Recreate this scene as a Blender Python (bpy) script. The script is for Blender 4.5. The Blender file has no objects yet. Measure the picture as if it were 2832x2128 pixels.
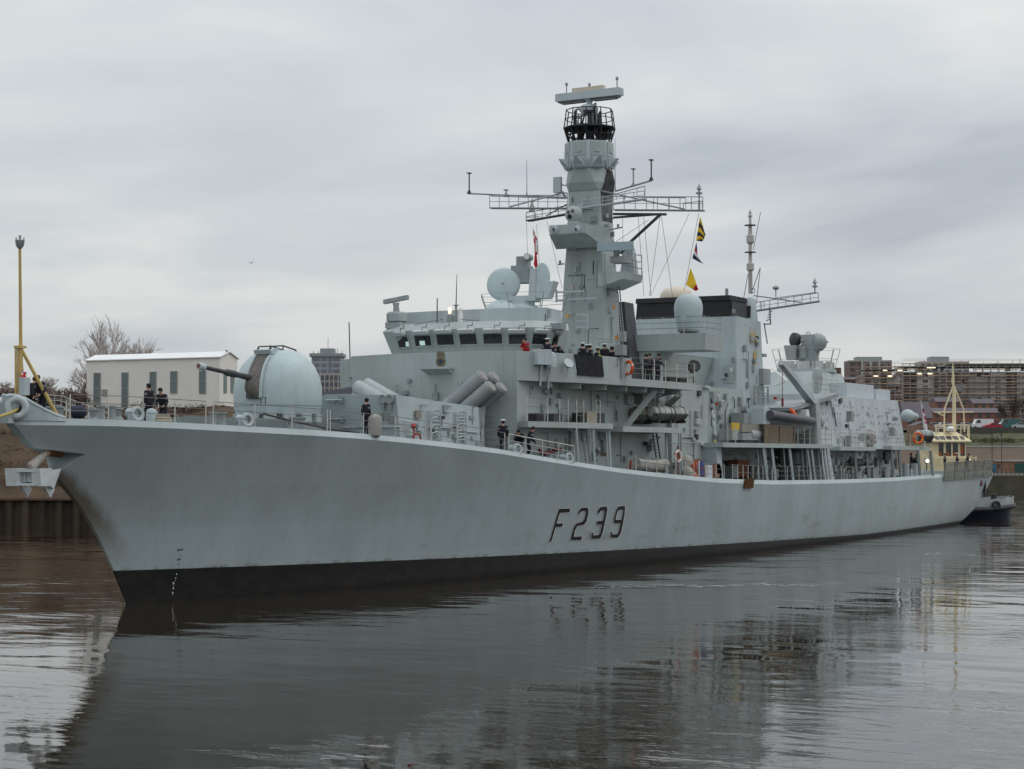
import bpy, bmesh, math, random
from mathutils import Vector, Matrix, noise

# ------------------------------------------------------------------ camera, world, sun, exposure
scene = bpy.context.scene
COL = scene.collection
R = math.radians
FPX, CX, CY, PW, PH = 5482.55, 1416.0, 1064.0, 2832.0, 2128.0
CAM = Vector((-69.076, -54.6125, 6.4104))
YAW, PIT = 1.0931, 0.0362
FW = Vector((math.sin(YAW)*math.cos(PIT), math.cos(YAW)*math.cos(PIT), math.sin(PIT)))
RT = Vector((math.cos(YAW), -math.sin(YAW), 0))
UP = RT.cross(FW)
cd = bpy.data.cameras.new('camera'); cam = bpy.data.objects.new('camera', cd); COL.objects.link(cam)
cd.sensor_width = 36; cd.lens = 36*FPX/PW; cd.clip_start = 0.5; cd.clip_end = 12000
cam.location = CAM
cam.rotation_euler = Matrix((RT, UP, -FW)).transposed().to_euler()
scene.camera = cam
scene.view_settings.view_transform = 'Standard'; scene.view_settings.look = 'None'
scene.view_settings.exposure = 0.12; scene.view_settings.gamma = 1.0

SUN_EL, SUN_AZ = R(56), R(215)      # azimuth as the sky node counts it
def make_world():
    w = bpy.data.worlds.new('World'); scene.world = w; w.use_nodes = True
    nt = w.node_tree; nt.nodes.clear()
    N = lambda t: nt.nodes.new(t); L = nt.links.new
    out = N('ShaderNodeOutputWorld')
    sky = N('ShaderNodeTexSky'); sky.sky_type = 'NISHITA'; sky.sun_disc = False
    sky.sun_elevation = SUN_EL; sky.sun_rotation = SUN_AZ
    b0 = N('ShaderNodeBackground'); b0.inputs['Strength'].default_value = 0.07
    L(sky.outputs[0], b0.inputs['Color'])
    tc = N('ShaderNodeTexCoord'); sep = N('ShaderNodeSeparateXYZ'); L(tc.outputs['Generated'], sep.inputs[0])
    def math_(op, a, b=None, clamp=False):
        m = N('ShaderNodeMath'); m.operation = op; m.use_clamp = clamp
        for i, v in enumerate((a, b)):
            if v is None: continue
            if isinstance(v, (int, float)): m.inputs[i].default_value = v
            else: L(v, m.inputs[i])
        return m.outputs[0]
    zz = math_('ADD', math_('ABSOLUTE', sep.outputs[2]), 0.16)
    comb = N('ShaderNodeCombineXYZ')
    # the cloud layer seen from below: direction divided by its height
    L(math_('DIVIDE', sep.outputs[0], zz), comb.inputs[0]); L(math_('DIVIDE', sep.outputs[1], zz), comb.inputs[1])
    mp = N('ShaderNodeMapping'); mp.inputs['Rotation'].default_value = (0, 0, R(-27)+0.0)
    mp.inputs['Scale'].default_value = (0.95, 0.70, 1); mp.inputs['Location'].default_value = (1.7, 0.4, 0)
    L(comb.outputs[0], mp.inputs['Vector'])
    n1 = N('ShaderNodeTexNoise'); n1.inputs['Scale'].default_value = 1.0; n1.inputs['Detail'].default_value = 5; n1.inputs['Roughness'].default_value = 0.48
    n1.inputs['Distortion'].default_value = 0.5
    L(mp.outputs[0], n1.inputs['Vector'])
    n2 = N('ShaderNodeTexNoise'); n2.inputs['Scale'].default_value = 2.6; n2.inputs['Detail'].default_value = 4; n2.inputs['Roughness'].default_value = 0.5
    L(mp.outputs[0], n2.inputs['Vector'])
    v = math_('ADD', math_('MULTIPLY', n1.outputs['Fac'], 0.75), math_('MULTIPLY', n2.outputs['Fac'], 0.25))
    ramp = N('ShaderNodeValToRGB'); L(v, ramp.inputs[0])
    e = ramp.color_ramp.elements
    e[0].position = 0.395; e[0].color = (0.45, 0.485, 0.525, 1)
    e[1].position = 0.61; e[1].color = (0.71, 0.725, 0.715, 1)
    m = e.new(0.465); m.color = (0.535, 0.57, 0.605, 1)
    m = e.new(0.54); m.color = (0.605, 0.635, 0.65, 1)
    b1 = N('ShaderNodeBackground'); L(ramp.outputs[0], b1.inputs['Color'])
    L(math_('ADD', math_('MULTIPLY', math_('MAXIMUM', sep.outputs[2], 0.0), 0.95), 0.87), b1.inputs['Strength'])   # an overcast sky is brightest overhead
    mix = N('ShaderNodeMixShader'); mix.inputs[0].default_value = 0.93
    L(b0.outputs[0], mix.inputs[1]); L(b1.outputs[0], mix.inputs[2]); L(mix.outputs[0], out.inputs['Surface'])
make_world()
sd = bpy.data.lights.new('sun', 'SUN'); sun = bpy.data.objects.new('sun', sd); COL.objects.link(sun)
sd.energy = 0.5; sd.angle = R(45); sd.color = (1, 0.965, 0.92)
# light from behind the camera's right shoulder (port quarter)
SD = Vector((0.55*math.cos(SUN_EL), -0.84*math.cos(SUN_EL), math.sin(SUN_EL))).normalized()
sun.rotation_euler = SD.to_track_quat('Z', 'Y').to_euler()

# ------------------------------------------------------------------ pixel to place
def ray(p): return FW + RT*((p[0]-CX)/FPX) - UP*((p[1]-CY)/FPX)
def PY(p, y): d = ray(p); return CAM + d*((y-CAM.y)/d.y)
def PX(p, x): d = ray(p); return CAM + d*((x-CAM.x)/d.x)
def PZ(p, z): d = ray(p); return CAM + d*((z-CAM.z)/d.z)
def PD(p, t): return CAM + ray(p)*t
def PP(p, a, n):  # ray to a plane
    d = ray(p); return CAM + d*((a-CAM).dot(n)/d.dot(n))
def zoomer(ox, oy, s): return lambda x, y: (ox+x/s, oy+y/s)
Za, Zb, Zc = zoomer(0, 640, 3.077), zoomer(500, 900, 3.16), zoomer(950, 700, 3.077)
Zd, Ze, Zf = zoomer(1270, 200, 2.9686), zoomer(1350, 900, 3.613), zoomer(1680, 560, 3.324)
Zg, Zh, Zi = zoomer(1850, 950, 3.687), zoomer(2300, 930, 3.135), zoomer(0, 1040, 4.888)
Zj, Zk, Zl = zoomer(0, 1250, 3.021), zoomer(1400, 1340, 3.687), zoomer(800, 1000, 3.16)
Zm, Zn, Zo = zoomer(2250, 880, 3.801), zoomer(2400, 1150, 4.748), zoomer(1540, 600, 4.155)
V = Vector
X_, Y_, Z_ = V((1, 0, 0)), V((0, 1, 0)), V((0, 0, 1))
def lerp(a, b, t): return a+(b-a)*t
def table(t, x):
    if x <= t[0][0]: return t[0][1:]
    for a, b in zip(t, t[1:]):
        if x <= b[0]:
            k = (x-a[0])/(b[0]-a[0]); return tuple(lerp(p, q, k) for p, q in zip(a[1:], b[1:]))
    return t[-1][1:]

# ------------------------------------------------------------------ materials
MATS = {}
def mat(name, col, rough=0.55, metal=0.0, var=0.06, scale=1.5, streak=0.0, bump=0.0, bscale=8.0, spec=0.4, col2=None, emit=None, estr=1.0, plates=None):
    if name in MATS: return MATS[name]
    m = bpy.data.materials.new(name); m.use_nodes = True; MATS[name] = m
    nt = m.node_tree; b = nt.nodes['Principled BSDF']; L = nt.links.new
    b.inputs['Roughness'].default_value = rough; b.inputs['Metallic'].default_value = metal
    b.inputs['Specular IOR Level'].default_value = spec
    if emit:
        b.inputs['Emission Color'].default_value = (*emit, 1); b.inputs['Emission Strength'].default_value = estr
    tc = nt.nodes.new('ShaderNodeTexCoord')
    mp = nt.nodes.new('ShaderNodeMapping'); L(tc.outputs['Object'], mp.inputs['Vector'])
    mp.inputs['Scale'].default_value = (scale, scale, scale*(1-0.88*min(1, streak*4)))
    n = nt.nodes.new('ShaderNodeTexNoise'); n.inputs['Scale'].default_value = 1.0; n.inputs['Detail'].default_value = 6; n.inputs['Roughness'].default_value = 0.62
    L(mp.outputs[0], n.inputs['Vector'])
    r = nt.nodes.new('ShaderNodeValToRGB'); L(n.outputs['Fac'], r.inputs[0])
    c2 = col2 or tuple(c*(1-var) for c in col)
    c1 = col if col2 else tuple(min(1, c*(1+var)) for c in col)
    r.color_ramp.elements[0].position = 0.32; r.color_ramp.elements[0].color = (*c2, 1)
    r.color_ramp.elements[1].position = 0.68; r.color_ramp.elements[1].color = (*c1, 1)
    colour = r.outputs[0]
    if plates:      # welded plates: faint seams, and grime running down from them
        w_, h_, amt = plates
        def node(t, **k):
            q = nt.nodes.new(t)
            for a_, v_ in k.items(): q.inputs[a_].default_value = v_
            return q
        sp = nt.nodes.new('ShaderNodeSeparateXYZ'); L(tc.outputs['Object'], sp.inputs[0])
        ad = nt.nodes.new('ShaderNodeMath'); L(sp.outputs[0], ad.inputs[0]); L(sp.outputs[1], ad.inputs[1])
        cb = nt.nodes.new('ShaderNodeCombineXYZ'); L(ad.outputs[0], cb.inputs[0]); L(sp.outputs[2], cb.inputs[1])
        bk = node('ShaderNodeTexBrick', Scale=1.0); bk.inputs['Brick Width'].default_value = w_; bk.inputs['Row Height'].default_value = h_; bk.inputs['Mortar Size'].default_value = 0.012; bk.inputs['Mortar Smooth'].default_value = 0.6
        bk.inputs['Color1'].default_value = (1, 1, 1, 1); bk.inputs['Color2'].default_value = (.93, .93, .93, 1); bk.inputs['Mortar'].default_value = (1-amt*2.2,)*3+(1,)
        L(cb.outputs[0], bk.inputs['Vector'])
        ml = nt.nodes.new('ShaderNodeMixRGB'); ml.blend_type = 'MULTIPLY'; ml.inputs[0].default_value = 1.0; L(colour, ml.inputs[1]); L(bk.outputs['Color'], ml.inputs[2])
        mq = nt.nodes.new('ShaderNodeMapping'); mq.inputs['Scale'].default_value = (2.6, 2.6, .16); L(tc.outputs['Object'], mq.inputs['Vector'])
        ns = node('ShaderNodeTexNoise', Scale=1.0, Detail=4.0, Roughness=.65); L(mq.outputs[0], ns.inputs['Vector'])
        mr = nt.nodes.new('ShaderNodeMapRange'); L(ns.outputs['Fac'], mr.inputs[0]); mr.inputs[1].default_value = .53; mr.inputs[2].default_value = .74; mr.inputs[4].default_value = amt*2.6
        mx = nt.nodes.new('ShaderNodeMixRGB'); L(mr.outputs[0], mx.inputs[0]); L(ml.outputs[0], mx.inputs[1]); mx.inputs[2].default_value = (.15, .14, .115, 1); colour = mx.outputs[0]
    L(colour, b.inputs['Base Color'])
    if bump:
        n2 = nt.nodes.new('ShaderNodeTexNoise'); n2.inputs['Scale'].default_value = bscale; n2.inputs['Detail'].default_value = 3
        L(tc.outputs['Object'], n2.inputs['Vector'])
        bp = nt.nodes.new('ShaderNodeBump'); bp.inputs['Strength'].default_value = 0.5; bp.inputs['Distance'].default_value = bump
        L(n2.outputs['Fac'], bp.inputs['Height']); L(bp.outputs[0], b.inputs['Normal'])
    return m

GREY = mat('navy_grey_paint', (0.40, 0.45, 0.44), 0.5, var=0.09, scale=0.55, streak=0.2, bump=0.03, bscale=0.9, plates=(2.4, 1.2, .10))
GREY2 = mat('pale_grey_paint', (0.46, 0.525, 0.54), 0.5, var=0.08, scale=0.6, streak=0.2, bump=0.02, bscale=1.1, plates=(2.0, 1.1, .08))
GREYD = mat('grey_fitting', (0.27, 0.30, 0.30), 0.5, var=0.12, scale=2.0)
GREYW = mat('weathered_grey', (0.33, 0.36, 0.36), 0.6, var=0.2, scale=1.2, streak=0.2)
DOME = mat('dome_gelcoat', (0.47, 0.555, 0.57), 0.45, var=0.07, scale=0.9, plates=(40, 30, .055))
DECK = mat('deck_green_grey', (0.10, 0.12, 0.115), 0.85, var=0.15, scale=0.8)
BLACK = mat('soot_black', (0.018, 0.017, 0.02), 0.6, var=0.3, scale=1.5)
SOOT = mat('dark_grey_metal', (0.05, 0.052, 0.055), 0.55, var=0.3, scale=2)
WHITE = mat('white_paint', (0.72, 0.72, 0.69), 0.45, var=0.08, scale=2)
RAILW = mat('off_white_rail', (0.56, 0.55, 0.50), 0.5, var=0.2, scale=3)
WIRE = mat('rail_wire', (0.17, 0.155, 0.14), 0.6, var=0.2, scale=3)
YELLOW = mat('ochre_mast_paint', (0.55, 0.39, 0.14), 0.5, var=0.15, scale=2)
CANVAS = mat('brown_canvas', (0.15, 0.135, 0.125), 0.9, var=0.25, scale=4, bump=0.06, bscale=5)
CANVASG = mat('grey_canvas', (0.37, 0.36, 0.33), 0.9, var=0.15, scale=4, bump=0.05, bscale=5)
RUBBER = mat('black_rubber', (0.03, 0.03, 0.032), 0.55, var=0.2, scale=3)
RUBG = mat('dark_grey_rubber', (0.085, 0.085, 0.10), 0.5, var=0.15, scale=2)
GLASS = mat('dark_window_glass', (0.022, 0.026, 0.028), 0.06, var=0.4, scale=0.7, spec=0.7)
GLASSB = mat('grey_window_glass', (0.12, 0.155, 0.15), 0.15, var=0.3, scale=0.25, spec=0.6)
RED = mat('red_paint', (0.42, 0.03, 0.03), 0.5, var=0.1)
ORANGE = mat('orange_plastic', (0.72, 0.10, 0.02), 0.5, var=0.1)
BLUE = mat('blue_panel', (0.035, 0.05, 0.22), 0.6, var=0.1)
RUSTB = mat('red_brown_board', (0.21, 0.065, 0.03), 0.7, var=0.2)
BROWN = mat('brown_matting', (0.11, 0.05, 0.017), 0.95, var=0.3, scale=6, bump=0.05, bscale=12)
RUST = mat('rust', (0.13, 0.055, 0.02), 0.8, var=0.4, scale=3)
GOLD = mat('gold_paint', (0.50, 0.34, 0.09), 0.45, var=0.15)
CREAM = mat('cream_paint', (0.76, 0.65, 0.42), 0.5, var=0.06)
BEIGE = mat('beige_radome', (0.66, 0.58, 0.47), 0.5, var=0.05)
TUBE = mat('grey_launch_tube', (0.27, 0.29, 0.29), 0.5, var=0.08, scale=1)
SKIN = mat('skin', (0.50, 0.27, 0.19), 0.6, var=0.08)
NAVY = mat('navy_cloth', (0.012, 0.013, 0.02), 0.85, var=0.35, scale=5, bump=0.02, bscale=14)
CAPW = mat('white_cap_cloth', (0.80, 0.80, 0.80), 0.7, var=0.03)
BLACKC = mat('black_cloth', (0.012, 0.012, 0.014), 0.8)
REDC = mat('red_jacket', (0.34, 0.014, 0.02), 0.8, var=0.15, scale=5)
HIVIS = mat('lime_vest', (0.42, 0.62, 0.05), 0.7)
LAMP = mat('lit_lamp', (0.9, 0.8, 0.6), 0.4, emit=(1.0, 0.62, 0.28), estr=2.2)
LAMPW = mat('lit_white_lamp', (0.9, 0.9, 0.9), 0.4, emit=(1.0, 0.93, 0.82), estr=6)
FY, FK, FLR, FLB, FWH = (mat('flag_yellow', (0.85, 0.56, 0.03), 0.8), mat('flag_dark_blue', (0.02, 0.022, 0.06), 0.8), mat('flag_red', (0.55, 0.02, 0.03), 0.8), mat('flag_blue', (0.03, 0.04, 0.20), 0.8), mat('flag_white', (0.75, 0.75, 0.75), 0.8))

# ------------------------------------------------------------------ mesh builder
class MB:
    def __init__(s): s.v = []; s.f = []; s.m = []
    def add(s, vs, fs, mi=0):
        o = len(s.v); s.v += [V(v) for v in vs]; s.f += [tuple(i+o for i in f) for f in fs]; s.m += [mi]*len(fs); return s
    def hexa(s, p, mi=0):   # p: 4 bottom ccw, 4 top
        return s.add(p, [(3, 2, 1, 0), (4, 5, 6, 7), (0, 1, 5, 4), (1, 2, 6, 5), (2, 3, 7, 6), (3, 0, 4, 7)], mi)
    def box(s, a, b, mi=0):
        x0, y0, z0 = (min(p, q) for p, q in zip(a, b)); x1, y1, z1 = (max(p, q) for p, q in zip(a, b))
        return s.hexa([(x0, y0, z0), (x1, y0, z0), (x1, y1, z0), (x0, y1, z0), (x0, y0, z1), (x1, y0, z1), (x1, y1, z1), (x0, y1, z1)], mi)
    def obox(s, c, ux, uy, uz, mi=0):  # centre and half axes
        c, ux, uy, uz = V(c), V(ux), V(uy), V(uz)
        return s.hexa([c-ux-uy-uz, c+ux-uy-uz, c+ux+uy-uz, c-ux+uy-uz, c-ux-uy+uz, c+ux-uy+uz, c+ux+uy+uz, c-ux+uy+uz], mi)
    def prism(s, pts, vec, mi=0):
        n = len(pts); vec = V(vec); a = [V(p) for p in pts]; b = [p+vec for p in a]
        return s.add(a+b, [tuple(range(n-1, -1, -1)), tuple(range(n, 2*n))]+[(i, (i+1) % n, n+(i+1) % n, n+i) for i in range(n)], mi)
    def loft(s, rings, mi=0, cap=True, closed=True):
        n = len(rings[0]); vs = [p for r in rings for p in r]; fs = []
        for k in range(len(rings)-1):
            for i in range(n if closed else n-1):
                j = (i+1) % n; fs.append((k*n+i, k*n+j, (k+1)*n+j, (k+1)*n+i))
        if cap and closed: fs += [tuple(range(n-1, -1, -1)), tuple(range((len(rings)-1)*n, len(rings)*n))]
        return s.add(vs, fs, mi)
    def tube(s, path, r, n=6, mi=0, cap=True):
        path = [V(p) for p in path]; rings = []
        rr = r if isinstance(r, (list, tuple)) else [r]*len(path)
        for i, p in enumerate(path):
            d = (path[min(i+1, len(path)-1)]-path[max(i-1, 0)])
            d = d.normalized() if d.length > 1e-9 else Z_
            a = d.cross(Z_ if abs(d.z) < 0.9 else X_).normalized(); b = d.cross(a)
            rings.append([p+(a*math.cos(2*math.pi*k/n)+b*math.sin(2*math.pi*k/n))*rr[i] for k in range(n)])
        return s.loft(rings, mi, cap)
    def lathe(s, prof, c, axis=Z_, n=24, mi=0, sx=1.0, sy=1.0):
        axis = V(axis).normalized(); a = axis.cross(X_ if abs(axis.x) < 0.9 else Y_).normalized(); b = axis.cross(a); c = V(c)
        return s.loft([[c+axis*h+(a*math.cos(2*math.pi*k/n)*sx+b*math.sin(2*math.pi*k/n)*sy)*max(r, 1e-4) for k in range(n)] for r, h in prof], mi)
    def sphere(s, c, r, n=14, mi=0):
        rx, ry, rz = (r, r, r) if isinstance(r, (int, float)) else r; m = n//2+1
        return s.loft([[V(c)+V((rx*math.sin(math.pi*j/m)*math.cos(2*math.pi*k/n), ry*math.sin(math.pi*j/m)*math.sin(2*math.pi*k/n), -rz*math.cos(math.pi*j/m))) for k in range(n)] for j in ([0.02]+list(range(1, m))+[m-0.02])], mi)
    def torus(s, c, axis, R0, r, n=20, m=8, mi=0, a0=0.0, a1=2*math.pi, mis=None):
        axis = V(axis).normalized(); a = axis.cross(X_ if abs(axis.x) < 0.9 else Y_).normalized(); b = axis.cross(a); c = V(c)
        full = abs(a1-a0-2*math.pi) < 1e-6
        rings = []
        for i in range(n if full else n+1):
            t = a0+(a1-a0)*i/n; d = a*math.cos(t)+b*math.sin(t)
            rings.append([c+d*(R0+r*math.cos(2*math.pi*k/m))+axis*(r*math.sin(2*math.pi*k/m)) for k in range(m)])
        if full: rings.append(rings[0])
        for i in range(len(rings)-1):
            s.loft([rings[i], rings[i+1]], mis[i % len(mis)] if mis else mi, cap=False)
        return s
    def quad(s, a, b, c, d, mi=0): return s.add([a, b, c, d], [(0, 1, 2, 3)], mi)
    def plate(s, pts, t, mi=0):  # planar polygon thickened backward along its normal
        p = [V(q) for q in pts]; n = (p[1]-p[0]).cross(p[2]-p[0]).normalized(); return s.prism(p, n*t, mi)
    def build(s, name, mats, parent=None, smooth=True, angle=35, merge=0.0):
        me = bpy.data.meshes.new(name); me.from_pydata([tuple(v) for v in s.v], [], s.f)
        mats = mats if isinstance(mats, (list, tuple)) else [mats]
        for m in mats: me.materials.append(m)
        me.polygons.foreach_set('material_index', s.m); me.update()
        bm = bmesh.new(); bm.from_mesh(me)
        if merge: bmesh.ops.remove_doubles(bm, verts=bm.verts, dist=merge)
        bmesh.ops.recalc_face_normals(bm, faces=bm.faces)
        bm.to_mesh(me); bm.free()
        if smooth:
            me.polygons.foreach_set('use_smooth', [True]*len(me.polygons)); me.set_sharp_from_angle(angle=R(angle))
        o = bpy.data.objects.new(name, me); COL.objects.link(o)
        if parent is not None:
            # thing > part > sub-part and no deeper
            if parent.parent is not None and parent.parent.parent is not None: parent = parent.parent
            o.parent = parent
            o.matrix_parent_inverse = Matrix.Identity(4)
        return o
def tag(o, label=None, cat=None, group=None, kind=None):
    for k, v_ in (('label', label), ('category', cat), ('group', group), ('kind', kind)):
        if v_: o[k] = v_
    return o
def empty(name, loc=(0, 0, 0), rz=0.0, label=None, cat=None, group=None):
    o = bpy.data.objects.new(name, None); COL.objects.link(o); o.location = loc; o.rotation_euler = (0, 0, rz); o.empty_display_size = 0.3
    return tag(o, label, cat, group)
def copy_tree(o, parent=None):
    c = o.copy(); COL.objects.link(c)
    if parent is not None: c.parent = parent
    for ch in list(o.children): copy_tree(ch, c)
    return c
def arc(c, a, b, t0, t1, n): return [V(c)+V(a)*math.cos(lerp(t0, t1, i/n))+V(b)*math.sin(lerp(t0, t1, i/n)) for i in range(n+1)]
# ------------------------------------------------------------------ the setting: water, land, far bank
def rebase(o, p):
    """move a thing's origin to p, its geometry staying where it is"""
    p = V(p)
    def shift(ob, d):
        if ob.type == 'MESH': ob.data.transform(Matrix.Translation(-d))
    if o.type == 'MESH': shift(o, p)
    for c in o.children:
        shift(c, p)
        for g in c.children: shift(g, p)
    o.location = p
    return o

def water_material():
    m = bpy.data.materials.new('river_water'); m.use_nodes = True; nt = m.node_tree; b = nt.nodes['Principled BSDF']; L = nt.links.new
    b.inputs['Base Color'].default_value = (0.024, 0.018, 0.011, 1); b.inputs['Roughness'].default_value = 0.012
    b.inputs['IOR'].default_value = 1.45; b.inputs['Specular IOR Level'].default_value = 0.5
    tc = nt.nodes.new('ShaderNodeTexCoord')
    def nz(scale, sc, detail, rot=0, dist=0.0):
        mp = nt.nodes.new('ShaderNodeMapping'); mp.inputs['Scale'].default_value = (*sc, 1); mp.inputs['Rotation'].default_value = (0, 0, rot)
        L(tc.outputs['Object'], mp.inputs['Vector'])
        n = nt.nodes.new('ShaderNodeTexNoise'); n.inputs['Scale'].default_value = scale; n.inputs['Detail'].default_value = detail; n.inputs['Roughness'].default_value = 0.5
        n.inputs['Distortion'].default_value = dist
        L(mp.outputs[0], n.inputs['Vector']); return n.outputs['Fac']
    def mth(op, a, b_):
        q = nt.nodes.new('ShaderNodeMath'); q.operation = op
        for i, v_ in enumerate((a, b_)):
            if isinstance(v_, (int, float)): q.inputs[i].default_value = v_
            else: L(v_, q.inputs[i])
        return q.outputs[0]
    swell = nz(0.22, (1.0, 0.6), 2, R(-62)); rip = nz(1.35, (1.0, 0.45), 4, R(-70), 0.5); fine = nz(6.0, (1.0, 0.5), 3, R(-55))
    patch = nz(0.05, (1, 1.7), 3, R(-30))
    pr = nt.nodes.new('ShaderNodeMapRange'); L(patch, pr.inputs[0]); pr.inputs[1].default_value = 0.40; pr.inputs[2].default_value = 0.62; pr.inputs[3].default_value = 0.14; pr.inputs[4].default_value = 1.2
    h = mth('ADD', mth('MULTIPLY', swell, 1.3), mth('MULTIPLY', mth('ADD', mth('MULTIPLY', rip, 0.40), mth('MULTIPLY', fine, 0.022)), pr.outputs[0]))
    bp = nt.nodes.new('ShaderNodeBump'); bp.inputs['Strength'].default_value = 1.0; bp.inputs['Distance'].default_value = 0.055
    L(h, bp.inputs['Height']); L(bp.outputs[0], b.inputs['Normal'])
    return m
wm = MB(); wm.add([(-900, -900, 0), (3500, -900, 0), (3500, 3500, 0), (-900, 3500, 0)], [(0, 1, 2, 3)])
tag(wm.build('river_water', water_material()), kind='structure')

BANK = mat('winter_bank_scrub', (0.105, 0.068, 0.04), 0.95, scale=0.22, col2=(0.042, 0.027, 0.017), bump=0.4, bscale=1.2)
GRASSM = mat('dull_grass', (0.075, 0.085, 0.03), 0.95, scale=0.12, col2=(0.05, 0.045, 0.02), bump=0.2, bscale=0.8)
TARMAC = mat('tarmac', (0.06, 0.06, 0.062), 0.9, var=0.15, scale=0.3)
QUAYM = mat('quay_stone', (0.11, 0.10, 0.075), 0.9, scale=0.35, col2=(0.05, 0.05, 0.03), bump=0.1, bscale=1.0)
PINKW = mat('pale_stone_wall', (0.34, 0.26, 0.21), 0.85, var=0.12, scale=0.3)
CONC = mat('pale_concrete', (0.42, 0.41, 0.39), 0.85, var=0.12, scale=0.3)
BRICK = mat('red_brick', (0.24, 0.11, 0.08), 0.85, var=0.2, scale=1.0)
BRICKL = mat('tan_brick', (0.26, 0.15, 0.10), 0.85, var=0.15, scale=1.0)

def strip(name, px, rows, m, kind='structure', seed=1, rough=0.0, smooth=True):
    """land sheet: columns at picture columns px, rows of (distance, height)"""
    b = MB(); rnd = random.Random(seed); vs = []
    for r_ in rows:
        for p in px:
            d, z = r_
            q = PD((p, 1262), d); k = noise.noise(V((p*0.011, d*0.05, seed)))*rough
            vs.append((q.x, q.y, z+(k if 0.1 < z else 0)))
    n = len(px); fs = [(j*n+i, j*n+i+1, (j+1)*n+i+1, (j+1)*n+i) for j in range(len(rows)-1) for i in range(n-1)]
    b.add(vs, fs); return tag(b.build(name, m, smooth=smooth), kind=kind)
cols = list(range(-700, 1500, 24))
strip('river_bank', cols, [(193.2, -2.0), (193.3, 2.0), (195, 2.5), (198, 4.3), (202, 6.6), (206, 8.4), (210, 10.3), (214, 11.4), (222, 11.5), (260, 12.0), (420, 14.0), (540, 19.5), (640, 23.5), (900, 28)], BANK, rough=0.9)
cols2 = list(range(1380, 3900, 60))
strip('far_river_bank', list(range(1300, 2400, 50)), [(520, -1.5), (521, 5), (560, 9), (600, 16), (640, 20), (700, 26.5), (760, 30.5), (900, 38), (1500, 60)], GRASSM, rough=0.5)
strip('far_river_bank', list(range(2350, 2760, 40)), [(520, -1.5), (521, 5), (560, 9), (700, 16), (840, 26), (900, 35), (1500, 60)], GRASSM, rough=0.5)
strip('quay', list(range(2560, 4000, 60)), [(341.5, -2), (341.6, 3.1), (344, 3.12), (402, 3.2)], QUAYM, smooth=False)
strip('grass_slope', list(range(2300, 4000, 60)), [(408, 8.35), (430, 10.0), (452, 11.7)], GRASSM, rough=0.4)
strip('car_park', list(range(2200, 4000, 60)), [(452, 12.4), (480, 13.4), (540, 14.4), (700, 18.0), (1100, 34), (1600, 50)], TARMAC)

# steel sheet piling below the left bank: one corrugated wall
b = MB(); pts = []
for i in range(0, 150):
    px = -560+i*11.6
    q = PD((px, 1262), 192.6+(0.0 if (i//2) % 2 else 0.55)); pts.append(q)
vs = []
for q in pts: vs += [(q.x, q.y, -1.5), (q.x, q.y, 2.15)]
b.add(vs, [(2*i, 2*i+2, 2*i+3, 2*i+1) for i in range(len(pts)-1)])
for i in range(0, len(pts)-1):
    a, c = pts[i], pts[i+1]; up = V((0, 0, 0.22)); back = V((FW.x, FW.y, 0))*0.9
    if i % 2 == 0: pass
PILE = mat('weedy_sheet_piling', (0.085, 0.06, 0.04), 0.85, scale=0.5, col2=(0.022, 0.02, 0.014), streak=0.2)
o = b.build('sheet_pile_wall', PILE, smooth=False); tag(o, 'dark corrugated steel sheet piling along the foot of the brown bank', 'river wall')
cap = MB(); a, c = PD((-560, 1262), 192.9), PD((1180, 1262), 192.9); n_ = V((FW.x, FW.y, 0)).normalized()
cap.hexa([V((a.x, a.y, 2.15))-n_*.55, V((c.x, c.y, 2.15))-n_*.55, V((c.x, c.y, 2.15))+n_*.4, V((a.x, a.y, 2.15))+n_*.4, V((a.x, a.y, 2.38))-n_*.55, V((c.x, c.y, 2.38))-n_*.55, V((c.x, c.y, 2.38))+n_*.4, V((a.x, a.y, 2.38))+n_*.4])
cap.build('capping_beam', mat('rusty_capping', (0.13, 0.075, 0.05), 0.85, var=0.3, scale=0.6), o)
rebase(o, (pts[40].x, pts[40].y, 0))

# scrub on the bank: uncountable, many small twiggy faces
def scrub(name, spots, m, seed, n, size):
    rnd = random.Random(seed); b = MB()
    for (p, d, z, r_) in spots:
        c = PD((p, 1262), d); c = V((c.x, c.y, z))
        for k in range(n):
            v = V((rnd.gauss(0, 1), rnd.gauss(0, 1), rnd.gauss(0, 1))).normalized()*r_*rnd.uniform(0.3, 1)
            q = c+V((v.x*1.3, v.y*1.3, abs(v.z)*0.9)); s_ = size*rnd.uniform(0.5, 1.4)
            u1 = V((rnd.uniform(-1, 1), rnd.uniform(-1, 1), rnd.uniform(-.3, 1))).normalized()*s_; u2 = V((rnd.uniform(-1, 1), rnd.uniform(-1, 1), rnd.uniform(-1, 1))).normalized()*s_*0.25
            b.add([q-u1, q+u2, q+u1], [(0, 1, 2)])
    return tag(b.build(name, m, smooth=False), kind='stuff')
rnd = random.Random(5)
sp = [(rnd.uniform(-260, 1120), d, z-0.3, rnd.uniform(0.7, 1.5)) for d, z in ((197, 3.9), (200, 5.6), (203, 7.0), (207, 8.9), (211, 10.7), (214, 11.4), (216, 11.5)) for _ in range(34)]
scrub('bank_undergrowth', sp, mat('dead_stalks', (0.14, 0.09, 0.055), 0.95, scale=0.3, col2=(0.05, 0.032, 0.02)), 3, 70, 0.35)

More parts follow.
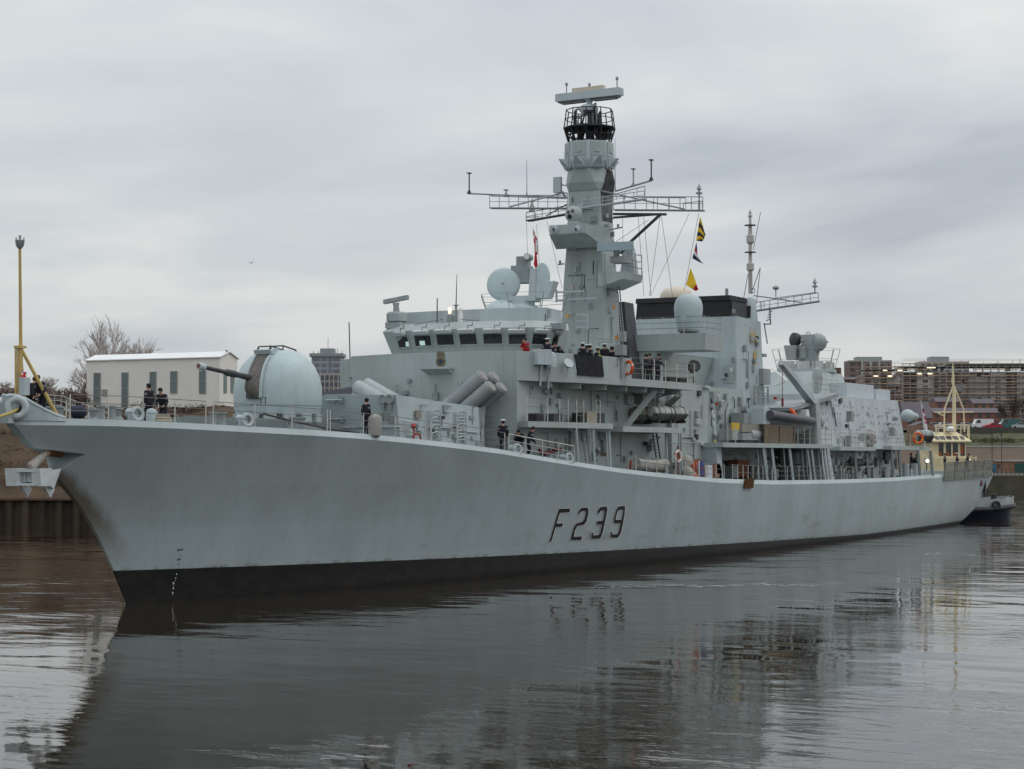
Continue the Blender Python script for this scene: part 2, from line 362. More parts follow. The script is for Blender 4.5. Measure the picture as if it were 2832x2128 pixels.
# bare trees
def bare_tree(name, px, d, z0, h, spread, seed, upright, m, levels=4, parent=None):
    rnd = random.Random(seed); root = empty(name); tr = MB(); cr = MB(); base = PD((px, 1262), d); base = V((base.x, base.y, z0))
    def grow(p, dr, ln, r_, lv):
        q = p+dr*ln*0.5+V((rnd.uniform(-.05, .05), rnd.uniform(-.05, .05), 0))*ln; e = p+dr*ln
        (tr if lv == 0 else cr).tube([p, q, e], [r_, r_*.85, r_*.65], 4 if lv else 7)
        if lv >= levels: return
        for k in range(rnd.choice((5, 6, 6, 7)) if lv < 3 else 4):
            t = rnd.uniform(0.35, 1.0); s_ = p+dr*ln*t
            v = (dr*upright+V((rnd.gauss(0, 1), rnd.gauss(0, 1), rnd.gauss(0, .6)))*spread+Z_*0.35).normalized()
            grow(s_, v, ln*rnd.uniform(0.48, 0.74), max(r_*0.46, 0.017), lv+1)
    grow(base, V((rnd.uniform(-.05, .05), rnd.uniform(-.05, .05), 1)).normalized(), h*0.36, h*0.02, 0)
    tr.build('trunk', m, root); cr.build('crown', m, root); return rebase(root, base)
BARK = mat('bare_twigs', (0.46, 0.41, 0.385), 0.9, var=0.25, scale=1)
TG = 'bare trees behind the white building'
for k, (px, d, h, sp_, up, lab) in enumerate((
    (268, 238, 9.3, .42, 1.0, 'tall bare winter tree above the left end of the white building roof'),
    (312, 244, 10.6, .36, 1.1, 'tallest bare tree with upright twigs behind the white building'),
    (352, 240, 9.6, .38, 1.1, 'bare upright tree right of the tallest one behind the white building'),
    (388, 246, 9.4, .42, 1.0, 'bare tree behind the middle of the white building roof'),
    (440, 250, 7.6, .45, 1.0, 'lower bare tree showing just above the white roof'),
    (482, 252, 7.7, .42, 1.0, 'rightmost bare tree above the white roof'),
    (228, 232, 7.2, .55, .8, 'spreading bare tree beside the left end wall of the white building'),
    (140, 236, 5.6, .65, .7, 'low bushy bare tree between the jackstaff and the white building'),
    (70, 240, 5.0, .7, .6, 'low bare thicket tree behind the parked white car'),
    (10, 242, 4.8, .7, .6, 'low bare thicket tree at the left edge of the picture'))):
    t = bare_tree('bare_tree', px, d, 11.3, h*1.42, sp_*1.2, 20+k, up, BARK); tag(t, lab, 'tree', TG)

rnd = random.Random(15)
scrub('bare_thicket', [(rnd.uniform(-200, 236), rnd.uniform(222, 240), 11.6+rnd.uniform(0, 1.3), rnd.uniform(1.2, 2.4)) for _ in range(120)], mat('thicket_twigs', (0.22, 0.165, 0.14), 0.95, scale=0.3, col2=(0.10, 0.07, 0.055)), 17, 160, 0.5)
scrub('bare_thicket', [(rnd.uniform(590, 760), rnd.uniform(226, 240), 11.2+rnd.uniform(0, .5), rnd.uniform(.6, 1.2)) for _ in range(20)], MATS['thicket_twigs'], 18, 90, 0.4)
# white shed on stilts
def frame_on(p0, p1):  # unit vectors along the line p0-p1 and toward the camera
    u = (p1-p0); u.z = 0; L_ = u.length; u.normalize(); n = V((u.y, -u.x, 0)); n = n if n.dot(CAM-p0) > 0 else -n
    return u, n, L_
SHED = mat('white_cladding', (0.80, 0.76, 0.70), 0.6, var=0.03, scale=0.4)
SHEDR = mat('white_roof_sheet', (0.82, 0.82, 0.83), 0.5, var=0.04, scale=0.4)
root = empty('white_building'); z0, z1 = 11.75, 17.1
A = PD(Za(735, 1505), 222); B = PD(Za(1868, 1505), 214); C = PD(Za(2018, 1505), 218.0)
A.z = B.z = C.z = 0
u, n, L_ = frame_on(A, B); u2, n2, L2 = frame_on(B, C); D = A+(C-B)
w = MB()
up = lambda p, z: V((p.x, p.y, z))
ap0, ap1 = (A+D)/2, (B+C)/2
w.add([up(A, z0), up(B, z0), up(C, z0), up(D, z0), up(A, z1), up(B, z1), up(C, z1), up(D, z1), up(ap0, z1+.65), up(ap1, z1+.65)],
      [(3, 2, 1, 0), (0, 1, 5, 4), (1, 2, 6, 9, 5), (2, 3, 7, 6), (3, 0, 4, 8, 7)])
w.build('wall', SHED, root, smooth=False)
rf = MB(); e = 0.18
for (P0, P1) in ((A, B), (D, C)):
    s_ = (P0-(A+D)/2).normalized()*0.2
    for_ = [up(P0, z1-.03)-u*e+s_, up(P1, z1-.03)+u*e+s_, up(ap1, z1+.66)+u*e, up(ap0, z1+.66)-u*e]
    rf.add(for_+[p+Z_*0.1 for p in for_], [(0, 1, 2, 3), (7, 6, 5, 4), (0, 4, 5, 1), (1, 5, 6, 2), (2, 6, 7, 3), (3, 7, 4, 0)])
rf.build('roof', SHEDR, root, smooth=False)
for (x0, x1, yt, yb) in ((800, 856, 1207, 1497), (1038, 1092, 1203, 1503), (1277, 1330, 1197, 1500), (1453, 1509, 1192, 1377), (1698, 1752, 1188, 1380)):
    m_ = MB(); P0, P1 = PP(Za(x0, yb), A, n), PP(Za(x1, yt), A, n); P0b = up(P1, P0.z); P1a = up(P0, P1.z)
    c = (P0+P1)/2; hw = (up(P1, 0)-up(P0, 0)).length/2; hh = (P1.z-P0.z)/2
    m_.obox(c+n*0.03, u*hw, n*0.05, Z_*hh); wn = m_.build('window', GLASSB, root, smooth=False)
    f = MB()
    for sg in (-1, 1): f.obox(c+n*0.06+u*sg*hw, u*.03, n*.04, Z_*(hh+.03))
    for t in (-1, 0.1, 1): f.obox(c+n*0.06+Z_*hh*t, u*(hw-.03), n*.038, Z_*.025)
    f.build('frame', GREYD, wn, smooth=False)
for (x0, x1, yt, yb) in ((1902, 1928, 1200, 1375), (1962, 1992, 1200, 1375)):
    m_ = MB(); P0, P1 = PP(Za(x0, yb), B, n2), PP(Za(x1, yt), B, n2); c = (P0+P1)/2
    m_.obox(c+n2*0.03, u2*(up(P1, 0)-up(P0, 0)).length/2, n2*.05, Z_*(P1.z-P0.z)/2); m_.build('window', GLASSB, root, smooth=False)
m_ = MB(); c = PP(Za(893, 1373), A, n); m_.obox(c, u*.3, n*.2, Z_*.35); m_.build('wall_box', GREYD, root)
st = mat('dark_brown_stilt', (0.06, 0.04, 0.035), 0.8)
for k, (P0, z_) in enumerate(((lerp(A, B, .70), 9.0), (lerp(A, B, .8), 9.0), (lerp(A, B, .90), 8.6), (lerp(A, B, .97), 8.4), (lerp(B, C, .5), 8.6), (lerp(B, C, .96), 8.6))):
    m_ = MB(); q = P0-n*0.4 if k < 4 else P0-n2*0.4; m_.box((q.x-.35, q.y-.35, z_), (q.x+.35, q.y+.35, z0-.02)); m_.build('stilt', st, root)
tag(root, 'white clad building on stilts above the left bank with tall narrow windows', 'building'); rebase(root, (A.x, A.y, z0))

# walkway with handrail running down the bank in front of the white building
wk = MB(); pts = [PD(Za(300, 1385), 208), PD(Za(520, 1400), 208), PD(Za(760, 1490), 208), PD(Za(1020, 1585), 206)]
for a, c in zip(pts, pts[1:]):
    for dz in (0, -.55, -1.05): wk.tube([a+Z_*dz, c+Z_*dz], .045, 5)
    for t in (0, .25, .5, .75): q = lerp(a, c, t); wk.tube([q, q-Z_*1.2], .04, 5)
    wk.obox((a+c)/2-Z_*1.28, (c-a)/2, V((FW.x, FW.y, 0))*.5, Z_*.1)
o = wk.build('bank_stairway', mat('pale_steel', (0.45, 0.45, 0.44), 0.6)); tag(o, 'pale steel stairway with handrails sloping down the bank below the white building', 'stairs'); rebase(o, pts[1]-Z_*1.3)

# far tower block and office block
def slab_building(name, px0, px1, ytop, ybot, d, depth, m, label, floors, bays, gm=GLASS, parts=None):
    root = empty(name); a, c = PD((px0, ybot), d), PD((px1, ybot), d); zt, zb = PD((px0, ytop), d).z, PD((px0, ybot), d).z
    a.z = c.z = 0; bk = V((FW.x, FW.y, 0)).normalized()*depth; u = (c-a).normalized(); n = -bk.normalized()
    w = MB(); w.hexa([up(a, zb), up(c, zb), up(c+bk, zb), up(a+bk, zb), up(a, zt), up(c, zt), up(c+bk, zt), up(a+bk, zt)]); w.build('wall', m, root, smooth=False)
    L_ = (c-a).length; fh = (zt-zb)/floors
    for j in range(floors):
        for i, (t0, t1, f0, f1) in enumerate(bays):
            g = MB(); q = a+u*L_*(t0+t1)/2+n*0.05; g.obox(up(q, zb+fh*(j+(f0+f1)/2)), u*L_*(t1-t0)/2, n*.12, Z_*fh*(f1-f0)/2); g.build('window', gm, root, smooth=False)
    return root, a, c, u, n, bk, zb, zt
CURT = mat('blue_grey_cladding', (0.32, 0.335, 0.38), 0.5, var=0.1, scale=0.2)
r_, a, c, u, n, bk, zb, zt = slab_building('tower_block', 861, 944, 985, 1120, 620, 10, CURT, '', 8, [(.05, .26, .3, .8), (.34, .5, .3, .8), (.58, .66, .1, .9), (.72, .95, .3, .8)], gm=mat('tower_glass', (0.17, 0.185, 0.22), 0.3))
m_ = MB(); q = lerp(a, c, .5)+bk*.5
m_.obox(up(q, zt+.35), u*5.3, bk*.55, Z_*.5); m_.obox(up(q, zt+1.6), u*2.2, bk*.3, Z_*.9)
for t in (-4.6, -3, -1.5, 1.2, 3, 4.4): m_.tube([up(q+u*t, zt+.8), up(q+u*t, zt+2.2+.5*math.sin(t*7))], .12, 4)
m_.tube([up(q, zt+2.4), up(q, zt+6)], .1, 4); m_.build('roof', GREYD, r_, smooth=False)
tag(r_, 'blue grey tower block far behind, seen just right of the gun turret', 'tower block'); rebase(r_, up(a, zb))
r_, a, c, u, n, bk, zb, zt = slab_building('office_block', 886, 985, 1037, 1110, 560, 10, CONC, '', 4, [(i/8+.03, (i+1)/8-.03, .25, .85) for i in range(8)], gm=mat('office_glass', (0.10, 0.11, 0.13), 0.2))
m_ = MB()
for i in range(9): m_.obox(up(lerp(a, c, i/8)+n*.25, (zb+zt)/2), u*.12, n*.3, Z_*(zt-zb)/2)
m_.obox(up(lerp(a, c, .5)+bk*.5, zt+.2), u*5.3, bk*.52, Z_*.2); m_.build('facade_frame', CONC, r_, smooth=False)
m_ = MB(); q = lerp(a, c, .75)+bk*.5; m_.lathe([(1.1, -1.7), (1.1, 1.7)], up(q, zt+1.5), u, 14); m_.build('roof_tank', WHITE, r_)
tag(r_, 'pale concrete office block below the far tower, right of the gun turret', 'office building'); rebase(r_, up(a, zb))
m_ = MB(); q = PD((890, 1085), 300); q2 = PD((1000, 1068), 300)
m_.hexa([V((q.x, q.y, 11)), V((q2.x, q2.y, 11)), V((q2.x, q2.y, 11))+n*-8, V((q.x, q.y, 11))+n*-8, V((q.x, q.y, q.z)), V((q2.x, q2.y, q2.z)), V((q2.x, q2.y, q2.z))+n*-8, V((q.x, q.y, q.z))+n*-8])
o = m_.build('low_shed', mat('slate_grey_sheet', (0.13, 0.14, 0.17), 0.6), smooth=False); tag(o, 'low slate grey sloping shed roof below the far office block', 'shed'); rebase(o, (q.x, q.y, 11))

# ------------------------------------------------------------------ right bank: scaffolded flats, houses, cars
def at(px, py, d): return PD((px, py), d)
SCAF = mat('scaffold_boards', (0.50, 0.36, 0.25), 0.8, var=0.25, scale=1)
SCPOLE = mat('scaffold_tube', (0.36, 0.33, 0.31), 0.6)
GREYB = mat('grey_render', (0.46, 0.46, 0.45), 0.85, var=0.15, scale=0.15)
DARKO = mat('dark_opening', (0.075, 0.068, 0.065), 0.9, var=0.3)
LAMPF = mat('site_lamp', (1, .9, .7), 0.5, emit=(1, .85, .55), estr=1.6)
def scaffold_block(px0, px1, ytop, ybot, d, floors, panels, seed, label, roof_open=False):
    rnd = random.Random(seed); root = empty('scaffolded_flats')
    a, c = at(px0, ybot, d), at(px1, ybot, d); zt, zb = at(px0, ytop, d).z, a.z; a.z = c.z = 0
    bkn = V((FW.x, FW.y, 0)).normalized(); u = (c-a).normalized(); n = -bkn; L_ = (c-a).length; fh = (zt-zb)/floors
    w = MB(); w.hexa([up(a, zb-6), up(c, zb-6), up(c+bkn*14, zb-6), up(a+bkn*14, zb-6), up(a, zt-fh*.9), up(c, zt-fh*.9), up(c+bkn*14, zt-fh*.9), up(a+bkn*14, zt-fh*.9)])
    w.build('wall', mat('unfinished_block_wall', (0.29, 0.215, 0.185), 0.9, var=0.3, scale=0.12), root, smooth=False)
    s_ = MB()
    for j in range(floors+1): s_.obox(up(lerp(a, c, .5)+n*.2+bkn*7, zb+fh*j), u*L_/2, bkn*7.3, Z_*.14)
    s_.build('floor_slab', CONC, root, smooth=False)
    for (t0, t1, j0, j1, m) in panels:
        p = MB(); q = lerp(a, c, (t0+t1)/2)+n*.12; p.obox(up(q, zb+fh*(j0+j1)/2), u*L_*(t1-t0)/2, n*.2, Z_*(fh*(j1-j0)/2-.12)); pn = p.build('cladding_panel', m, root, smooth=False)
        k = max(1, int((t1-t0)*L_/5))
        for j in range(int(j0), int(math.ceil(j1))):
            for i in range(k):
                if rnd.random() < .6:
                    g = MB(); g.obox(up(lerp(a, c, lerp(t0, t1, (i+.5)/k))+n*.3, zb+fh*(j+.5)), u*.9, n*.1, Z_*fh*.25); g.build('window', DARKO, pn, smooth=False)
    for j in range(floors):
        for i in range(20):
            if rnd.random() < .5:
                g = MB(); g.obox(up(lerp(a, c, (i+.5)/20)+n*.06, zb+fh*(j+.5)), u*L_/20*rnd.uniform(.18, .4), n*.1, Z_*fh*rnd.choice((.24, .28, .36))); g.build('opening', DARKO, root, smooth=False)
    po = MB(); k = int(L_/2.6)
    for i in range(k+1):
        q = lerp(a, c, i/k); h_ = zt+rnd.uniform(.3, 2.6)
        for off in (1.0, 2.2): po.tube([up(q+n*off, zb-5), up(q+n*off, h_)], .07, 4)
    for j in range(floors+2):
        for hz in (0.9, 1.5): po.tube([up(a+n*2.2, zb+fh*(j-.5)+hz), up(c+n*2.2, zb+fh*(j-.5)+hz)], .06, 4)
    po.build('scaffold_tubes', SCPOLE, root, smooth=False)
    for j in range(-1, floors+1):
        bo = MB(); t = 0
        while t < 1:
            t2 = min(1, t+rnd.uniform(.12, .4)); 
            if rnd.random() < .88: bo.obox(up(lerp(a, c, (t+t2)/2)+n*1.6, zb+fh*(j+.45)+rnd.uniform(-.1, .1)), u*L_*(t2-t)/2, n*.75, Z_*.13)
            t = t2+rnd.choice((0, 0, .03))
        bo.build('scaffold_deck', SCAF, root, smooth=False)
    for k_ in range(4):
        lm = MB(); t, j = rnd.random(), rnd.choice((floors-1, floors-2, floors-1)); lm.obox(up(lerp(a, c, t)+n*.5, zb+fh*(j+.8)), u*.8, n*.1, Z_*.16); lm.build('site_lamp', LAMPF, root, smooth=False)
    return root, a, c, u, n, bkn, zb, zt, fh
P_, Q_ = GREYB, CONC
PALEP = mat('pale_cladding_panel', (0.60, 0.59, 0.57), 0.8, var=.1, scale=.3)
rt, a, c, u, n, bkn, zb, zt, fh = scaffold_block(2495, 2900, 1014, 1162, 720, 9, [(.10, .217, 3, 8, PALEP), (.46, .59, 3, 7.6, P_), (.60, .71, 2.6, 8, PALEP), (.785, .98, 2.6, 8, PALEP), (.25, .31, 5, 8, P_), (.34, .44, 4, 6, P_), (.0, .32, 0, 2.2, BRICKL), (.33, .58, 0, 2.2, BRICK), (.6, .8, 0, 2.2, BRICKL)], 4, '')
rf = MB(); rf.obox(up(lerp(a, c, .64)+bkn*7, zt+.7), u*(c-a).length*.34, bkn*8, Z_*.22)
for i in range(12): q = lerp(a, c, .32+.05*i*1.15); rf.tube([up(q, zt-fh), up(q, zt+.7)], .14, 5)
rf.build('roof', GREYD, rt, smooth=False)
tag(rt, 'long block of flats under construction wrapped in scaffolding at the far right', 'building site', 'scaffolded flats on the right bank'); rebase(rt, up(a, zb))
rt, a, c, u, n, bkn, zb, zt, fh = scaffold_block(2388, 2494, 1022, 1100, 700, 5, [(.18, .45, 1.2, 3.6, PALEP), (.62, .95, 2, 4, P_), (.2, .5, .4, 1.1, mat('green_sheet', (0.02, 0.11, 0.06), .8))], 9, '')
tag(rt, 'shorter scaffolded wing with orange boards left of the long flats', 'building site', 'scaffolded flats on the right bank'); rebase(rt, up(a, zb))
LB = mat('lilac_brick', (0.22, 0.15, 0.15), .85, var=.1, scale=.3)
r_, a, c, u, n, bk, zb, zt = slab_building('flat_roofed_flats', 2349, 2467, 999, 1080, 900, 14, LB, '', 5, [(.03, .14, .3, .75), (.2, .27, .3, .75), (.42, .52, .2, .8), (.58, .63, .0, 1), (.72, .80, .25, .8), (.86, .95, .25, .8)])
m_ = MB(); m_.obox(up(lerp(a, c, .5)+bk*.5, zt+1), u*5.8, bk*.3, Z_*1.1); m_.build('penthouse', GREYD, r_, smooth=False)
m_ = MB(); m_.obox(up(lerp(a, c, .5)+bk*.5, zt+.1), u*9.8, bk*.52, Z_*.3)
for t in (.3, .5, .7): m_.obox(up(lerp(a, c, t)+n*.3, (zt+zb)/2+1), u*.5, n*.3, Z_*(zt-zb)/2)
m_.build('parapet', CONC, r_, smooth=False); tag(r_, 'lilac brick flats with a grey penthouse, behind the hangar roof', 'flats'); rebase(r_, up(a, zb))
r_, a, c, u, n, bk, zb, zt = slab_building('flat_roofed_flats', 2545, 2680, 1000, 1060, 980, 14, CONC, '', 3, [(i/8+.02, (i+1)/8-.02, .3, .8) for i in range(8)])
m_ = MB(); m_.obox(up(lerp(a, c, .43)+bk*.5, zt+1.1), u*4.6, bk*.3, Z_*1.4); m_.build('penthouse', GREYD, r_, smooth=False); tag(r_, 'pale flats whose grey penthouse rises behind the scaffolding', 'flats'); rebase(r_, up(a, zb))
def house(px0, px1, yeave, yridge, ybot, d, m, label, gable=False, roofm=None, name='brick_house', bays=3):
    r_, a, c, u, n, bk, zb, zt = slab_building(name, px0, px1, yeave, ybot, d, 9, m, '', 2, [(i/bays+.3/bays, (i+1)/bays-.3/bays, .35, .8) for i in range(bays)])
    zr = at(px0, yridge, d).z; m_ = MB()
    if gable: m_.add([up(a, zt), up(c, zt), up(c+bk, zt), up(a+bk, zt), up(lerp(a, c, .5), zr), up(lerp(a, c, .5)+bk, zr)], [(0, 1, 4), (1, 2, 5, 4), (2, 3, 5), (3, 0, 4, 5), (3, 2, 1, 0)])
    else: m_.add([up(a+n*.4, zt), up(c+n*.4, zt), up(c+bk, zt), up(a+bk, zt), up(a+bk*.5, zr), up(c+bk*.5, zr)], [(0, 1, 5, 4), (1, 2, 5), (2, 3, 4, 5), (3, 0, 4), (3, 2, 1, 0)])
    m_.build('roof', roofm or mat('purple_slate', (0.11, 0.095, 0.11), .7, var=.1, scale=.5), r_, smooth=False)
    tag(r_, label, 'house', 'brick houses on the right bank'); rebase(r_, up(a, zb)); return r_
house(2257, 2327, 1018, 1016, 1075, 760, BRICK, 'plain flat topped red brick block right of the aft radar')
house(2125, 2180, 1050, 1030, 1080, 640, BRICK, 'red brick house seen between the funnel and the boat crane', roofm=mat('brown_tile', (.16, .07, .05), .8))
house(2325, 2395, 1050, 1042, 1080, 780, BRICK, 'low terrace of red brick houses left of the scaffolding', bays=5)
house(2500, 2580, 1157, 1110, 1200, 470, BRICK, 'red brick house with a purple slate roof behind the hangar end', bays=2)
house(2532, 2585, 1176, 1165, 1260, 420, BRICKL, 'gabled tan brick house just left of the tug', gable=True, bays=1)
house(2588, 2660, 1112, 1098, 1150, 600, BRICK, 'brick house with a slate roof behind the tug mast, above the terrace', bays=3)
house(2690, 2752, 1116, 1102, 1150, 600, BRICKL, 'tan brick house with a slate roof above the long terrace', bays=3)
house(2580, 2770, 1142, 1128, 1180, 560, BRICK, 'long brick terrace under the scaffolded flats', bays=8)
for k, (px, d, z, h, lab) in enumerate(((2806, 500, 13.5, 8.5, 'dark bare tree at the right edge below the scaffolded flats'), (2770, 512, 13.8, 6.5, 'smaller dark bare tree left of the one at the right edge'))):
    tag(bare_tree('bare_tree', px, d, z, h*1.3, .5, 60+k, .9, mat('dark_twigs', (.07, .06, .05), .9)), lab, 'tree', 'bare trees by the car terrace')
# cars on the terrace
def car(kind, body):
    root = empty('parked_'+kind); b = MB(); L_, W, H = (4.3, 1.75, 1.45) if kind == 'car' else (5.3, 2.0, 2.3)
    prof = [(0, .3), (0, .78), (.12, .9), (1.0, .98), (1.75, H), (3.2, H), (4.0, .98), (4.25, .9), (4.3, .3)] if kind == 'car' else [(0, .35), (0, 1.0), (.7, 1.2), (1.2, H), (5.2, H), (5.3, .35)]
    b.prism([(x-L_/2, -W/2, z) for x, z in prof], (0, W, 0)); b.build('body', body, root, angle=50)
    g = MB(); e = W/2+.012
    for s_ in (-1, 1):
        pts = [(1.2, 1.0), (1.82, H-.1), (3.12, H-.1), (3.75, 1.0)] if kind == 'car' else [(.95, 1.3), (1.3, H-.25), (2.1, H-.25), (2.1, 1.3)]
        g.prism([(x-L_/2, s_*e, z) for x, z in pts], (0, -s_*.02, 0))
    g.build('window', GLASS, root, smooth=False)
    for x in (.85, L_-.9):
        for s_ in (-1, 1):
            w = MB(); w.lathe([(.31, -.1), (.31, .1)], (x-L_/2, s_*(W/2-.09), .31), Y_, 14); w.build('wheel', RUBBER, root)
    return root
CARM = [mat('car_white', (.7, .7, .7), .3), mat('car_red', (.40, .015, .03), .3), mat('car_silver', (.42, .43, .45), .3), mat('car_dark', (.03, .035, .05), .3), mat('car_teal', (.05, .13, .13), .3)]
CG = 'vehicles parked on the terrace by the flats'
carlabs = [(2580, 'car', 2, 'silver car parked left of the tug mast'), (2606, 'car', 0, 'white car parked just behind the tug mast'), (2640, 'car', 3, 'dark car parked behind the tug mast rungs'), (2665, 'car', 2, 'silver car parked right of the tug mast'), (2715, 'van', 0, 'long white van parked on the terrace'), (2744, 'car', 1, 'bright red car parked in front of the white van'), (2772, 'car', 0, 'white car parked right of the red car'), (2790, 'van', 4, 'teal van parked near the right edge of the picture'), (2818, 'car', 2, 'silver car parked at the right edge of the picture')]
for px, kd, mi, lab in carlabs:
    t = car(kd, CARM[mi]); q = at(px, 1182, 462 if mi == 1 else 470); t.location = (q.x, q.y, 12.95 if mi != 1 else 12.75); t.rotation_euler = (0, 0, -YAW+R(4)+R(px % 5)); tag(t, lab, kd, CG)
t = car('car', CARM[0]); q = PD(Za(75, 1430), 216); t.location = (q.x, q.y, 11.5); t.rotation_euler = (0, 0, -YAW+.5); tag(t, 'white car parked on the left bank at the picture edge', 'car'); t.scale = (1.05, 1.05, 1.05)
# walls and quay buildings
def wall(name, px0, px1, d, z0, z1, th, m, label, cat, coping=None):
    b = MB(); a, c = at(px0, 1262, d), at(px1, 1262, d); bkn = V((FW.x, FW.y, 0)).normalized()*th
    b.hexa([up(a, z0), up(c, z0), up(c+bkn, z0), up(a+bkn, z0), up(a, z1), up(c, z1), up(c+bkn, z1), up(a+bkn, z1)])
    o = b.build(name, m, smooth=False); tag(o, label, cat)
    if coping:
        k = MB(); k.hexa([up(a-bkn*.2, z1), up(c-bkn*.2, z1), up(c+bkn*1.2, z1), up(a+bkn*1.2, z1), up(a-bkn*.2, z1+.25), up(c-bkn*.2, z1+.25), up(c+bkn*1.2, z1+.25), up(a+bkn*1.2, z1+.25)]); k.build('coping', coping, o, smooth=False)
    return rebase(o, up(a, z0))
wall('retaining_wall', 2440, 3300, 403, 3.0, 8.3, .6, PINKW, 'long pinkish stone retaining wall at the back of the quay', 'wall', CONC)
wall('terrace_wall', 2560, 3300, 451.2, 11.2, 13.0, .5, mat('dark_stone', (.075, .07, .06), .9, var=.3, scale=.3), 'dark stone wall along the front of the car terrace', 'wall')
wall('terrace_wall', 2690, 3300, 430, 9.2, 10.1, .4, mat('mossy_stone', (.07, .07, .03), .9, var=.3, scale=.3), 'mossy low wall half way up the grass slope', 'wall')
r_, a, c, u, n, bk, zb, zt = slab_building('quay_building', 2747, 2900, 1276, 1313, 385, 5, BRICKL, '', 1, [(.08, .12, .5, .8)])
m_ = MB(); m_.obox(up(lerp(a, c, .5)+bk*.5, zt+.1), u*((c-a).length/2+.2), bk*.55, Z_*.14); m_.build('roof', CONC, r_, smooth=False)
m_ = MB(); m_.obox(up(lerp(a, c, .51)+n*.05, (zb+zt)/2-.2), u*1.3, n*.1, Z_*(zt-zb)*.42); m_.build('door', mat('dark_green_door', (.015, .07, .055), .6), r_, smooth=False)
m_ = MB(); m_.obox(up(lerp(a, c, .015)+n*.05, (zb+zt)/2-.1), u*.35, n*.1, Z_*.8); m_.build('door', mat('blue_door', (.03, .13, .24), .6), r_, smooth=False)
tag(r_, 'low tan brick quay building with a green door at the right edge', 'building'); rebase(r_, up(a, zb))
for px, lab in ((2744, 'tall dark lamp post on the quay, left one of the pair'), (2770, 'tall dark lamp post on the quay, right one of the pair')):
    m_ = MB(); q = at(px, 1262, 360); m_.tube([(q.x, q.y, 3.1), (q.x, q.y, 10.4)], .07, 6); m_.obox((q.x, q.y, 10.45), (.35, 0, 0), (0, .2, 0), (0, 0, .09))
    o = m_.build('lamp_post', SOOT); tag(o, lab, 'lamp post', 'lamp posts on the quay'); rebase(o, (q.x, q.y, 3.1))
m_ = MB(); a, c = at(2735, 1262, 343), at(3200, 1262, 343)
for i in range(40): q = lerp(a, c, i/39); m_.tube([up(q, 3.1), up(q, 4.2)], .06, 5)
for dz in (3.6, 4.15): m_.tube([up(a, dz), up(c, dz)], .03, 4)
o = m_.build('quay_fence', SOOT, smooth=False); tag(o, 'low dark post and rail fence along the edge of the quay', 'fence'); rebase(o, up(a, 3.1))
scrub('slope_undergrowth', [(random.Random(k).uniform(2560, 2900), random.Random(k+90).uniform(410, 450), 9.3, 1.3) for k in range(70)], mat('slope_bushes', (.06, .065, .022), .95, col2=(.03, .028, .012), scale=.3), 8, 40, .5)
# ------------------------------------------------------------------ the warship: x aft from the stem at the waterline, -y to port
ship = empty('warship', (0, 0, 0), 0, 'long pale grey frigate F239 with a tall mast, lying across the river', 'warship')
STEM = [(-2, .9), (0, 0), (1.53, -.96), (3.14, -2.13), (4.33, -3.24), (5.71, -4.92), (6.73, -6.26), (7.3, -7.02), (7.8, -7.64), (8.6, -8.3)]
STERN = [(-2, 112), (-.6, 117), (0, 119.3), (.63, 121.5), (1.3, 123.4), (2.17, 125), (3.2, 126.7), (4.4, 128), (5.2, 128.2)]
SHEER = [(-7.7, 7.95), (-4.3, 7.95), (-1.7, 7.9), (4, 7.72), (9, 7.56), (13, 7.34), (20, 6.88), (25, 6.4), (30, 5.96), (35, 5.6), (40, 5.34), (47.5, 4.99), (58, 4.75), (73, 4.67), (88, 4.68), (104, 4.82), (128.3, 4.97)]
DECKB = [(-7.7, .12), (-7, .55), (-5.8, 1.16), (-4.3, 1.85), (-1.7, 2.7), (0, 3.12), (4, 4.2), (8, 5.0), (14, 6.0), (20, 6.7), (30, 7.5), (40, 7.9), (50, 8.05), (75, 8.15), (90, 7.8), (105, 7.2), (115, 6.8), (128.3, 6.3)]
WLB = [(0, .03), (5, 1.45), (10, 2.75), (20, 4.65), (30, 5.95), (40, 6.75), (50, 7.2), (60, 7.4), (80, 7.3), (95, 6.9), (110, 6.05), (119.3, 5.2)]
def sx(z): return table(STEM, z)[0]
def ex(z): return table(STERN, z)[0]
def zd(X): return table(SHEER, X)[0]
def yd(X): return table(DECKB, X)[0]
def half(s, z):
    Xd = lerp(-7.7, 128.2, s); D = yd(Xd)+.1; W_ = table(WLB, s*119.3)[0]; t = max(0, min(1, z/(zd(Xd)-.28)))
    p = lerp(1.45, .75, min(1, s*2.6)); k = W_+(D-W_)*t**p
    return k if z >= 0 else W_*(1+z*.12)
def hullY(X, z):
    s = (X-sx(z))/(ex(z)-sx(z)); return -half(max(0, min(1, s)), z)
def HULL(p, off=0.0):
    y = -5.0
    for _ in range(40):
        q = PY(p, y); y = .5*y+.5*(hullY(q.x, q.z)-off)
    return PY(p, y)
def edge(X, inset=0.0): return V((X, -(yd(X)-inset), zd(X)))

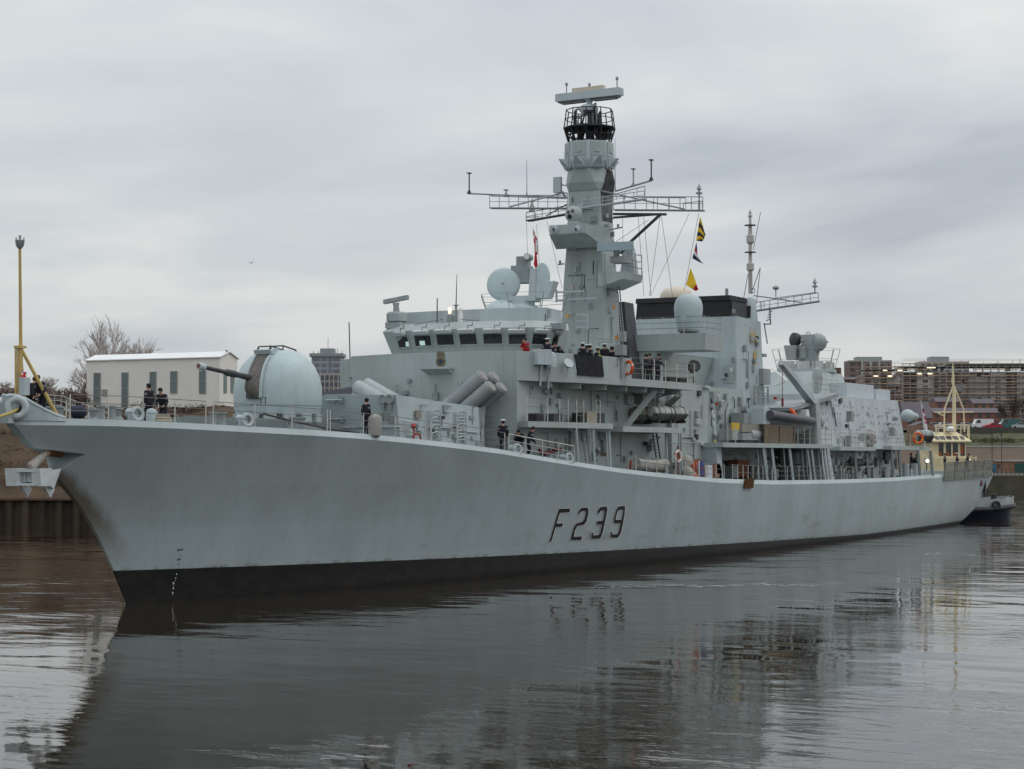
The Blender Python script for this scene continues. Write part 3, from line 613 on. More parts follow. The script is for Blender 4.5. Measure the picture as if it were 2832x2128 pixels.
def hull_paint():
    m = mat('hull_paint', (0.405, 0.47, 0.48), 0.42, var=0.10, scale=0.30, streak=0.18, bump=0.045, bscale=0.7, plates=(5.5, 1.7, .05))
    nt = m.node_tree; L = nt.links.new; b = nt.nodes['Principled BSDF']; tc = [n for n in nt.nodes if n.type == 'TEX_COORD'][0]
    base = b.inputs['Base Color'].links[0].from_socket
    sep = nt.nodes.new('ShaderNodeSeparateXYZ'); L(tc.outputs['Object'], sep.inputs[0])
    def mth(op, a, b_, clamp=False):
        q = nt.nodes.new('ShaderNodeMath'); q.operation = op; q.use_clamp = clamp
        for i, v_ in enumerate((a, b_)):
            if isinstance(v_, (int, float)): q.inputs[i].default_value = v_
            else: L(v_, q.inputs[i])
        return q.outputs[0]
    def mix(f, a, c):
        q = nt.nodes.new('ShaderNodeMixRGB'); L(f, q.inputs[0])
        for i, v_ in ((1, a), (2, c)):
            if isinstance(v_, tuple): q.inputs[i].default_value = (*v_, 1)
            else: L(v_, q.inputs[i])
        return q.outputs[0]
    def nz(sc, det=4):
        mp = nt.nodes.new('ShaderNodeMapping'); mp.inputs['Scale'].default_value = sc; L(tc.outputs['Object'], mp.inputs['Vector'])
        n = nt.nodes.new('ShaderNodeTexNoise'); n.inputs['Scale'].default_value = 1; n.inputs['Detail'].default_value = det; n.inputs['Roughness'].default_value = .65
        L(mp.outputs[0], n.inputs['Vector']); return n.outputs['Fac']
    # grubby scuffs just above the boot topping amidships, streaks running down
    sc = mth('SUBTRACT', nz((.35, .35, 1.4)), .56); zt = mth('SUBTRACT', 1.0, mth('ABSOLUTE', mth('SUBTRACT', sep.outputs[2], 1.7), 0)); 
    zt = mth('MULTIPLY', mth('MULTIPLY', zt, 1.0, True), mth('MULTIPLY', sc, 6.0, True)); xm = mth('MULTIPLY', mth('SUBTRACT', sep.outputs[0], 12), .2, True)
    col = mix(mth('MULTIPLY', mth('MULTIPLY', zt, xm), .65), base, (.17, .16, .13))
    st = mth('MULTIPLY', mth('SUBTRACT', nz((2.2, 2.2, .06), 3), .60), 4.0, True)
    col = mix(mth('MULTIPLY', st, .28), col, (.24, .24, .21))
    # thin pale scrape lines left by fenders
    ln = mth('SUBTRACT', 1.0, mth('MULTIPLY', mth('ABSOLUTE', mth('SUBTRACT', mth('SUBTRACT', sep.outputs[2], mth('MULTIPLY', nz((.05, .05, .05), 1), .5)), 2.75), 0), 40.0), True)
    col = mix(mth('MULTIPLY', ln, mth('MULTIPLY', mth('SUBTRACT', nz((.12, .1, .1), 2), .42), 3.0, True)), col, (.50, .53, .53))
    # rust run down the stem below the anchor
    ru = mth('MULTIPLY', mth('SUBTRACT', mth('ADD', .28, mth('MULTIPLY', nz((1.2, 1.2, .5)), .55)), mth('ABSOLUTE', sep.outputs[1], 0)), 3.2, True)
    ru = mth('MULTIPLY', ru, mth('MULTIPLY', mth('SUBTRACT', 6.2, sep.outputs[2]), 2.0, True)); ru = mth('MULTIPLY', ru, mth('MULTIPLY', mth('SUBTRACT', sep.outputs[2], 1.6), .4, True)); ru = mth('MULTIPLY', ru, mth('LESS_THAN', sep.outputs[0], 5.0))
    col = mix(mth('MULTIPLY', ru, .8), col, (.10, .06, .022))
    # black boot topping, deeper at the bow than at the stern
    # a ragged slime and salt border along the top of the boot topping
    bt0 = mth('MAXIMUM', mth('SUBTRACT', 1.47, mth('MULTIPLY', sep.outputs[0], .0145)), .27)
    sl = mth('MULTIPLY', mth('SUBTRACT', 1.0, mth('MULTIPLY', mth('ABSOLUTE', mth('SUBTRACT', sep.outputs[2], bt0), 0), 4.5)), 1.0, True)
    col = mix(mth('MULTIPLY', sl, mth('MULTIPLY', mth('SUBTRACT', nz((1.6, 1.6, 1.2), 5), .47), 3.5, True)), col, (.10, .09, .06))
    # rust weeps from scuppers
    rw = mth('MULTIPLY', mth('SUBTRACT', nz((1.3, 1.3, .05), 2), .66), 7.0, True); rw = mth('MULTIPLY', rw, mth('MULTIPLY', mth('SUBTRACT', nz((.3, .3, .3), 2), .5), 4.0, True))
    col = mix(mth('MULTIPLY', rw, .45), col, (.19, .12, .07))
    bt = mth('MAXIMUM', mth('SUBTRACT', 1.47, mth('MULTIPLY', sep.outputs[0], .0145)), .27)
    f = mth('MULTIPLY', mth('ADD', mth('MULTIPLY', mth('SUBTRACT', bt, sep.outputs[2]), 40.0), .5), 1.0, True)
    wet = mix(mth('MULTIPLY', mth('SUBTRACT', nz((1.1, 1.1, 2)), .45), 3.0, True), (.013, .013, .014), (.036, .028, .02))
    L(mix(f, col, wet), b.inputs['Base Color']); return m
HULLM = hull_paint()
def build_hull():
    S = sorted(set([0, .002, .006, .012, .02]+[.03+.02*i for i in range(13)]+[.3+.035*i for i in range(20)]+[.985, 1.0])); S = [s for s in S if s <= 1]
    zs = [-1.6, -.7, 0, .35, .8, 1.3, 1.8, 2.4, 3.0, 3.6]
    b = MB(); rings = []
    for s in S:
        Xd = lerp(-7.7, 128.2, s); H_ = zd(Xd); pr = []
        rows = [z for z in zs]+[lerp(3.6, H_-.28, t) for t in (.2, .4, .6, .8, 1)] if H_ > 4.2 else zs
        for z in rows: pr.append((lerp(sx(z), ex(z), s), half(s, z), z))
        pr.append((lerp(sx(H_), ex(H_), s), max(.02, half(s, H_)-.2), H_))
        pr.append((lerp(sx(H_), ex(H_), s), max(.015, half(s, H_)-.5), H_-.05))
        rings.append([V((x, -y, z)) for x, y, z in pr[::-1]]+[V((x, y, z)) for x, y, z in pr])
    n = len(rings[0]); vs = [p for r_ in rings for p in r_]
    fs, mi = [], []
    for k in range(len(rings)-1):
        for i in range(n):
            j = (i+1) % n; fs.append((k*n+i, k*n+j, (k+1)*n+j, (k+1)*n+i)); mi.append(1 if i == n-1 else 0)
    for base in (0, (len(rings)-1)*n):
        for i in range(n//2-1): fs.append((base+i, base+i+1, base+n-2-i, base+n-1-i)); mi.append(0)
    b.v, b.f, b.m = vs, fs, mi
    o = b.build('hull', [HULLM, DECK, RUST], ship, angle=32)
    bm = bmesh.new(); bm.from_mesh(o.data)
    if bm.calc_volume(signed=True) < 0: bmesh.ops.reverse_faces(bm, faces=bm.faces)
    bm.to_mesh(o.data); bm.free()
    # the notch in the stem that houses the anchor
    ap = HULL(Zi(1165, 1058)); tp = PY((86, 1240), 0); bt_ = PY((147, 1310), 0)
    d1 = (tp-V((ap.x, 0, ap.z))); d2 = (bt_-V((ap.x, 0, ap.z)))
    A_ = V((ap.x, -4, ap.z)); T = A_+V((d1.x, 0, d1.z))*2.2; Bm = A_+V((d2.x, 0, d2.z))*2.2
    c = MB(); c.prism([A_, T, Bm], (0, 8, 0)); co = c.build('notch_cutter', [HULLM], smooth=False)
    bm = bmesh.new(); bm.from_mesh(co.data)
    if bm.calc_volume(signed=True) < 0: bmesh.ops.reverse_faces(bm, faces=bm.faces)
    bm.to_mesh(co.data); bm.free()
    def vol(m_):
        b_ = bmesh.new(); b_.from_mesh(m_); v_ = b_.calc_volume(); b_.free(); return v_
    v0 = vol(o.data); best = None
    for flip in (False, True):
        if flip: o.data.flip_normals(); o.data.update()
        for op in ('DIFFERENCE', 'UNION'):
            md = o.modifiers.new('notch', 'BOOLEAN'); md.operation = op; md.object = co; md.solver = 'EXACT'; bpy.context.view_layer.update()
            me = bpy.data.meshes.new_from_object(o.evaluated_get(bpy.context.evaluated_depsgraph_get())); o.modifiers.clear(); v1 = abs(vol(me))
            if best is None and .98*v0 < v1 < v0-.5: best = me
    old = o.data
    if best: o.data = me = best; me.name = 'hull'; bpy.data.meshes.remove(old)
    else: me = old
    cm = co.data; bpy.data.objects.remove(co); bpy.data.meshes.remove(cm)
    me.polygons.foreach_set('use_smooth', [True]*len(me.polygons)); me.set_sharp_from_angle(angle=R(32))
    return o, ap
hull, NOTCH = build_hull()

# ---- lettering on the hull: outlines traced as polygons, filled, laid on the plating
def outline_mesh(name, loops_list, place, m, parent):
    bm = bmesh.new()
    for loops in loops_list:
        es = []
        for lp in loops:
            dense = []
            for i in range(len(lp)):
                a, c = lp[i], lp[(i+1) % len(lp)]; k = max(1, int(math.hypot(c[0]-a[0], c[1]-a[1])/30)); dense += [(lerp(a[0], c[0], t/k), lerp(a[1], c[1], t/k)) for t in range(k)]
            vs = [bm.verts.new((x, -y, 0)) for x, y in dense]; es += [bm.edges.new((vs[i], vs[(i+1) % len(vs)])) for i in range(len(vs))]
        bmesh.ops.triangle_fill(bm, use_beauty=True, use_dissolve=False, edges=es)
    for v_ in bm.verts: v_.co = place(v_.co.x, -v_.co.y)
    me = bpy.data.meshes.new(name); bm.to_mesh(me); bm.free(); me.materials.append(m)
    o = bpy.data.objects.new(name, me); COL.objects.link(o); o.parent = parent; return o
def grow_loop(lp, k):
    n = len(lp); ar = sum(lp[i][0]*lp[(i+1) % n][1]-lp[(i+1) % n][0]*lp[i][1] for i in range(n)); sg = 1 if ar > 0 else -1; out = []
    for i in range(n):
        a, b, c = lp[i-1], lp[i], lp[(i+1) % n]; e1 = V((b[0]-a[0], b[1]-a[1])).normalized(); e2 = V((c[0]-b[0], c[1]-b[1])).normalized()
        n1, n2 = V((e1.y, -e1.x)), V((e2.y, -e2.x)); q = (n1+n2); q = q/max(.5, (1+n1.dot(n2))); out.append((b[0]+q.x*k*sg, b[1]+q.y*k*sg))
    return out
G_F = [[(541, 250), (655, 247), (647, 284), (548, 290), (514, 401), (580, 397), (574, 431), (504, 436), (462, 583), (441, 587), (520, 312)]]
G_2 = [[(733, 305), (746, 266), (770, 240), (824, 236), (839, 250), (837, 305), (820, 378), (793, 411), (727, 425), (702, 470), (690, 535), (774, 531), (768, 567), (655, 571), (686, 448), (712, 402), (778, 379), (799, 350), (814, 288), (806, 270), (777, 272), (754, 287), (746, 306)]]
G_3 = [[(928, 295), (945, 250), (967, 230), (1019, 226), (1032, 238), (1028, 285), (1011, 370), (1002, 410), (985, 490), (965, 543), (940, 555), (881, 556), (869, 540), (873, 491), (888, 491), (887, 520), (940, 517), (958, 498), (977, 412), (923, 411), (929, 374), (986, 371), (1004, 290), (1000, 265), (968, 268), (946, 296)]]
G_9 = [[(1168, 222), (1203, 219), (1214, 233), (1208, 300), (1192, 395), (1172, 490), (1142, 543), (1076, 545), (1064, 530), (1069, 485), (1081, 485), (1084, 511), (1130, 507), (1147, 480), (1166, 398), (1113, 398), (1098, 378), (1103, 330), (1126, 250), (1146, 226)],
       [(1141, 263), (1195, 258), (1190, 300), (1178, 360), (1117, 363), (1121, 325)]]
for nm, k0, off, m in (('numeral_edging', 7, .02, mat('white_edging', (.62, .62, .60), .5)), ('painted_numeral', 0, .035, mat('black_lettering', (.014, .012, .014), .5))):
    for g in (G_F, G_2, G_3, G_9): outline_mesh(nm, [[grow_loop(lp, k0 if i == 0 else -k0*.8) if k0 else lp for i, lp in enumerate(g)]], lambda x, y: HULL(Zk(x, y), off), m, hull)
# draught marks near the stem
dm = MB()
for (x, y, w, h) in ((1490, 820, 9, 8), (1506, 818, 9, 8), (1524, 816, 9, 8), (1512, 862, 4, 4), (1490, 900, 8, 8), (1504, 898, 8, 8), (1495, 938, 5, 7), (1486, 985, 5, 6)):
    q = [HULL(Zj(x+a*w/2, y+c*h), .025) for a, c in ((-1, 1), (1, 1), (1, -1), (-1, -1))]; dm.add(q, [(0, 1, 2, 3)], 0)
for (x, y, w, h) in ((1476, 1022, 8, 6), (1468, 1055, 6, 6), (1450, 1098, 12, 8), (1448, 1140, 9, 8), (1442, 1180, 8, 10), (1463, 1075, 4, 4), (1449, 1118, 4, 4)):
    q = [HULL(Zj(x+a*w/2, y+c*h), .025) for a, c in ((-1, 1), (1, 1), (1, -1), (-1, -1))]; dm.add(q, [(0, 1, 2, 3)], 1)
dm.build('draught_marks', [BLACK, WHITE], hull, smooth=False)
# name plate block and small vent at the stern quarter
q = HULL(Zh(1332, 1292)); m_ = MB(); m_.obox(q, (.5, .08, 0), (0, .06, 0), (.1, 0, .95)); m_.build('quarter_vent', BLACK, hull)
q = HULL(Zh(1302, 1272)); m_ = MB(); m_.obox(q, (.7, .09, 0), (0, .05, 0), (0, 0, .28)); m_.build('name_plate', mat('faded_red_plate', (.20, .06, .09), .6), hull)

# ---- bow: bulwark with bullring, anchor, jackstaff
bw = MB(); outer = []; inner = []
Xs = [-5.6, -5.9, -6.3, -6.7, -7.0, -7.3, -7.5, -7.7]; Hs = [.02, .12, .32, .56, .76, .88, .9, .86]
for sg in (-1, 1):
    lo = [V((x, sg*max(.04, yd(x)), zd(x)-.1)) for x in Xs]; hi = [V((x-.25*h, sg*max(.05, yd(x)*.96), zd(x)+h)) for x, h in zip(Xs, Hs)]
    li = [p+V((.06, -sg*.09, 0)) for p in lo]; hi_ = [p+V((.06, -sg*.09, 0)) for p in hi]
    for i in range(len(Xs)-1): bw.hexa([lo[i], lo[i+1], li[i+1], li[i], hi[i], hi[i+1], hi_[i+1], hi_[i]])
    bw.tube([(a+c)/2 for a, c in zip(hi, hi_)], .085, 8)
fr = V((-7.75, 0, 7.85)); bw.obox(fr+V((-.2, 0, .3)), (.16, 0, 0), (0, .34, 0), (-.12, 0, .42))
bw.build('bow_bulwark', GREY2, ship, merge=.001)
m_ = MB(); c = V((-7.55, -.36, 8.36)); ax = V((-.75, -.62, .1)); m_.torus(c, ax, .36, .15, 24, 10); m_.lathe([(.3, -.05), (.3, .0)], c-ax.normalized()*.1, ax, 18, 1); m_.build('bow_fairlead', [GREY2, mat('shadowed_bore', (.06, .05, .04), .8)], ship)
# anchor: shank, crown box and flukes hanging ahead of the stem
an = MB(); AC = PY(Zi(400, 1370), 0)
sh0 = PY(Zi(655, 1020), -.25); sh1 = AC+V((.05, 0, .42))
an.tube([sh0, sh1], [.14, .2], 8); an.torus(sh0, Y_, .16, .06, 14, 6)
an.build('anchor_shank', mat('rusty_white', (.52, .54, .53), .6, col2=(.30, .21, .14), scale=1.8), ship)
an = MB(); AM = mat('pale_anchor_paint', (.56, .60, .60), .5, var=.12, scale=3)
w = .92; h = .36
for y0, y1 in ((-w, -.46), (.16, w)): an.hexa([AC+V((x, y, z)) for x, y, z in ((-.36, y0, -h), (.3, y0, -h), (.3, y1, -h), (-.36, y1, -h), (-.45, y0, h), (.3, y0, h), (.3, y1, h), (-.45, y1, h))])
an.obox(AC+V((.1, -.17, 0)), (.2, 0, 0), (0, .45, 0), (0, 0, .2)); an.obox(AC+V((-.12, -.17, .27)), (.34, 0, 0), (0, .5, 0), (0, 0, .06)); an.obox(AC+V((-.12, -.17, -.29)), (.34, 0, 0), (0, .5, 0), (0, 0, .05))
an.obox(AC+V((-.15, .1, 0)), (.06, 0, 0), (0, .05, .0), (0, 0, .2)); an.obox(AC+V((-.2, -.4, 0)), (.05, 0, 0), (0, .05, 0), (0, 0, .2))
an.build('anchor_crown', AM, ship, smooth=False)
an = MB()
for sg in (-1, 1):
    an = MB(); r0 = AC+V((.2, sg*.6, -.02)); tip = AC+V((1.0, sg*.75, .35 if sg < 0 else -.1)); lo = AC+V((.6, sg*.7, -.5))
    an.hexa([r0+V((0, -.16, -.2)), lo+V((0, -.06, 0)), lo+V((0, .06, 0)), r0+V((0, .16, -.2)), r0+V((0, -.16, .22)), tip+V((0, -.05, 0)), tip+V((0, .05, 0)), r0+V((0, .16, .22))])
    an.prism([AC+V((.1, sg*.6-.05, -.3)), AC+V((.6, sg*.6, -.85)), AC+V((.85, sg*.6, -.5)), AC+V((.35, sg*.6, -.1))], (0, .1, 0)); an.build('anchor_fluke', AM, ship, smooth=False)
hp = MB(); hp.tube([NOTCH*.45+sh0*.55+V((.25, .5, .05)), sh0+V((-.02, 0, -.02))], [.26, .2], 10); hp.build('hawse_pipe', RUST, ship)
# jackstaff
js = MB(); j0, j1, j2 = PY(Za(172, 1410), .05), PY(Za(166, 985), .05), PY(Za(168, 150), .05); j0.z = 7.95; j1.x = j0.x-.03; j2.x = j0.x-.1
js.tube([j0, j1], [.12, .11], 8); js.tube([j1-Z_*.3+V((.1, .05, 0)), j2], [.075, .055], 8); js.tube([j0+V((-.14, .1, 0)), j1+V((-.14, .1, -.05))], .05, 6)
f1 = PY(Za(495, 1575), -.75); f1.z = zd(f1.x)+.05; js.tube([j1, f1], [.07, .085], 8); js.tube([j1, f1+V((0, 1.7, 0))], [.06, .07], 8)
js.obox(j1, (.2, 0, 0), (0, .16, 0), (0, 0, .05)); jo = js.build('jackstaff', YELLOW, ship)
m_ = MB(); m_.lathe([(.07, 0), (.16, .12), (.2, .34), (.13, .36), (.05, .4), (.05, .55)], j2, Z_, 12); 
for t in range(4): m_.tube([j2+V((.19*math.cos(t*1.57), .19*math.sin(t*1.57), .12)), j2+V((.22*math.cos(t*1.57), .22*math.sin(t*1.57), .45))], .025, 4)
m_.build('staff_lamp', GREYD, jo)
m_ = MB(); q = PY(Za(208, 1320), -.2); m_.obox(q, (.16, 0, 0), (0, .14, 0), (0, 0, .36)); m_.build('junction_box', GREY2, jo)

# ---- guardrails
def guardrail(pts, h=1.0, wires=(1.0, .66, .33), post=RAILW, name='guardrail', pr=.028, wr=.016, parent=None, thick_top=False):
    b = MB()
    for p in pts: b.tube([p, p+Z_*h], pr, 5, 0)
    for w_ in wires: b.tube([p+Z_*h*w_*.99 for p in pts], wr if not (thick_top and w_ == 1.0) else pr, 4, 1)
    return b.build(name, [post, WIRE if not thick_top else post], parent or ship)
def edge_pts(X0, X1, step, inset=.18): n = max(1, round((X1-X0)/step)); return [edge(lerp(X0, X1, i/n), inset) for i in range(n+1)]
for X0, X1, st_ in ((-5.3, 1.2, 1.6), (1.6, 8.4, 2.25), (8.6, 15.5, 2.3), (16, 22.6, 2.2)): guardrail(edge_pts(X0, X1, st_))
guardrail(edge_pts(23.0, 29.8, 1.7), thick_top=True)
guardrail([V((p.x, -p.y, p.z)) for p in edge_pts(-5.3, 8, 2.2)]); guardrail([V((p.x, -p.y, p.z)) for p in edge_pts(8.4, 21, 2.2)])
guardrail(edge_pts(37.5, 46, 1.4)); guardrail(edge_pts(46.8, 51, 1.4)); guardrail(edge_pts(52.5, 60, .9), wires=(1, .5)); guardrail(edge_pts(60.6, 75, 2.4)); guardrail(edge_pts(75.6, 97, 2.3), h=.9)
# fairleads along the deck edge
def fairlead(X, r_=.25, inset=.25):
    c = edge(X, inset)+Z_*(r_+.02); m_ = MB(); m_.torus(c, V((-.35, -1, .12)), r_, .10, 20, 8); m_.obox(c+V((0, .16, -.2)), (r_*.95, 0, 0), (0, .16, 0), (0, 0, .2)); m_.tube([c+V((0, .02, 0)), c+V((0, .5, .05))], [r_*.95, r_*.8], 12)
    return m_.build('fairlead', GREY2, ship)
for px in (Zi(1960, 540), Zb(640, 835), Ze(335, 1260), Ze(845, 1340)):
    q = HULL(px); fairlead(q.x)
# bollards and deck clutter forward
def bollard(X, Y):
    m_ = MB(); z = zd(X)-.05
    for d in (-.35, .35): m_.lathe([(.2, 0), (.16, .1), (.16, .55), (.21, .58), (.21, .66)], (X+d, Y, z), Z_, 12)
    m_.obox((X, Y, z+.03), (.65, 0, 0), (0, .25, 0), (0, 0, .04)); return m_.build('bollard', GREYD, ship)
for X, Y in ((-3.2, -1.4), (2.6, -2.9), (7.4, -3.9), (24.5, -5.6), (29.2, -6.6), (-3.2, 1.4)): bollard(X, Y)
for X, Y in ((-1.5, -.6), (-1.2, .9)): m_ = MB(); m_.lathe([(.32, 0), (.28, .15), (.18, .25), (.2, .5), (.28, .55), (.27, .62)], (X, Y, zd(X)-.03), Z_, 14); m_.build('capstan', GREYD, ship)
# breakwater
m_ = MB()
for sg in (-1, 1): m_.hexa([V((4.5, 0, 7.6)), V((6.6, sg*3.9, 7.5)), V((6.68, sg*3.9, 7.5)), V((4.6, 0, 7.6)), V((4.3, 0, 8.25)), V((6.4, sg*4.0, 8.1)), V((6.5, sg*4.0, 8.1)), V((4.4, 0, 8.25))])
m_.build('breakwater', GREY, ship, smooth=False)
m_ = MB(); m_.lathe([(.24, 0), (.24, .5), (.18, .62), (.06, .66)], PY(Za(1290, 1560), -2.0)-Z_*.4, Z_, 12); m_.build('deck_ventilator', GREY2, ship)

# ---- main gun
GC = V((11.55, 0, 8.44)); g = MB()
PRF = [(r*.94, h*1.01) for r, h in ((2.0, 0), (2.08, .25), (2.12, .8), (2.1, 1.35), (1.98, 1.85), (1.74, 2.35), (1.4, 2.75), (1.02, 3.0), (.8, 3.08), (.02, 3.12))]
g.lathe(PRF, GC, Z_, 40, sx=1.12, sy=1.0); gun = g.build('main_gun', DOME, ship, angle=40)
def prof_r(h):
    for (r0, h0), (r1, h1) in zip(PRF, PRF[1:]):
        if h <= h1: return lerp(r0, r1, (h-h0)/max(1e-6, h1-h0))
    return .1
# slot: a raised frame up the front face with a canvas boot
slot = MB(); boot = MB(); hs = [.75, 1.2, 1.6, 2.0, 2.35, 2.65, 2.9, 3.05]
def gp(h, y, off): r_ = max(.05, prof_r(h)); x = math.sqrt(max(.01, r_*r_-y*y)); return GC+V((-x*1.02-off, y, h))
for sg in (-1, 1):
    rows = [[gp(h, sg*(.37+w_), o_) for h in hs] for w_, o_ in ((0, .02), (.09, .02), (.09, .16), (0, .16))]
    slot.loft([[rows[k][i] for k in range(4)] for i in range(len(hs))])
slot.obox(gp(3.0, 0, .05)+V((.1, 0, .05)), (.35, 0, .05), (0, .5, 0), (-.05, 0, .1))
slot.build('slot_frame', DOME, gun)
rows = []
for i, h in enumerate([.72, .95, 1.2, 1.45, 1.7, 1.95, 2.25, 2.55, 2.8, 2.95]):
    bulge = [.05, .42, .62, .66, .55, .34, .12, .06, .04, .02][i]
    rows.append([gp(h, y, bulge*(1-(y/.40)**2)+.03+.03*math.sin(9*y+h*11)) for y in (-.36, -.25, -.12, 0, .12, .25, .36)])
boot.loft(rows, cap=False, closed=False); boot.build('canvas_cover', CANVAS, gun, angle=60)
br = MB(); b0 = GC+V((-2.35, 0, 1.72)); b1 = PY(Zb(160, 357), 0); b1.y = 0; dr = (b1-b0)
br.tube([b0-dr*.1, b0+dr*.25, b0+dr*.3, b0+dr*.46, b0+dr*.5, b0+dr*.9], [.17, .125, .165, .165, .105, .095], 14); bo = br.build('gun_barrel', SOOT, gun)
m_ = MB(); m_.lathe([(.11, 0), (.165, .04), (.175, .42), (.15, .46), (.1, .45)], b0+dr*.9, dr, 18); mz = m_.build('muzzle', GREY2, bo)
m_ = MB(); m_.lathe([(.09, 0), (.09, .03)], b0+dr*.9+dr.normalized()*.44, dr, 14); m_.build('muzzle_plug', mat('red_brown_plug', (.22, .05, .03), .6), bo)
m_ = MB(); a_ = [gp(2.98, y, -.5) for y in (-.3, -.3)]
hr = [GC+V((-1.1, -.2, 3.05)), GC+V((-1.0, -.25, 3.28)), GC+V((0, -.3, 3.36)), GC+V((1.1, -.3, 3.2)), GC+V((1.45, -.3, 2.75))]
m_.tube(hr, .04, 6); m_.tube([p+V((0, .7, 0)) for p in hr], .04, 6)
for p in hr[1:4]: m_.tube([p, p-Z_*.4], .035, 5); m_.tube([p+V((0, .7, 0)), p+V((0, .7, -.4))], .035, 5)
m_.build('gun_handrail', SOOT, gun)
m_ = MB(); m_.lathe([(2.0, -1.15), (2.0, -.55), (1.75, -.5), (1.75, 0.0)], GC, Z_, 32, sx=1.1); m_.build('gun_base', GREYD, gun)
m_ = MB()
for t in range(14):
    a_ = t*2*math.pi/14; q = GC+V((2.12*math.cos(a_), 1.98*math.sin(a_), -.18)); m_.obox(q, V((-math.sin(a_), math.cos(a_), 0))*.3, V((math.cos(a_), math.sin(a_), 0))*.12, Z_*.2)
m_.build('gun_skirt', GREY2, gun)
for (h, az, w) in ((1.6, 248, .3), (1.1, 300, .22), (2.2, 285, .16), (.7, 262, .2)):
    a_ = R(az); r_ = prof_r(h); q = GC+V((r_*math.cos(a_)*1.1, r_*math.sin(a_), h)); n_ = V((math.cos(a_), math.sin(a_), .15)).normalized(); t_ = n_.cross(Z_).normalized(); m_ = MB(); m_.obox(q, t_*w, n_*.03, t_.cross(n_)*w*1.15); m_.build('access_hatch', DOME, gun)
m_ = MB(); m_.lathe([(prof_r(.42)+.012, .40), (prof_r(.42)+.014, .44)], GC, Z_, 40, sx=1.12); m_.build('dome_seam', GREYD, gun)
m_ = MB(); c = PY(Zb(720, 663), -2.0); m_.torus(c, Y_, .26, .025, 4, 5, a0=math.pi/4, a1=2*math.pi+math.pi/4-.001); m_.build('sight_frame', SOOT, ship)

# ---- missile silo deckhouse
sl = MB(); c0, c1 = PY(Zl(930, 290), -4.8), PY(Zl(1630, 400), -4.95)
X0, X1, zt0, zt1 = 14.75, 23.0, c0.z, c1.z
sl.hexa([V((15.3, -4.85, 6.3)), V((23.3, -5.0, 6.0)), V((23.3, 5.0, 6.0)), V((15.3, 4.85, 6.3)), V((X0, -4.8, zt0)), V((X1, -4.95, zt1)), V((X1, 4.95, zt1)), V((X0, 4.8, zt0))])
silo = sl.build('missile_silo', GREY2, ship, smooth=False)
m_ = MB()
for i in range(8):
    for j in (-1, 1): 
        x = 15.6+i*.8; z = lerp(zt0, zt1, (x-X0)/(X1-X0)); m_.obox((x, j*1.1, z+.06), (.33, 0, 0), (0, .8, 0), (0, 0, .08))
m_.build('silo_lids', GREYD, silo)
def on_silo(px, out=.0): return PY(px, -4.93-out)
sfront = lambda px: PP(px, V((14.95, 0, 8.5)), V((1, 0, .25)).normalized())
m_ = MB()
for x in (825, 884):
    q = sfront(Zl(x, 330)); m_.torus(q+V((-.1, 0, 0)), X_, .2, .06, 16, 6); m_.tube([q, q+V((-.12, 0, 0))], .17, 10); m_.obox(q+V((-.06, 0, -.36)), (.06, 0, 0), (0, .07, 0), (0, 0, .2))
m_.build('reel_fitting', GREYD, silo)
for px, pz, w_ in ((400, 338, .8), (425, 505, .8), (580, 577, 1.3), (880, 573, 1.1)):
    m_ = MB(); q = sfront(Zl(px, pz)); m_.tube([q+V((-.1, -w_*.6, 0)), q+V((-.1, w_*.6, 0))], .05, 6); m_.obox(q, (.12, 0, 0), (0, .08, 0), (0, 0, .08)); m_.build('wall_rail', GREY2, silo)
for px, pz in ((815, 480), (870, 480), (900, 505), (460, 335), (470, 507)):
    m_ = MB(); q = sfront(Zl(px, pz)); m_.obox(q, (.12, 0, 0), (0, .11, 0), (0, 0, .16)); m_.build('junction_box', GREYD, silo)
def rung_ladder(x0, x1, y0, y1, name, parent, fn, n=5):
    m_ = MB(); a, b, c, d = fn(Zl(x0, y0)), fn(Zl(x1, y0)), fn(Zl(x0+8, y1)), fn(Zl(x1+8, y1)); o_ = V((0, -.14, 0))
    m_.tube([a, a+o_, c+o_, c], .04, 6); m_.tube([b, b+o_, d+o_, d], .035, 6)
    for i in range(n):
        t = (i+.4)/n; p, q = lerp(a, c, t)+o_, lerp(b, d, t)+o_; m_.tube([p, lerp(p, q, .1)+Z_*.14, lerp(p, q, .5)+Z_*.2, lerp(p, q, .9)+Z_*.14, q], .035, 6); m_.tube([p, q], .03, 5)
    return m_.build(name, WHITE if False else GREY2, parent)
rung_ladder(1215, 1300, 430, 690, 'ladder', silo, on_silo, 4); rung_ladder(1440, 1522, 445, 720, 'ladder', silo, on_silo, 5)
for (x0, x1, y0, y1, mm) in ((1102, 1145, 430, 497, mat('tan_notice', (.26, .23, .19), .7)), (1120, 1165, 545, 608, GREY2), (1570, 1605, 475, 505, GREYD), (1620, 1650, 700, 745, GREYD), (1385, 1400, 610, 650, GREYD), (1345, 1372, 380, 450, GREYD)):
    m_ = MB(); p, q = on_silo(Zl(x0, y1)), on_silo(Zl(x1, y0)); m_.box(p+V((0, .03, 0)), q+V((0, -.07, 0))); m_.build('wall_locker', mm, silo)
for (x0, x1, y0, y1) in ((990, 1110, 520, 538), (1310, 1425, 575, 585), (1535, 1640, 612, 622), (1165, 1190, 430, 432), (1365, 1408, 440, 446), (1020, 1075, 575, 580)):
    m_ = MB(); m_.tube([on_silo(Zl(x0, y0), .08), on_silo(Zl(x1, y1), .08)], .035, 6); m_.build('wall_rail', GREY2, silo)
m_ = MB(); hh = [on_silo(Zl(1070, 565), .25), on_silo(Zl(1088, 590), .25), on_silo(Zl(1092, 635), .25), on_silo(Zl(1140, 640), .25), on_silo(Zl(1150, 685), .25)]
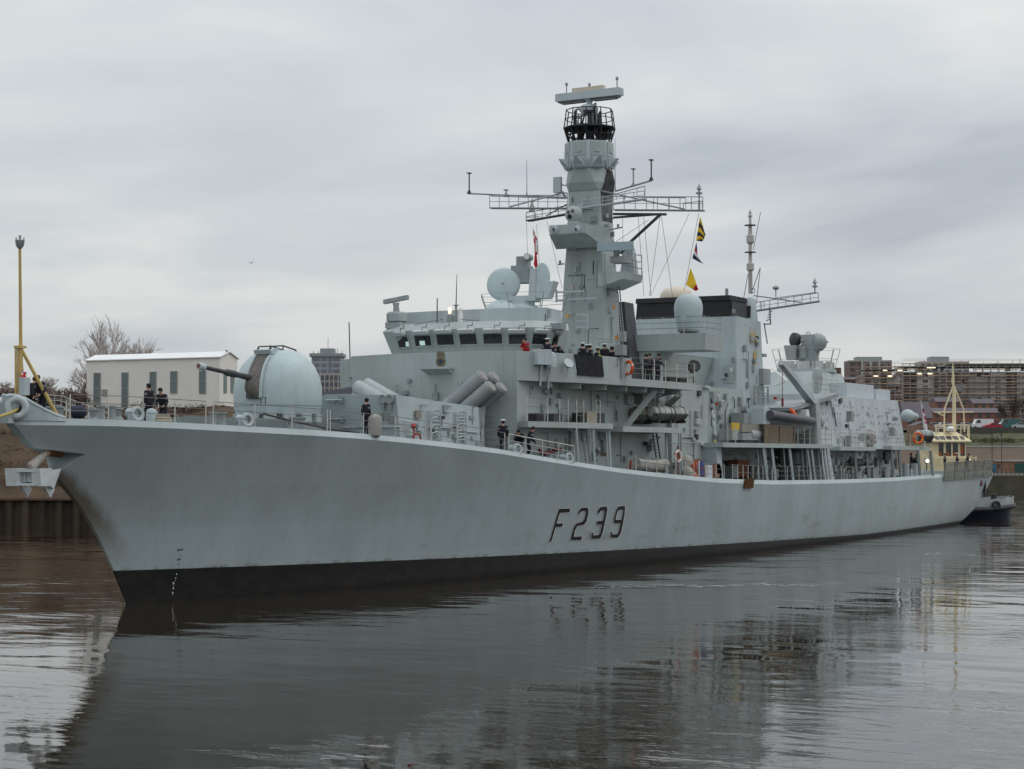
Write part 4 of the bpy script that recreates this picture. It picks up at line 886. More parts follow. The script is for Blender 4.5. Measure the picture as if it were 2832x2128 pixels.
m_.tube(hh, .05, 6); m_.tube([on_silo(Zl(1090, 635), .25), on_silo(Zl(1088, 685), .25)], .05, 6); m_.lathe([(.1, 0), (.14, .1), (.1, .2)], hh[0], V((.5, -.3, 0)), 10); m_.build('fire_hydrant', RED, silo)

# ---- anti-ship missile canisters, in two quads crossing behind the silo
def quad(side):
    root = MB(); s_ = -1 if side == 'p' else 1
    if side == 'p': spec = [((835, 1260), (1190, 1040), -3.6), ((885, 1265), (1255, 1045), -2.9), ((1010, 1285), (1260, 1125), -3.7), ((1060, 1285), (1320, 1130), -3.0)]
    cr = MB(); X0_ = 24.2; fr = cr.build
    return spec
lm = MB(); lm.hexa([V((23.2, -4.4, 8.0)), V((24.6, -4.4, 7.6)), V((24.6, -1.6, 7.6)), V((23.2, -1.6, 8.0)), V((23.0, -4.4, 8.5)), V((24.9, -4.4, 9.2)), V((24.9, -1.6, 9.2)), V((23.0, -1.6, 8.5))])
lm.tube([V((24.6, -4.3, 9.0)), V((24.2, -4.6, 6.6))], .1, 6); lm.tube([V((24.8, -3, 9.0)), V((24.3, -3, 6.6))], .1, 6)
launcher = lm.build('missile_launcher', GREYD, ship, smooth=False)
TD = None
for (b_, t_, yb, yt) in (((835, 1265), (1190, 1045), -1.6, -4.6), ((890, 1262), (1253, 1055), -1.0, -4.0), ((1040, 1285), (1258, 1133), -2.0, -4.7), ((1085, 1290), (1315, 1143), -1.4, -4.1)):
    # tubes angled up and outboard to port
    top = PX(Zc(*t_), 24.45 if t_[0] < 1256 and t_[1] < 1100 else 24.35); d_ = V((-.0, -.80, .60))
    if t_[0] in (1253, 1315): top += V((.75, .12, .05))
    m_ = MB(); ln = 4.6; r_ = .39
    m_.lathe([(r_-.04, 0), (r_, .05), (r_, ln*.42), (r_+.05, ln*.43), (r_+.05, ln*.46), (r_, ln*.47), (r_, ln-.08), (r_-.05, ln)], top-d_*ln, d_, 20); tb = m_.build('missile_canister', TUBE, launcher, angle=30)
    m_ = MB(); m_.lathe([(r_-.07, 0), (r_-.07, .03)], top, d_, 18); m_.build('end_cap', mat('canister_end', (.30, .285, .275), .6), tb)
    m_ = MB(); m_.torus(top-d_*ln*.62, d_, r_+.01, .035, 20, 6); m_.build('band', mat('tan_band', (.38, .25, .11), .6), tb)
m_ = MB(); 
for k in (0, 1): q = PX(Zc(1045, 1210), 24.4)+V((.4*k, 0, 0)); m_.tube([q+V((0, .5, .75)), q+V((0, -.55, -.8))], .07, 6)
m_.build('launcher_clamp', GREYD, launcher)
lm = MB(); lm.hexa([V((23.2, 1.6, 8.0)), V((24.6, 1.6, 7.6)), V((24.6, 4.4, 7.6)), V((23.2, 4.4, 8.0)), V((23.0, 1.6, 8.5)), V((24.9, 1.6, 9.2)), V((24.9, 4.4, 9.2)), V((23.0, 4.4, 8.5))]); l2 = lm.build('missile_launcher', GREYD, ship, smooth=False)
for (tx, ty, X) in ((1545, 540, 23.9), (1622, 520, 24.7)):
    tip = PX(Zb(tx, ty), X); d_ = V((0, .85, .42)).normalized(); m_ = MB(); m_.lathe([(.3, 0), (.40, .04), (.40, 3.4), (.36, 3.5)], tip-d_*3.4, d_, 20); m_.build('missile_canister', TUBE if False else GREY, l2, angle=30)
# ---- forward superstructure block with the bridge on top
ZW = 10.95
FR = [(27.2, 5.5), (25.95, 2.1), (25.65, -2.0), (26.3, -5.55)]
def poly(b, pts, z0, z1, mi=0): return b.prism([V((x, y, z0)) for x, y in pts][::-1], (0, 0, z1-z0), mi)
m_ = MB(); poly(m_, [(47, 5.5)]+FR+[(47, -5.55)], 4.9, ZW)
sup = m_.build('superstructure', GREY, ship, smooth=False)
# bulwark round the front of the bridge deck, standing on the block
def wallpath(b, pts, z0, z1, t=.09, mi=0):
    for (x0, y0), (x1, y1) in zip(pts, pts[1:]):
        a, c = V((x0, y0, 0)), V((x1, y1, 0)); u = (c-a).normalized(); n = V((-u.y, u.x, 0))*t
        b.hexa([up(a, z0), up(c, z0), up(c+n, z0), up(a+n, z0), up(a, z1), up(c, z1), up(c+n, z1), up(a+n, z1)], mi)
WING = [(26.3, -5.55), (27.3, -6.0), (30.4, -6.85), (33.8, -7.45), (38.2, -7.75), (46.0, -8.0)]
m_ = MB(); wallpath(m_, [(x, y) for x, y in FR], ZW, 12.12, .09); wallpath(m_, [(28.6, 6.6), (27.2, 5.5)], ZW, 12.12, .09); m_.box((28.6, 5.6, 10.4), (31, 7.2, 12.05)); m_.build('bridge_bulwark', GREY, sup, smooth=False)
m_ = MB(); poly(m_, WING+[(46.0, -5.56), (26.6, -5.56)], 10.52, ZW-.003); wing = m_.build('bridge_wing', GREY, ship, smooth=False)
def on_wing(p, off=0.0):
    y = -7.0
    for _ in range(30):
        q = PY(p, y); t = [(x, yy) for x, yy in WING]; y = .5*y+.5*(table([(a, b) for a, b in t], q.x)[0]-off)
    return PY(p, y)
m_ = MB(); XO0, XO1 = on_wing(Ze(862, 300)).x, on_wing(Ze(1140, 330)).x
w0 = [p for p in WING if p[0] < XO0]+[(XO0, table(WING, XO0)[0])]; w1 = [(XO1, table(WING, XO1)[0]), (36.8, table(WING, 36.8)[0])]
wallpath(m_, w0, ZW-.003, 12.12); wallpath(m_, w1, ZW-.003, 12.12)
wallpath(m_, [w0[-1], w1[0]], ZW-.003, 11.05)
m_.build('wing_bulwark', GREY, wing, smooth=False)
m_ = MB(); cq = [on_wing(Ze(x, y), .03) for x, y in ((858, 288), (1132, 318), (1150, 516), (890, 498))]; m_.prism(cq, (0, -.06, 0)); m_.build('opening_cover', mat('dark_cloth_screen', (.018, .018, .022), .9, var=.5, scale=3, bump=.04, bscale=2.5), wing, smooth=False)
# underside stiffeners and floodlights on the wing front
for x in (29, 31.5, 34, 36.5, 39, 41.5, 44): m_ = MB(); m_.box((x-.04, -5.6, 10.2), (x+.04, table(WING, x)[0]+.15, 10.515)); m_.build('stiffener', GREY, wing, smooth=False)
for (x, y) in ((520, 320), (600, 345), (770, 390)):
    m_ = MB(); q = on_wing(Ze(x, y)); o_ = V((-.25, -.3, 0))
    if x == 520: m_.obox(q+o_*.6, (.42, -.2, 0), (.12, .25, 0), (0, 0, .42))
    elif x == 600: m_.lathe([(.3, -.45), (.32, .1), (.25, .35), (.1, .42)], q+o_*.9, Z_, 12)
    else: m_.lathe([(.1, -.2), (.28, .0), (.3, .12), (.1, .1)], q+o_*.9, V((-.4, -.7, .5)), 12); m_.tube([q+o_*.9, q+o_*.7-Z_*.7], .05, 6)
    if x != 770: m_.tube([q+o_*.7-Z_*.35, q+o_*.3-Z_*.9, q+V((-.1, -.05, -1.6))], .06, 6)
    m_.build('floodlight', GREY2, wing)
# badge and shelf on the front face
FN = V((-1, 0, 0)); fp = V((25.75, 0, 0))
q = PP(Zc(833, 925), fp, FN); m_ = MB(); m_.lathe([(.30, 0), (.30, .08), (.22, .1)], q, FN, 18); m_.box(q+V((-.09, -.24, .26)), q+V((.0, .24, .44))); 
for k in range(4): m_.box(q+V((-.09, -.2+k*.12, .44)), q+V((0, -.14+k*.12, .56)))
bd = m_.build('ship_badge', mat('badge_bronze', (.16, .13, .075), .5, var=.4, scale=8), sup); m_ = MB(); m_.lathe([(.15, 0), (.15, .03)], q+V((-.1, 0, 0)), FN, 14); m_.build('badge_centre', mat('badge_dark_blue', (.04, .05, .09), .5), bd)
a, c = PP(Zc(720, 978), fp, FN), PP(Zc(938, 1035), fp, FN)
m_ = MB(); m_.hexa([V((25.75, a.y, c.z)), V((25.75, c.y, c.z)), V((25.85, c.y, c.z)), V((25.85, a.y, c.z)), V((24.9, a.y, a.z-.12)), V((24.9, c.y, a.z-.12)), V((25.85, c.y, a.z-.12)), V((25.85, a.y, a.z-.12))]); m_.box((24.8, a.y+.06, a.z-.115), (25.8, c.y-.06, a.z)); m_.build('shelf_platform', GREY, sup, smooth=False)
for (x, y, s_) in ((555, 1087, .12), (525, 1190, .16), (1430, 1060, .05)):
    q = PP(Zc(x, y), fp, FN); m_ = MB(); m_.obox(q, (.1, 0, 0), (0, s_, 0), (0, 0, s_*.7)); m_.build('wall_fitting', GREYD, sup)
# door outlines on the front face at deck level
for (x0, x1, y0, y1) in ((1195, 1290, 1385, 1440),):
    p, q = PP(Zc(x0, y1), V((26.1, 0, 0)), FN), PP(Zc(x1, y0), V((26.1, 0, 0)), FN); m_ = MB(); m_.tube([V((25.85, p.y, p.z)), V((25.85, q.y, p.z)), V((25.85, q.y, q.z)), V((25.85, p.y, q.z)), V((25.85, p.y, p.z))], .025, 4); m_.build('wall_rail', GREY, sup)

# bridge
BS = [(33.5, 5.0), (30.0, 4.55), (29.35, 2.0), (29.25, -1.6), (30.1, -4.55), (31.0, -5.1), (33.4, -4.95)]
BRF = [(33.5, 5.3), (29.55, 4.9), (28.95, 2.1), (28.85, -1.7), (29.75, -4.8), (30.7, -5.4), (33.4, -5.25)]
zs0, zr0 = 12.0, 13.62
m_ = MB(); k = len(BS)
lo = [V((x, y, ZW+.003)) for x, y in BS]; mid = [V((x, y, 12.35)) for x, y in BS]; hi = [V((x, y, zr0)) for x, y in BRF]; top = [V((x+.5, y*.94, zr0+.42)) for x, y in BRF]
m_.loft([lo, mid, hi, top]); bridge = m_.build('bridge', GREY, ship, smooth=False)
FAC = []
for i in range(k-1):
    a, b, c = mid[i], mid[i+1], hi[i+1]; n = (b-a).cross(c-a).normalized(); n = n if n.dot(CAM-a) > 0 else -n; FAC.append((a, b, c, hi[i], n))
def bridge_hit(p):
    best = None
    for a, b, c, d, n in FAC:
        q = PP(p, a, n); u = (b-a); t = (q-a).dot(u)/u.dot(u)
        if -.12 <= t <= 1.12 and (best is None or abs(t-.5) < best[0]): best = (abs(t-.5), q, n, u.normalized())
    return best[1:] if best else None
WIN = [(415, 715, 808, 24), (512, 712, 800, 47), (680, 702, 790, 70), (870, 692, 781, 73), (1065, 688, 777, 73), (1272, 686, 772, 80), (1482, 690, 774, 75), (1662, 690, 776, 60), (1795, 692, 788, 26)]
visor = mat('pale_visor', (.52, .55, .56), .4)
for i, (xc, yt, yb, hw) in enumerate(WIN):
    h_ = bridge_hit(Zc(xc, (yt+yb)/2))
    if not h_: continue
    q, n, u = h_; v_ = n.cross(u); v_ = v_ if v_.z > 0 else -v_
    P0, P1 = PP(Zc(xc-hw, (yt+yb)/2), q, n), PP(Zc(xc+hw, (yt+yb)/2), q, n); Pt, Pb = PP(Zc(xc, yt), q, n), PP(Zc(xc, yb), q, n)
    W_, H_ = (P1-P0).length/2, (Pt-Pb).length/2; c = (Pt+Pb)/2; c = q+u*(((P0+P1)/2-q).dot(u))+v_*(c-q).dot(v_)
    m_ = MB(); m_.obox(c+n*.005, u*W_, v_*H_, n*.02); wn = m_.build('window', GLASS, bridge, smooth=False)
    f = MB()
    for s_ in (-1, 1): f.obox(c+n*.03+u*s_*(W_+.03), u*.035, v_*(H_+.06), n*.04); f.obox(c+n*.028+v_*s_*(H_+.03), u*W_, v_*.035, n*.035)
    f.build('frame', GREY, wn, smooth=False)
    m_ = MB(); m_.obox(c+v_*(H_+.22)+n*.16, u*(W_*.92), v_*.1+n*.03, n*.16); m_.build('visor', visor, wn, smooth=False)
    m_ = MB(); e_ = c+v_*(H_+.3)+n*.2+u*W_*.25; m_.tube([e_, e_+v_*.22+u*.05, e_+v_*.22+u*.35, e_+v_*.4+u*.38], .025, 5); m_.tube([c+n*.05+v_*H_, c+n*.05-v_*H_*.5+u*.2], .018, 4); m_.build('wiper', SOOT, wn)
    if i in (1, 2): m_ = MB(); m_.obox(c+n*.028+u*W_*(.6 if i == 1 else -.15)-v_*H_*.45, u*W_*.32, v_*H_*.42, n*.004); m_.build('lit_panel', mat('pale_green_glow', (.3, .45, .40), .4, emit=(.45, .62, .55), estr=.6), wn, smooth=False)
# gear on the bridge front corners
for (x, y) in ((360, 690), (1800, 640)):
    h_ = bridge_hit(Zc(min(max(x, 395), 1790), y+60)); q = h_[0]+Z_*.55+h_[1]*.3; m_ = MB(); m_.obox(q, (.3, 0, 0), (0, .32, 0), (0, 0, .18)); m_.lathe([(.18, -.2), (.25, 0), (.2, .2)], q-Z_*.3, h_[1], 12); m_.build('corner_light', GREYD, bridge)
zt = zr0+.42
m_ = MB(); poly(m_, [(35.5, 4.9), (31.7, 4.75), (31.3, 1.8), (31.2, -1.7), (31.85, -4.6), (34.6, -4.2), (35.2, 4.9)], zt-.2, 14.88); dh = m_.build('bridge_deckhouse', GREY2, ship, smooth=False)
m_ = MB(); 
for x0, x1, y, z0, z1 in ((1785, 1860, 480, 14.0, 15.2),): pass
# navigation radar on the starboard corner
q = PX(Zc(455, 600), 30.2); m_ = MB(); m_.box(q+V((-.5, -.5, -.3)), q+V((.5, .5, .05))); m_.lathe([(.42, .05), (.62, .12), (.62, .55), (.5, .66)], q, Z_, 16); m_.lathe([(.2, .66), (.16, 1.0), (.2, 1.2)], q, V((-.1, .0, 1)), 10); nr = m_.build('navigation_radar', GREYW, ship)
m_ = MB(); c = q+V((-.1, 0, 1.38)); m_.obox(c, V((.12, -.72, .12)), V((.2, .03, 0)), (0, 0, .12)); m_.build('scanner', GREYW, nr)
# lamp mast and whip on the bridge roof
q = PX(Zc(905, 600), 29.6); m_ = MB(); m_.box(q+V((-.15, -.6, 0)), q+V((.4, .45, .1))); m_.box(q+V((-.1, -.2, .1)), q+V((.2, .15, .45))); m_.tube([q+V((0, -.4, 0)), q+V((0, -.4, 1.0))], .07, 8); m_.box(q+V((-.1, -.55, 1.0)), q+V((.1, -.25, 1.05))); lmst = m_.build('signal_mast', GREYD, ship)
m_ = MB(); m_.lathe([(.06, 0), (.09, .1), (.09, .3), (.06, .36)], q+V((-.02, .0, .55)), Z_, 12); m_.build('lit_lantern', LAMP, lmst)
m_ = MB(); t_ = PX(Zc(965, -40), 29.6); m_.tube([q+V((0, -.4, 1.0)), V((q.x, t_.y, t_.z-1.5))], [.035, .016], 5); m_.build('whip_antenna', SOOT, lmst)
m_ = MB(); q2 = PX(Zc(995, 600), 29.6); m_.lathe([(.14, 0), (.14, .5), (.1, .6), (.08, .85)], q2, Z_, 10); m_.build('small_beacon', WHITE, lmst)
for (x, y0, y1, X) in ((797, 600, 385, 31), (55, 880, 590, 29.5), (1718, 690, 520, 31)):
    m_ = MB(); a, b = PX(Zc(x, y0), X), PX(Zc(x-(8 if x == 55 else 0), y1), X); m_.tube([a-Z_*.1, b], .035, 5); m_.build('whip_antenna', SOOT, bridge)
m_ = MB(); m_.tube([PX(Zc(600, 610), 29.4), PX(Zc(850, 565), 29.4)], .02, 4); m_.tube([PX(Zc(1000, 565), 29.4), PX(Zc(1330, 595), 29.6)], .02, 4); m_.build('bridge_stay', WIRE, bridge)
# starboard wing tip with its light
m_ = MB(); a = PX(Zc(20, 890), 29.5); m_.box((29.2, 5.8, 11.0), (31.5, a.y, 12.0)); m_.box((29.15, a.y-.05, 11.1), (29.4, a.y+.2, 11.75)); m_.build('bridge_wing', GREY, ship, smooth=False)

# ---- tracking radar (two: one above the bridge, one on the hangar)
def rail_ring(c, rx, ry, n, h, lean=.15, m=SOOT, parent=None, name='platform_rail'):
    b = MB(); pts = []
    for i in range(n+1):
        t = 2*math.pi*i/n; d = V((math.cos(t)*rx, math.sin(t)*ry, 0)); b.tube([c+d, c+d*(1+lean)+Z_*h], .026, 5); pts.append(c+d*(1+lean)+Z_*h)
    b.tube(pts, .012, 4); b.tube([p-Z_*h*.5-(p-c-Z_*h)*lean*.4 for p in pts], .015, 4); return b.build(name, m, parent)
def tracker(fc, yaw, front, dish_h=2.35):
    """fc: foot of the pedestal; yaw: where the dishes look"""
    root = empty('tracking_radar'); root.parent = ship; root['label'] = None if False else ('tracking radar facing forward with two pale dishes' if front else 'tracking radar turned aft, dish seen from behind'); 
    M = Matrix.Translation(fc) @ Matrix.Rotation(yaw, 4, 'Z'); T = lambda x, y, z: M @ V((x, y, z)); D_ = lambda x, y, z: (M.to_3x3() @ V((x, y, z)))
    # local: +x is the look direction
    p = MB(); p.lathe([(1.1, 0), (1.0, .3), (.8, .4), (.75, .9)], fc, Z_, 18); 
    for s_ in (-1, 1): p.hexa([T(x, s_*y, z) for x, y, z in ((-.6, .55, .8), (.5, .55, .8), (.5, 1.0, .8), (-.6, 1.0, .8), (-.35, .6, 2.5), (.35, .6, 2.5), (.35, .95, 2.5), (-.35, .95, 2.5))])
    p.obox(T(0, 0, .75), D_(.7, 0, 0), D_(0, 1.0, 0), (0, 0, .15)); p.build('pedestal', GREY2 if front else GREYW, root, smooth=True)
    d = MB(); c = T(.55, -.95, dish_h)
    look = D_(1, .12, .12).normalized(); d.lathe([(.02, .14), (.45, .11), (.8, .03), (.98, -.05), (1.0, -.10), (.96, -.16), (.6, -.34), (.3, -.42), (.05, -.44)] if front else [(.02, .30), (.5, .24), (.9, .04), (.98, -.1), (.95, -.25), (.85, -.7), (.8, -1.1), (.1, -1.15)], c, look, 30); d.build('dish', DOME if front else GREYD, root, angle=50)
    m_ = MB(); m_.lathe([(.04, 0), (.04, .06)], c+look*.14, look, 8); m_.build('dish_boss', SOOT, root)
    h = MB(); h.obox(T(-.15, 0, 2.2), D_(.5, 0, 0), D_(0, .55, 0), (0, 0, .5)); h.obox(T(-.1, .1, 2.95), D_(.35, 0, 0), D_(0, .35, 0), (0, 0, .3)); h.tube([T(-.3, .45, 3.2), T(.5, .45, 3.2)], .2, 12); h.build('radar_body', GREYD, root)
    m_ = MB(); m_.lathe([(.16, 0), (.16, .03)], T(.5, .45, 3.2), D_(1, 0, 0), 14); m_.build('camera_lens', WHITE if front else GLASS, root)
    e = MB(); ec = T(.25, 1.30, dish_h+.25); e.lathe([(.02, .1), (.35, .07), (.5, 0), (.5, -.06), (.2, -.16), (.02, -.18)], ec, D_(1, .0, .06), 26, sx=1.95 if True else 1, sy=1.0) if front else e.obox(T(.1, -1.2, 2.2), D_(.55, 0, 0), D_(0, .4, 0), (0, 0, .65))
    e.build('second_dish' if front else 'radar_cabinet', DOME if front else GREYW, root)
    cb = MB(); cb.hexa([T(x, y, z) for x, y, z in ((-.5, 1.0, .75), (.55, 1.0, .75), (.55, 1.75, .75), (-.5, 1.75, .75), (-.7, 1.0, 1.6), (.45, 1.0, 1.6), (.45, 2.1, 1.75), (-.7, 2.1, 1.75))]); cb.build('cabinet', GREY2 if front else GREYD, root, smooth=False)
    return root
TYAW = R(180+12); dt = PX(Zc(1360, 265), 33.6); fc = dt-Matrix.Rotation(TYAW, 3, 'Z') @ V((.55, -.95, 0)); dish_h = dt.z-14.88; fc.z = 14.88; tr = tracker(fc, TYAW, True, dish_h)
rail_ring(fc+V((0, -.2, 0)), 1.9, 2.5, 8, 1.0, .15, GREYD, dh)
m_ = MB(); m_.sphere(PX(Zc(1340, 480), 33.0)+Z_*-.3, (1.0, 1.0, .85), 18); m_.build('small_radome', DOME, dh)
# ---- main mast
m_ = MB(); MXc = 47.4
def mast_ring(z, hy, x0, x1, ch=.08): return [V((x0, hy-ch, z)), V((x0, -hy+ch, z)), V((x0+ch, -hy, z)), V((x1-ch, -hy, z)), V((x1, -hy+ch, z)), V((x1, hy-ch, z)), V((x1-ch, hy, z)), V((x0+ch, hy, z))]
MR = [(10.9, 1.78, 46.3, 48.75), (14.4, 1.6, 46.35, 48.68), (18, 1.41, 46.4, 48.66), (20.3, 1.24, 46.48, 48.6), (22.6, 1.14, 46.5, 48.5), (23.6, 1.12, 46.5, 48.5)]
m_.loft([mast_ring(*r_) for r_ in MR]); mast = m_.build('main_mast', GREY, ship, smooth=False)
m_ = MB(); m_.loft([mast_ring(23.603, 1.14, 46.45, 48.55, .09), mast_ring(24.1, 1.3, 46.2, 48.65, .4), mast_ring(25.05, 1.3, 46.1, 48.7, .75)]); m_.build('mast_collar', GREY, ship, smooth=False)
m_ = MB(); m_.hexa([V((46.75, -1.19, 23.3)), V((48.52, -1.19, 23.3)), V((48.52, -1.1, 23.3)), V((46.75, -1.1, 23.3)), V((46.95, -1.4, 24.3)), V((48.3, -1.4, 24.3)), V((48.3, -1.3, 24.3)), V((46.95, -1.3, 24.3))]); m_.hexa([V((46.95, -1.4, 24.303)), V((48.3, -1.4, 24.303)), V((48.3, -1.3, 24.303)), V((46.95, -1.3, 24.303)), V((47.3, -1.38, 24.95)), V((48.0, -1.38, 24.95)), V((48.0, -1.28, 24.95)), V((47.3, -1.28, 24.95))]); m_.build('soot_panel', mat('soot_dark', (.055, .053, .052), .8, var=.6, scale=2.5), mast)
# electronic drum: eight sided, panels set in, with splayed horns below
DC = V((47.35, 0, 0)); oct_ = lambda r_, z, a=22.5: [DC+V((r_*math.cos(R(a+45*i)), r_*math.sin(R(a+45*i)), z)) for i in range(8)]
m_ = MB(); m_.loft([oct_(1.42, 25.053), oct_(1.6, 25.5), oct_(1.62, 26.0), oct_(1.58, 26.78), oct_(1.5, 26.8)]); drum = m_.build('sensor_drum', GREY2, ship, smooth=False)
for i in range(8):
    t = R(45*i); n = V((math.cos(t), math.sin(t), 0)); u = V((-math.sin(t), math.cos(t), 0)); c = DC+n*1.47+Z_*26.25; pm = MB(); pm.obox(c, u*.44, n*.06, Z_*.44); pm.obox(c+n*.06-Z_*.12, u*.2, n*.05, Z_*.1); pm.obox(c+n*.08-Z_*.85, u*.4, n*.05, Z_*.3); pm.build('sensor_panel', GREY, drum, smooth=False)
    hm = MB(); c2 = DC+n*1.42+Z_*25.5; hm.hexa([c2+u*-.42-Z_*.5, c2+u*.42-Z_*.5, c2+u*.42+n*.06-Z_*.46, c2-u*.42+n*.06-Z_*.46, c2-u*.46+Z_*.12, c2+u*.46+Z_*.12, c2+u*.08+n*.66+Z_*.16, c2-u*.08+n*.66+Z_*.16]); hm.build('sensor_horn', GREY2, drum, smooth=False)
# radar platform: open dark framework
pf = MB(); zb, zp, zt_ = 26.78, 27.75, 28.95
def ring(r_, z, n=10): return [V((47.4+r_*math.cos(2*math.pi*i/n+.3), r_*math.sin(2*math.pi*i/n+.3), z)) for i in range(n+1)]
lo, md, hi = ring(1.38, zb), ring(1.68, zp), ring(1.52, zt_)
for i in range(10):
    pf.tube([lo[i], md[i]], .05, 5); pf.tube([lo[i], md[i+1]], .035, 5); pf.tube([md[i], hi[i]], .04, 5)
    if i % 2: pf.tube([ring(.9, zb)[i], ring(1.2, zp)[i]], .09, 6)
pf.tube(md, .07, 6); pf.tube(hi, .035, 5); pf.tube(ring(1.6, (zp+zt_)/2), .03, 5); pf.tube(ring(1.5, zb+.5), .06, 5); pf.tube([V((46.6, -.9, zb)), V((46.4, -.8, zt_))], .08, 5); pf.tube([V((46.5, .8, zb)), V((46.6, .6, zt_-.1))], .09, 5); pf.tube([V((48.2, -.3, zb)), V((48.0, -.5, zt_))], .1, 5); pf.lathe([(1.64, zp-.06), (1.64, zp)], (47.4, 0, 0), Z_, 20)
for i in range(5): a = R(72*i); pf.tube([V((47.4+.9*math.cos(a), .9*math.sin(a), zb)), V((47.4+.5*math.cos(a+.6), .5*math.sin(a+.6), zt_))], .06, 5)
plat = pf.build('mast_platform', BLACK, ship)
m_ = MB(); m_.tube([V((47.0, -.2, zb)), V((47.2, -.1, zt_))], .16, 6); m_.tube([V((47.8, -.6, zb)), V((47.6, -.5, zt_-.2))], .22, 6); m_.tube([V((47.5, .7, zb)), V((47.4, .4, zp))], .14, 6); m_.box((47.6, -1.2, zb+.3), (48.3, -.5, zp-.1)); m_.build('platform_core', SOOT, plat)
m_ = MB(); m_.tube([(47.5, -.25, zp-.4), (47.4, -.15, 29.0)], .2, 10); m_.lathe([(.3, 28.75), (.6, 28.9), (.62, 29.1), (.45, 29.3), (.3, 29.35)], (47.4, .05, 0), Z_, 14); m_.lathe([(.3, 29.2), (.2, 29.35), (.18, 29.5), (.34, 29.62), (.36, 29.68)], (47.4, 0, 0), Z_, 12)
m_.torus((46.95, .55, 28.75), X_, .3, .1, 12, 6); m_.tube([(47.0, -.6, 28.0), (46.9, -.75, 28.9), (47.2, -.5, 29.3)], .12, 6); m_.tube([(47.0, .7, 28.0), (46.8, .9, 28.6)], .14, 6); m_.build('radar_pedestal', GREY2, plat)
# air search radar, rotating: a long flat trough
ua = (PX(Zd(1320, 175), 47.2)-PX(Zd(797, 212), 47.6)); L_ = ua.length/2; c = V((47.4, 0, 29.98)); ua = V((ua.x, ua.y, .0)).normalized(); nb = V((ua.y, -ua.x, 0)); nb = nb if nb.dot(CAM-c) > 0 else -nb
m_ = MB(); m_.hexa([c-ua*L_-nb*.3-Z_*.26, c+ua*L_-nb*.3-Z_*.26, c+ua*L_*.985+nb*.42-Z_*.3, c-ua*L_*.985+nb*.42-Z_*.3, c-ua*L_-nb*.25+Z_*.2, c+ua*L_-nb*.25+Z_*.2, c+ua*L_+nb*.35+Z_*.22, c-ua*L_+nb*.35+Z_*.22])
rad = m_.build('search_radar', GREY2, ship, smooth=False)
m_ = MB(); m_.obox(c-Z_*.33, ua*L_*.93, nb*.25, Z_*.05); m_.obox(c-Z_*.40+ua*L_*.5, ua*L_*.35, nb*.2, Z_*.06); m_.obox(c-Z_*.40-ua*L_*.5, ua*L_*.35, nb*.2, Z_*.06); m_.build('radar_back', GREYD, rad)
m_ = MB(); m_.obox(c+Z_*.36+nb*.1, ua*L_*.49, nb*.16, Z_*.13); m_.build('radar_top_bar', BEIGE, rad)
for t in (-.72, 0, .86):
    m_ = MB(); q = c+ua*L_*t+Z_*.2; h_ = .62 if t else .42; m_.tube([q, q+Z_*h_], .04, 6); m_.sphere(q+Z_*(h_+.04), (.1, .1, .13), 10); m_.build('radar_knob', GREYD, rad)
# camera ball on its boxed sponson
a, b_ = PX(Zd(740, 1250), 43.9), PX(Zd(1035, 1250), 43.9); zt_ = (a.z+b_.z)/2; zl = PX(Zd(740, 1335), 43.9).z
y0, y1 = b_.y, a.y
m_ = MB(); m_.hexa([V((43.9, y0, zl)), V((45.95, -1.7, zl-.72)), V((45.95, 1.72, zl-.72)), V((43.9, y1, zl)), V((43.9, y0, zt_)), V((46.6, -1.85, zt_-.05)), V((46.6, 1.85, zt_-.05)), V((43.9, y1, zt_))]); sp = m_.build('mast_sponson', GREY, ship, smooth=False)
for x in (787, 968):
    q = PX(Zd(x, 1293), 43.88); m_ = MB(); m_.torus(q+V((-.02, 0, 0)), X_, .21, .06, 16, 6); m_.lathe([(.19, 0), (.13, .18)], q+V((-.02, 0, 0)), X_*-1, 14); m_.build('loudspeaker', GREY2, sp)
    m_ = MB(); m_.lathe([(.09, 0), (.09, .02)], q+V((-.205, 0, 0)), X_*-1, 12); m_.build('speaker_throat', SOOT, sp)
q = PX(Zd(940, 1168), 45.0); m_ = MB(); m_.sphere(q, .56, 22); m_.lathe([(.38, -.8), (.42, -.55), (.3, -.4)], q, Z_, 16); ball = m_.build('camera_ball', GREY, ship)
for (dx, dy, r_) in ((-38, -15, .12), (-8, -25, .12), (-30, 18, .16)):
    p = PX(Zd(940+dx, 1168+dy), q.x-.45); d = (p-q).normalized(); m_ = MB(); m_.lathe([(r_, .5), (r_, .565)], q, d, 14); m_.build('camera_lens', GLASS, ball)
# panel antenna on the starboard side, and the slatted radar on the port side
m_ = MB(); a = PX(Zd(808, 990), 46.6); b_ = PX(Zd(808, 862), 46.6); m_.obox((a+b_)/2, (.12, 0, 0), (0, .27, 0), (0, 0, (b_-a).z/2)); m_.tube([(a+b_)/2, V((46.9, 1.5, 23.3))], .07, 6); m_.build('panel_antenna', GREY2, mast, smooth=False)
m_ = MB(); a, b_ = PX(Zo(465, 350), 44.9), PX(Zo(880, 332), 45.6); u = (b_-a); m_.obox((a+b_)/2, u/2, V((.16, .05, 0)), V((0, 0, .27))); m_.tube([b_-u*.05, b_+u*.004], .2, 10); sr = m_.build('surface_radar', mat('blue_grey_radome', (.33, .43, .46), .45), ship)
m_ = MB(); c = lerp(a, b_, .55); m_.tube([c-Z_*.2, c-Z_*.75+V((.6, .35, 0))], .2, 8); m_.box(c+V((.2, -.4, -1.0)), c+V((1.4, .6, -.6))); m_.build('radar_gearbox', GREYD, sr)
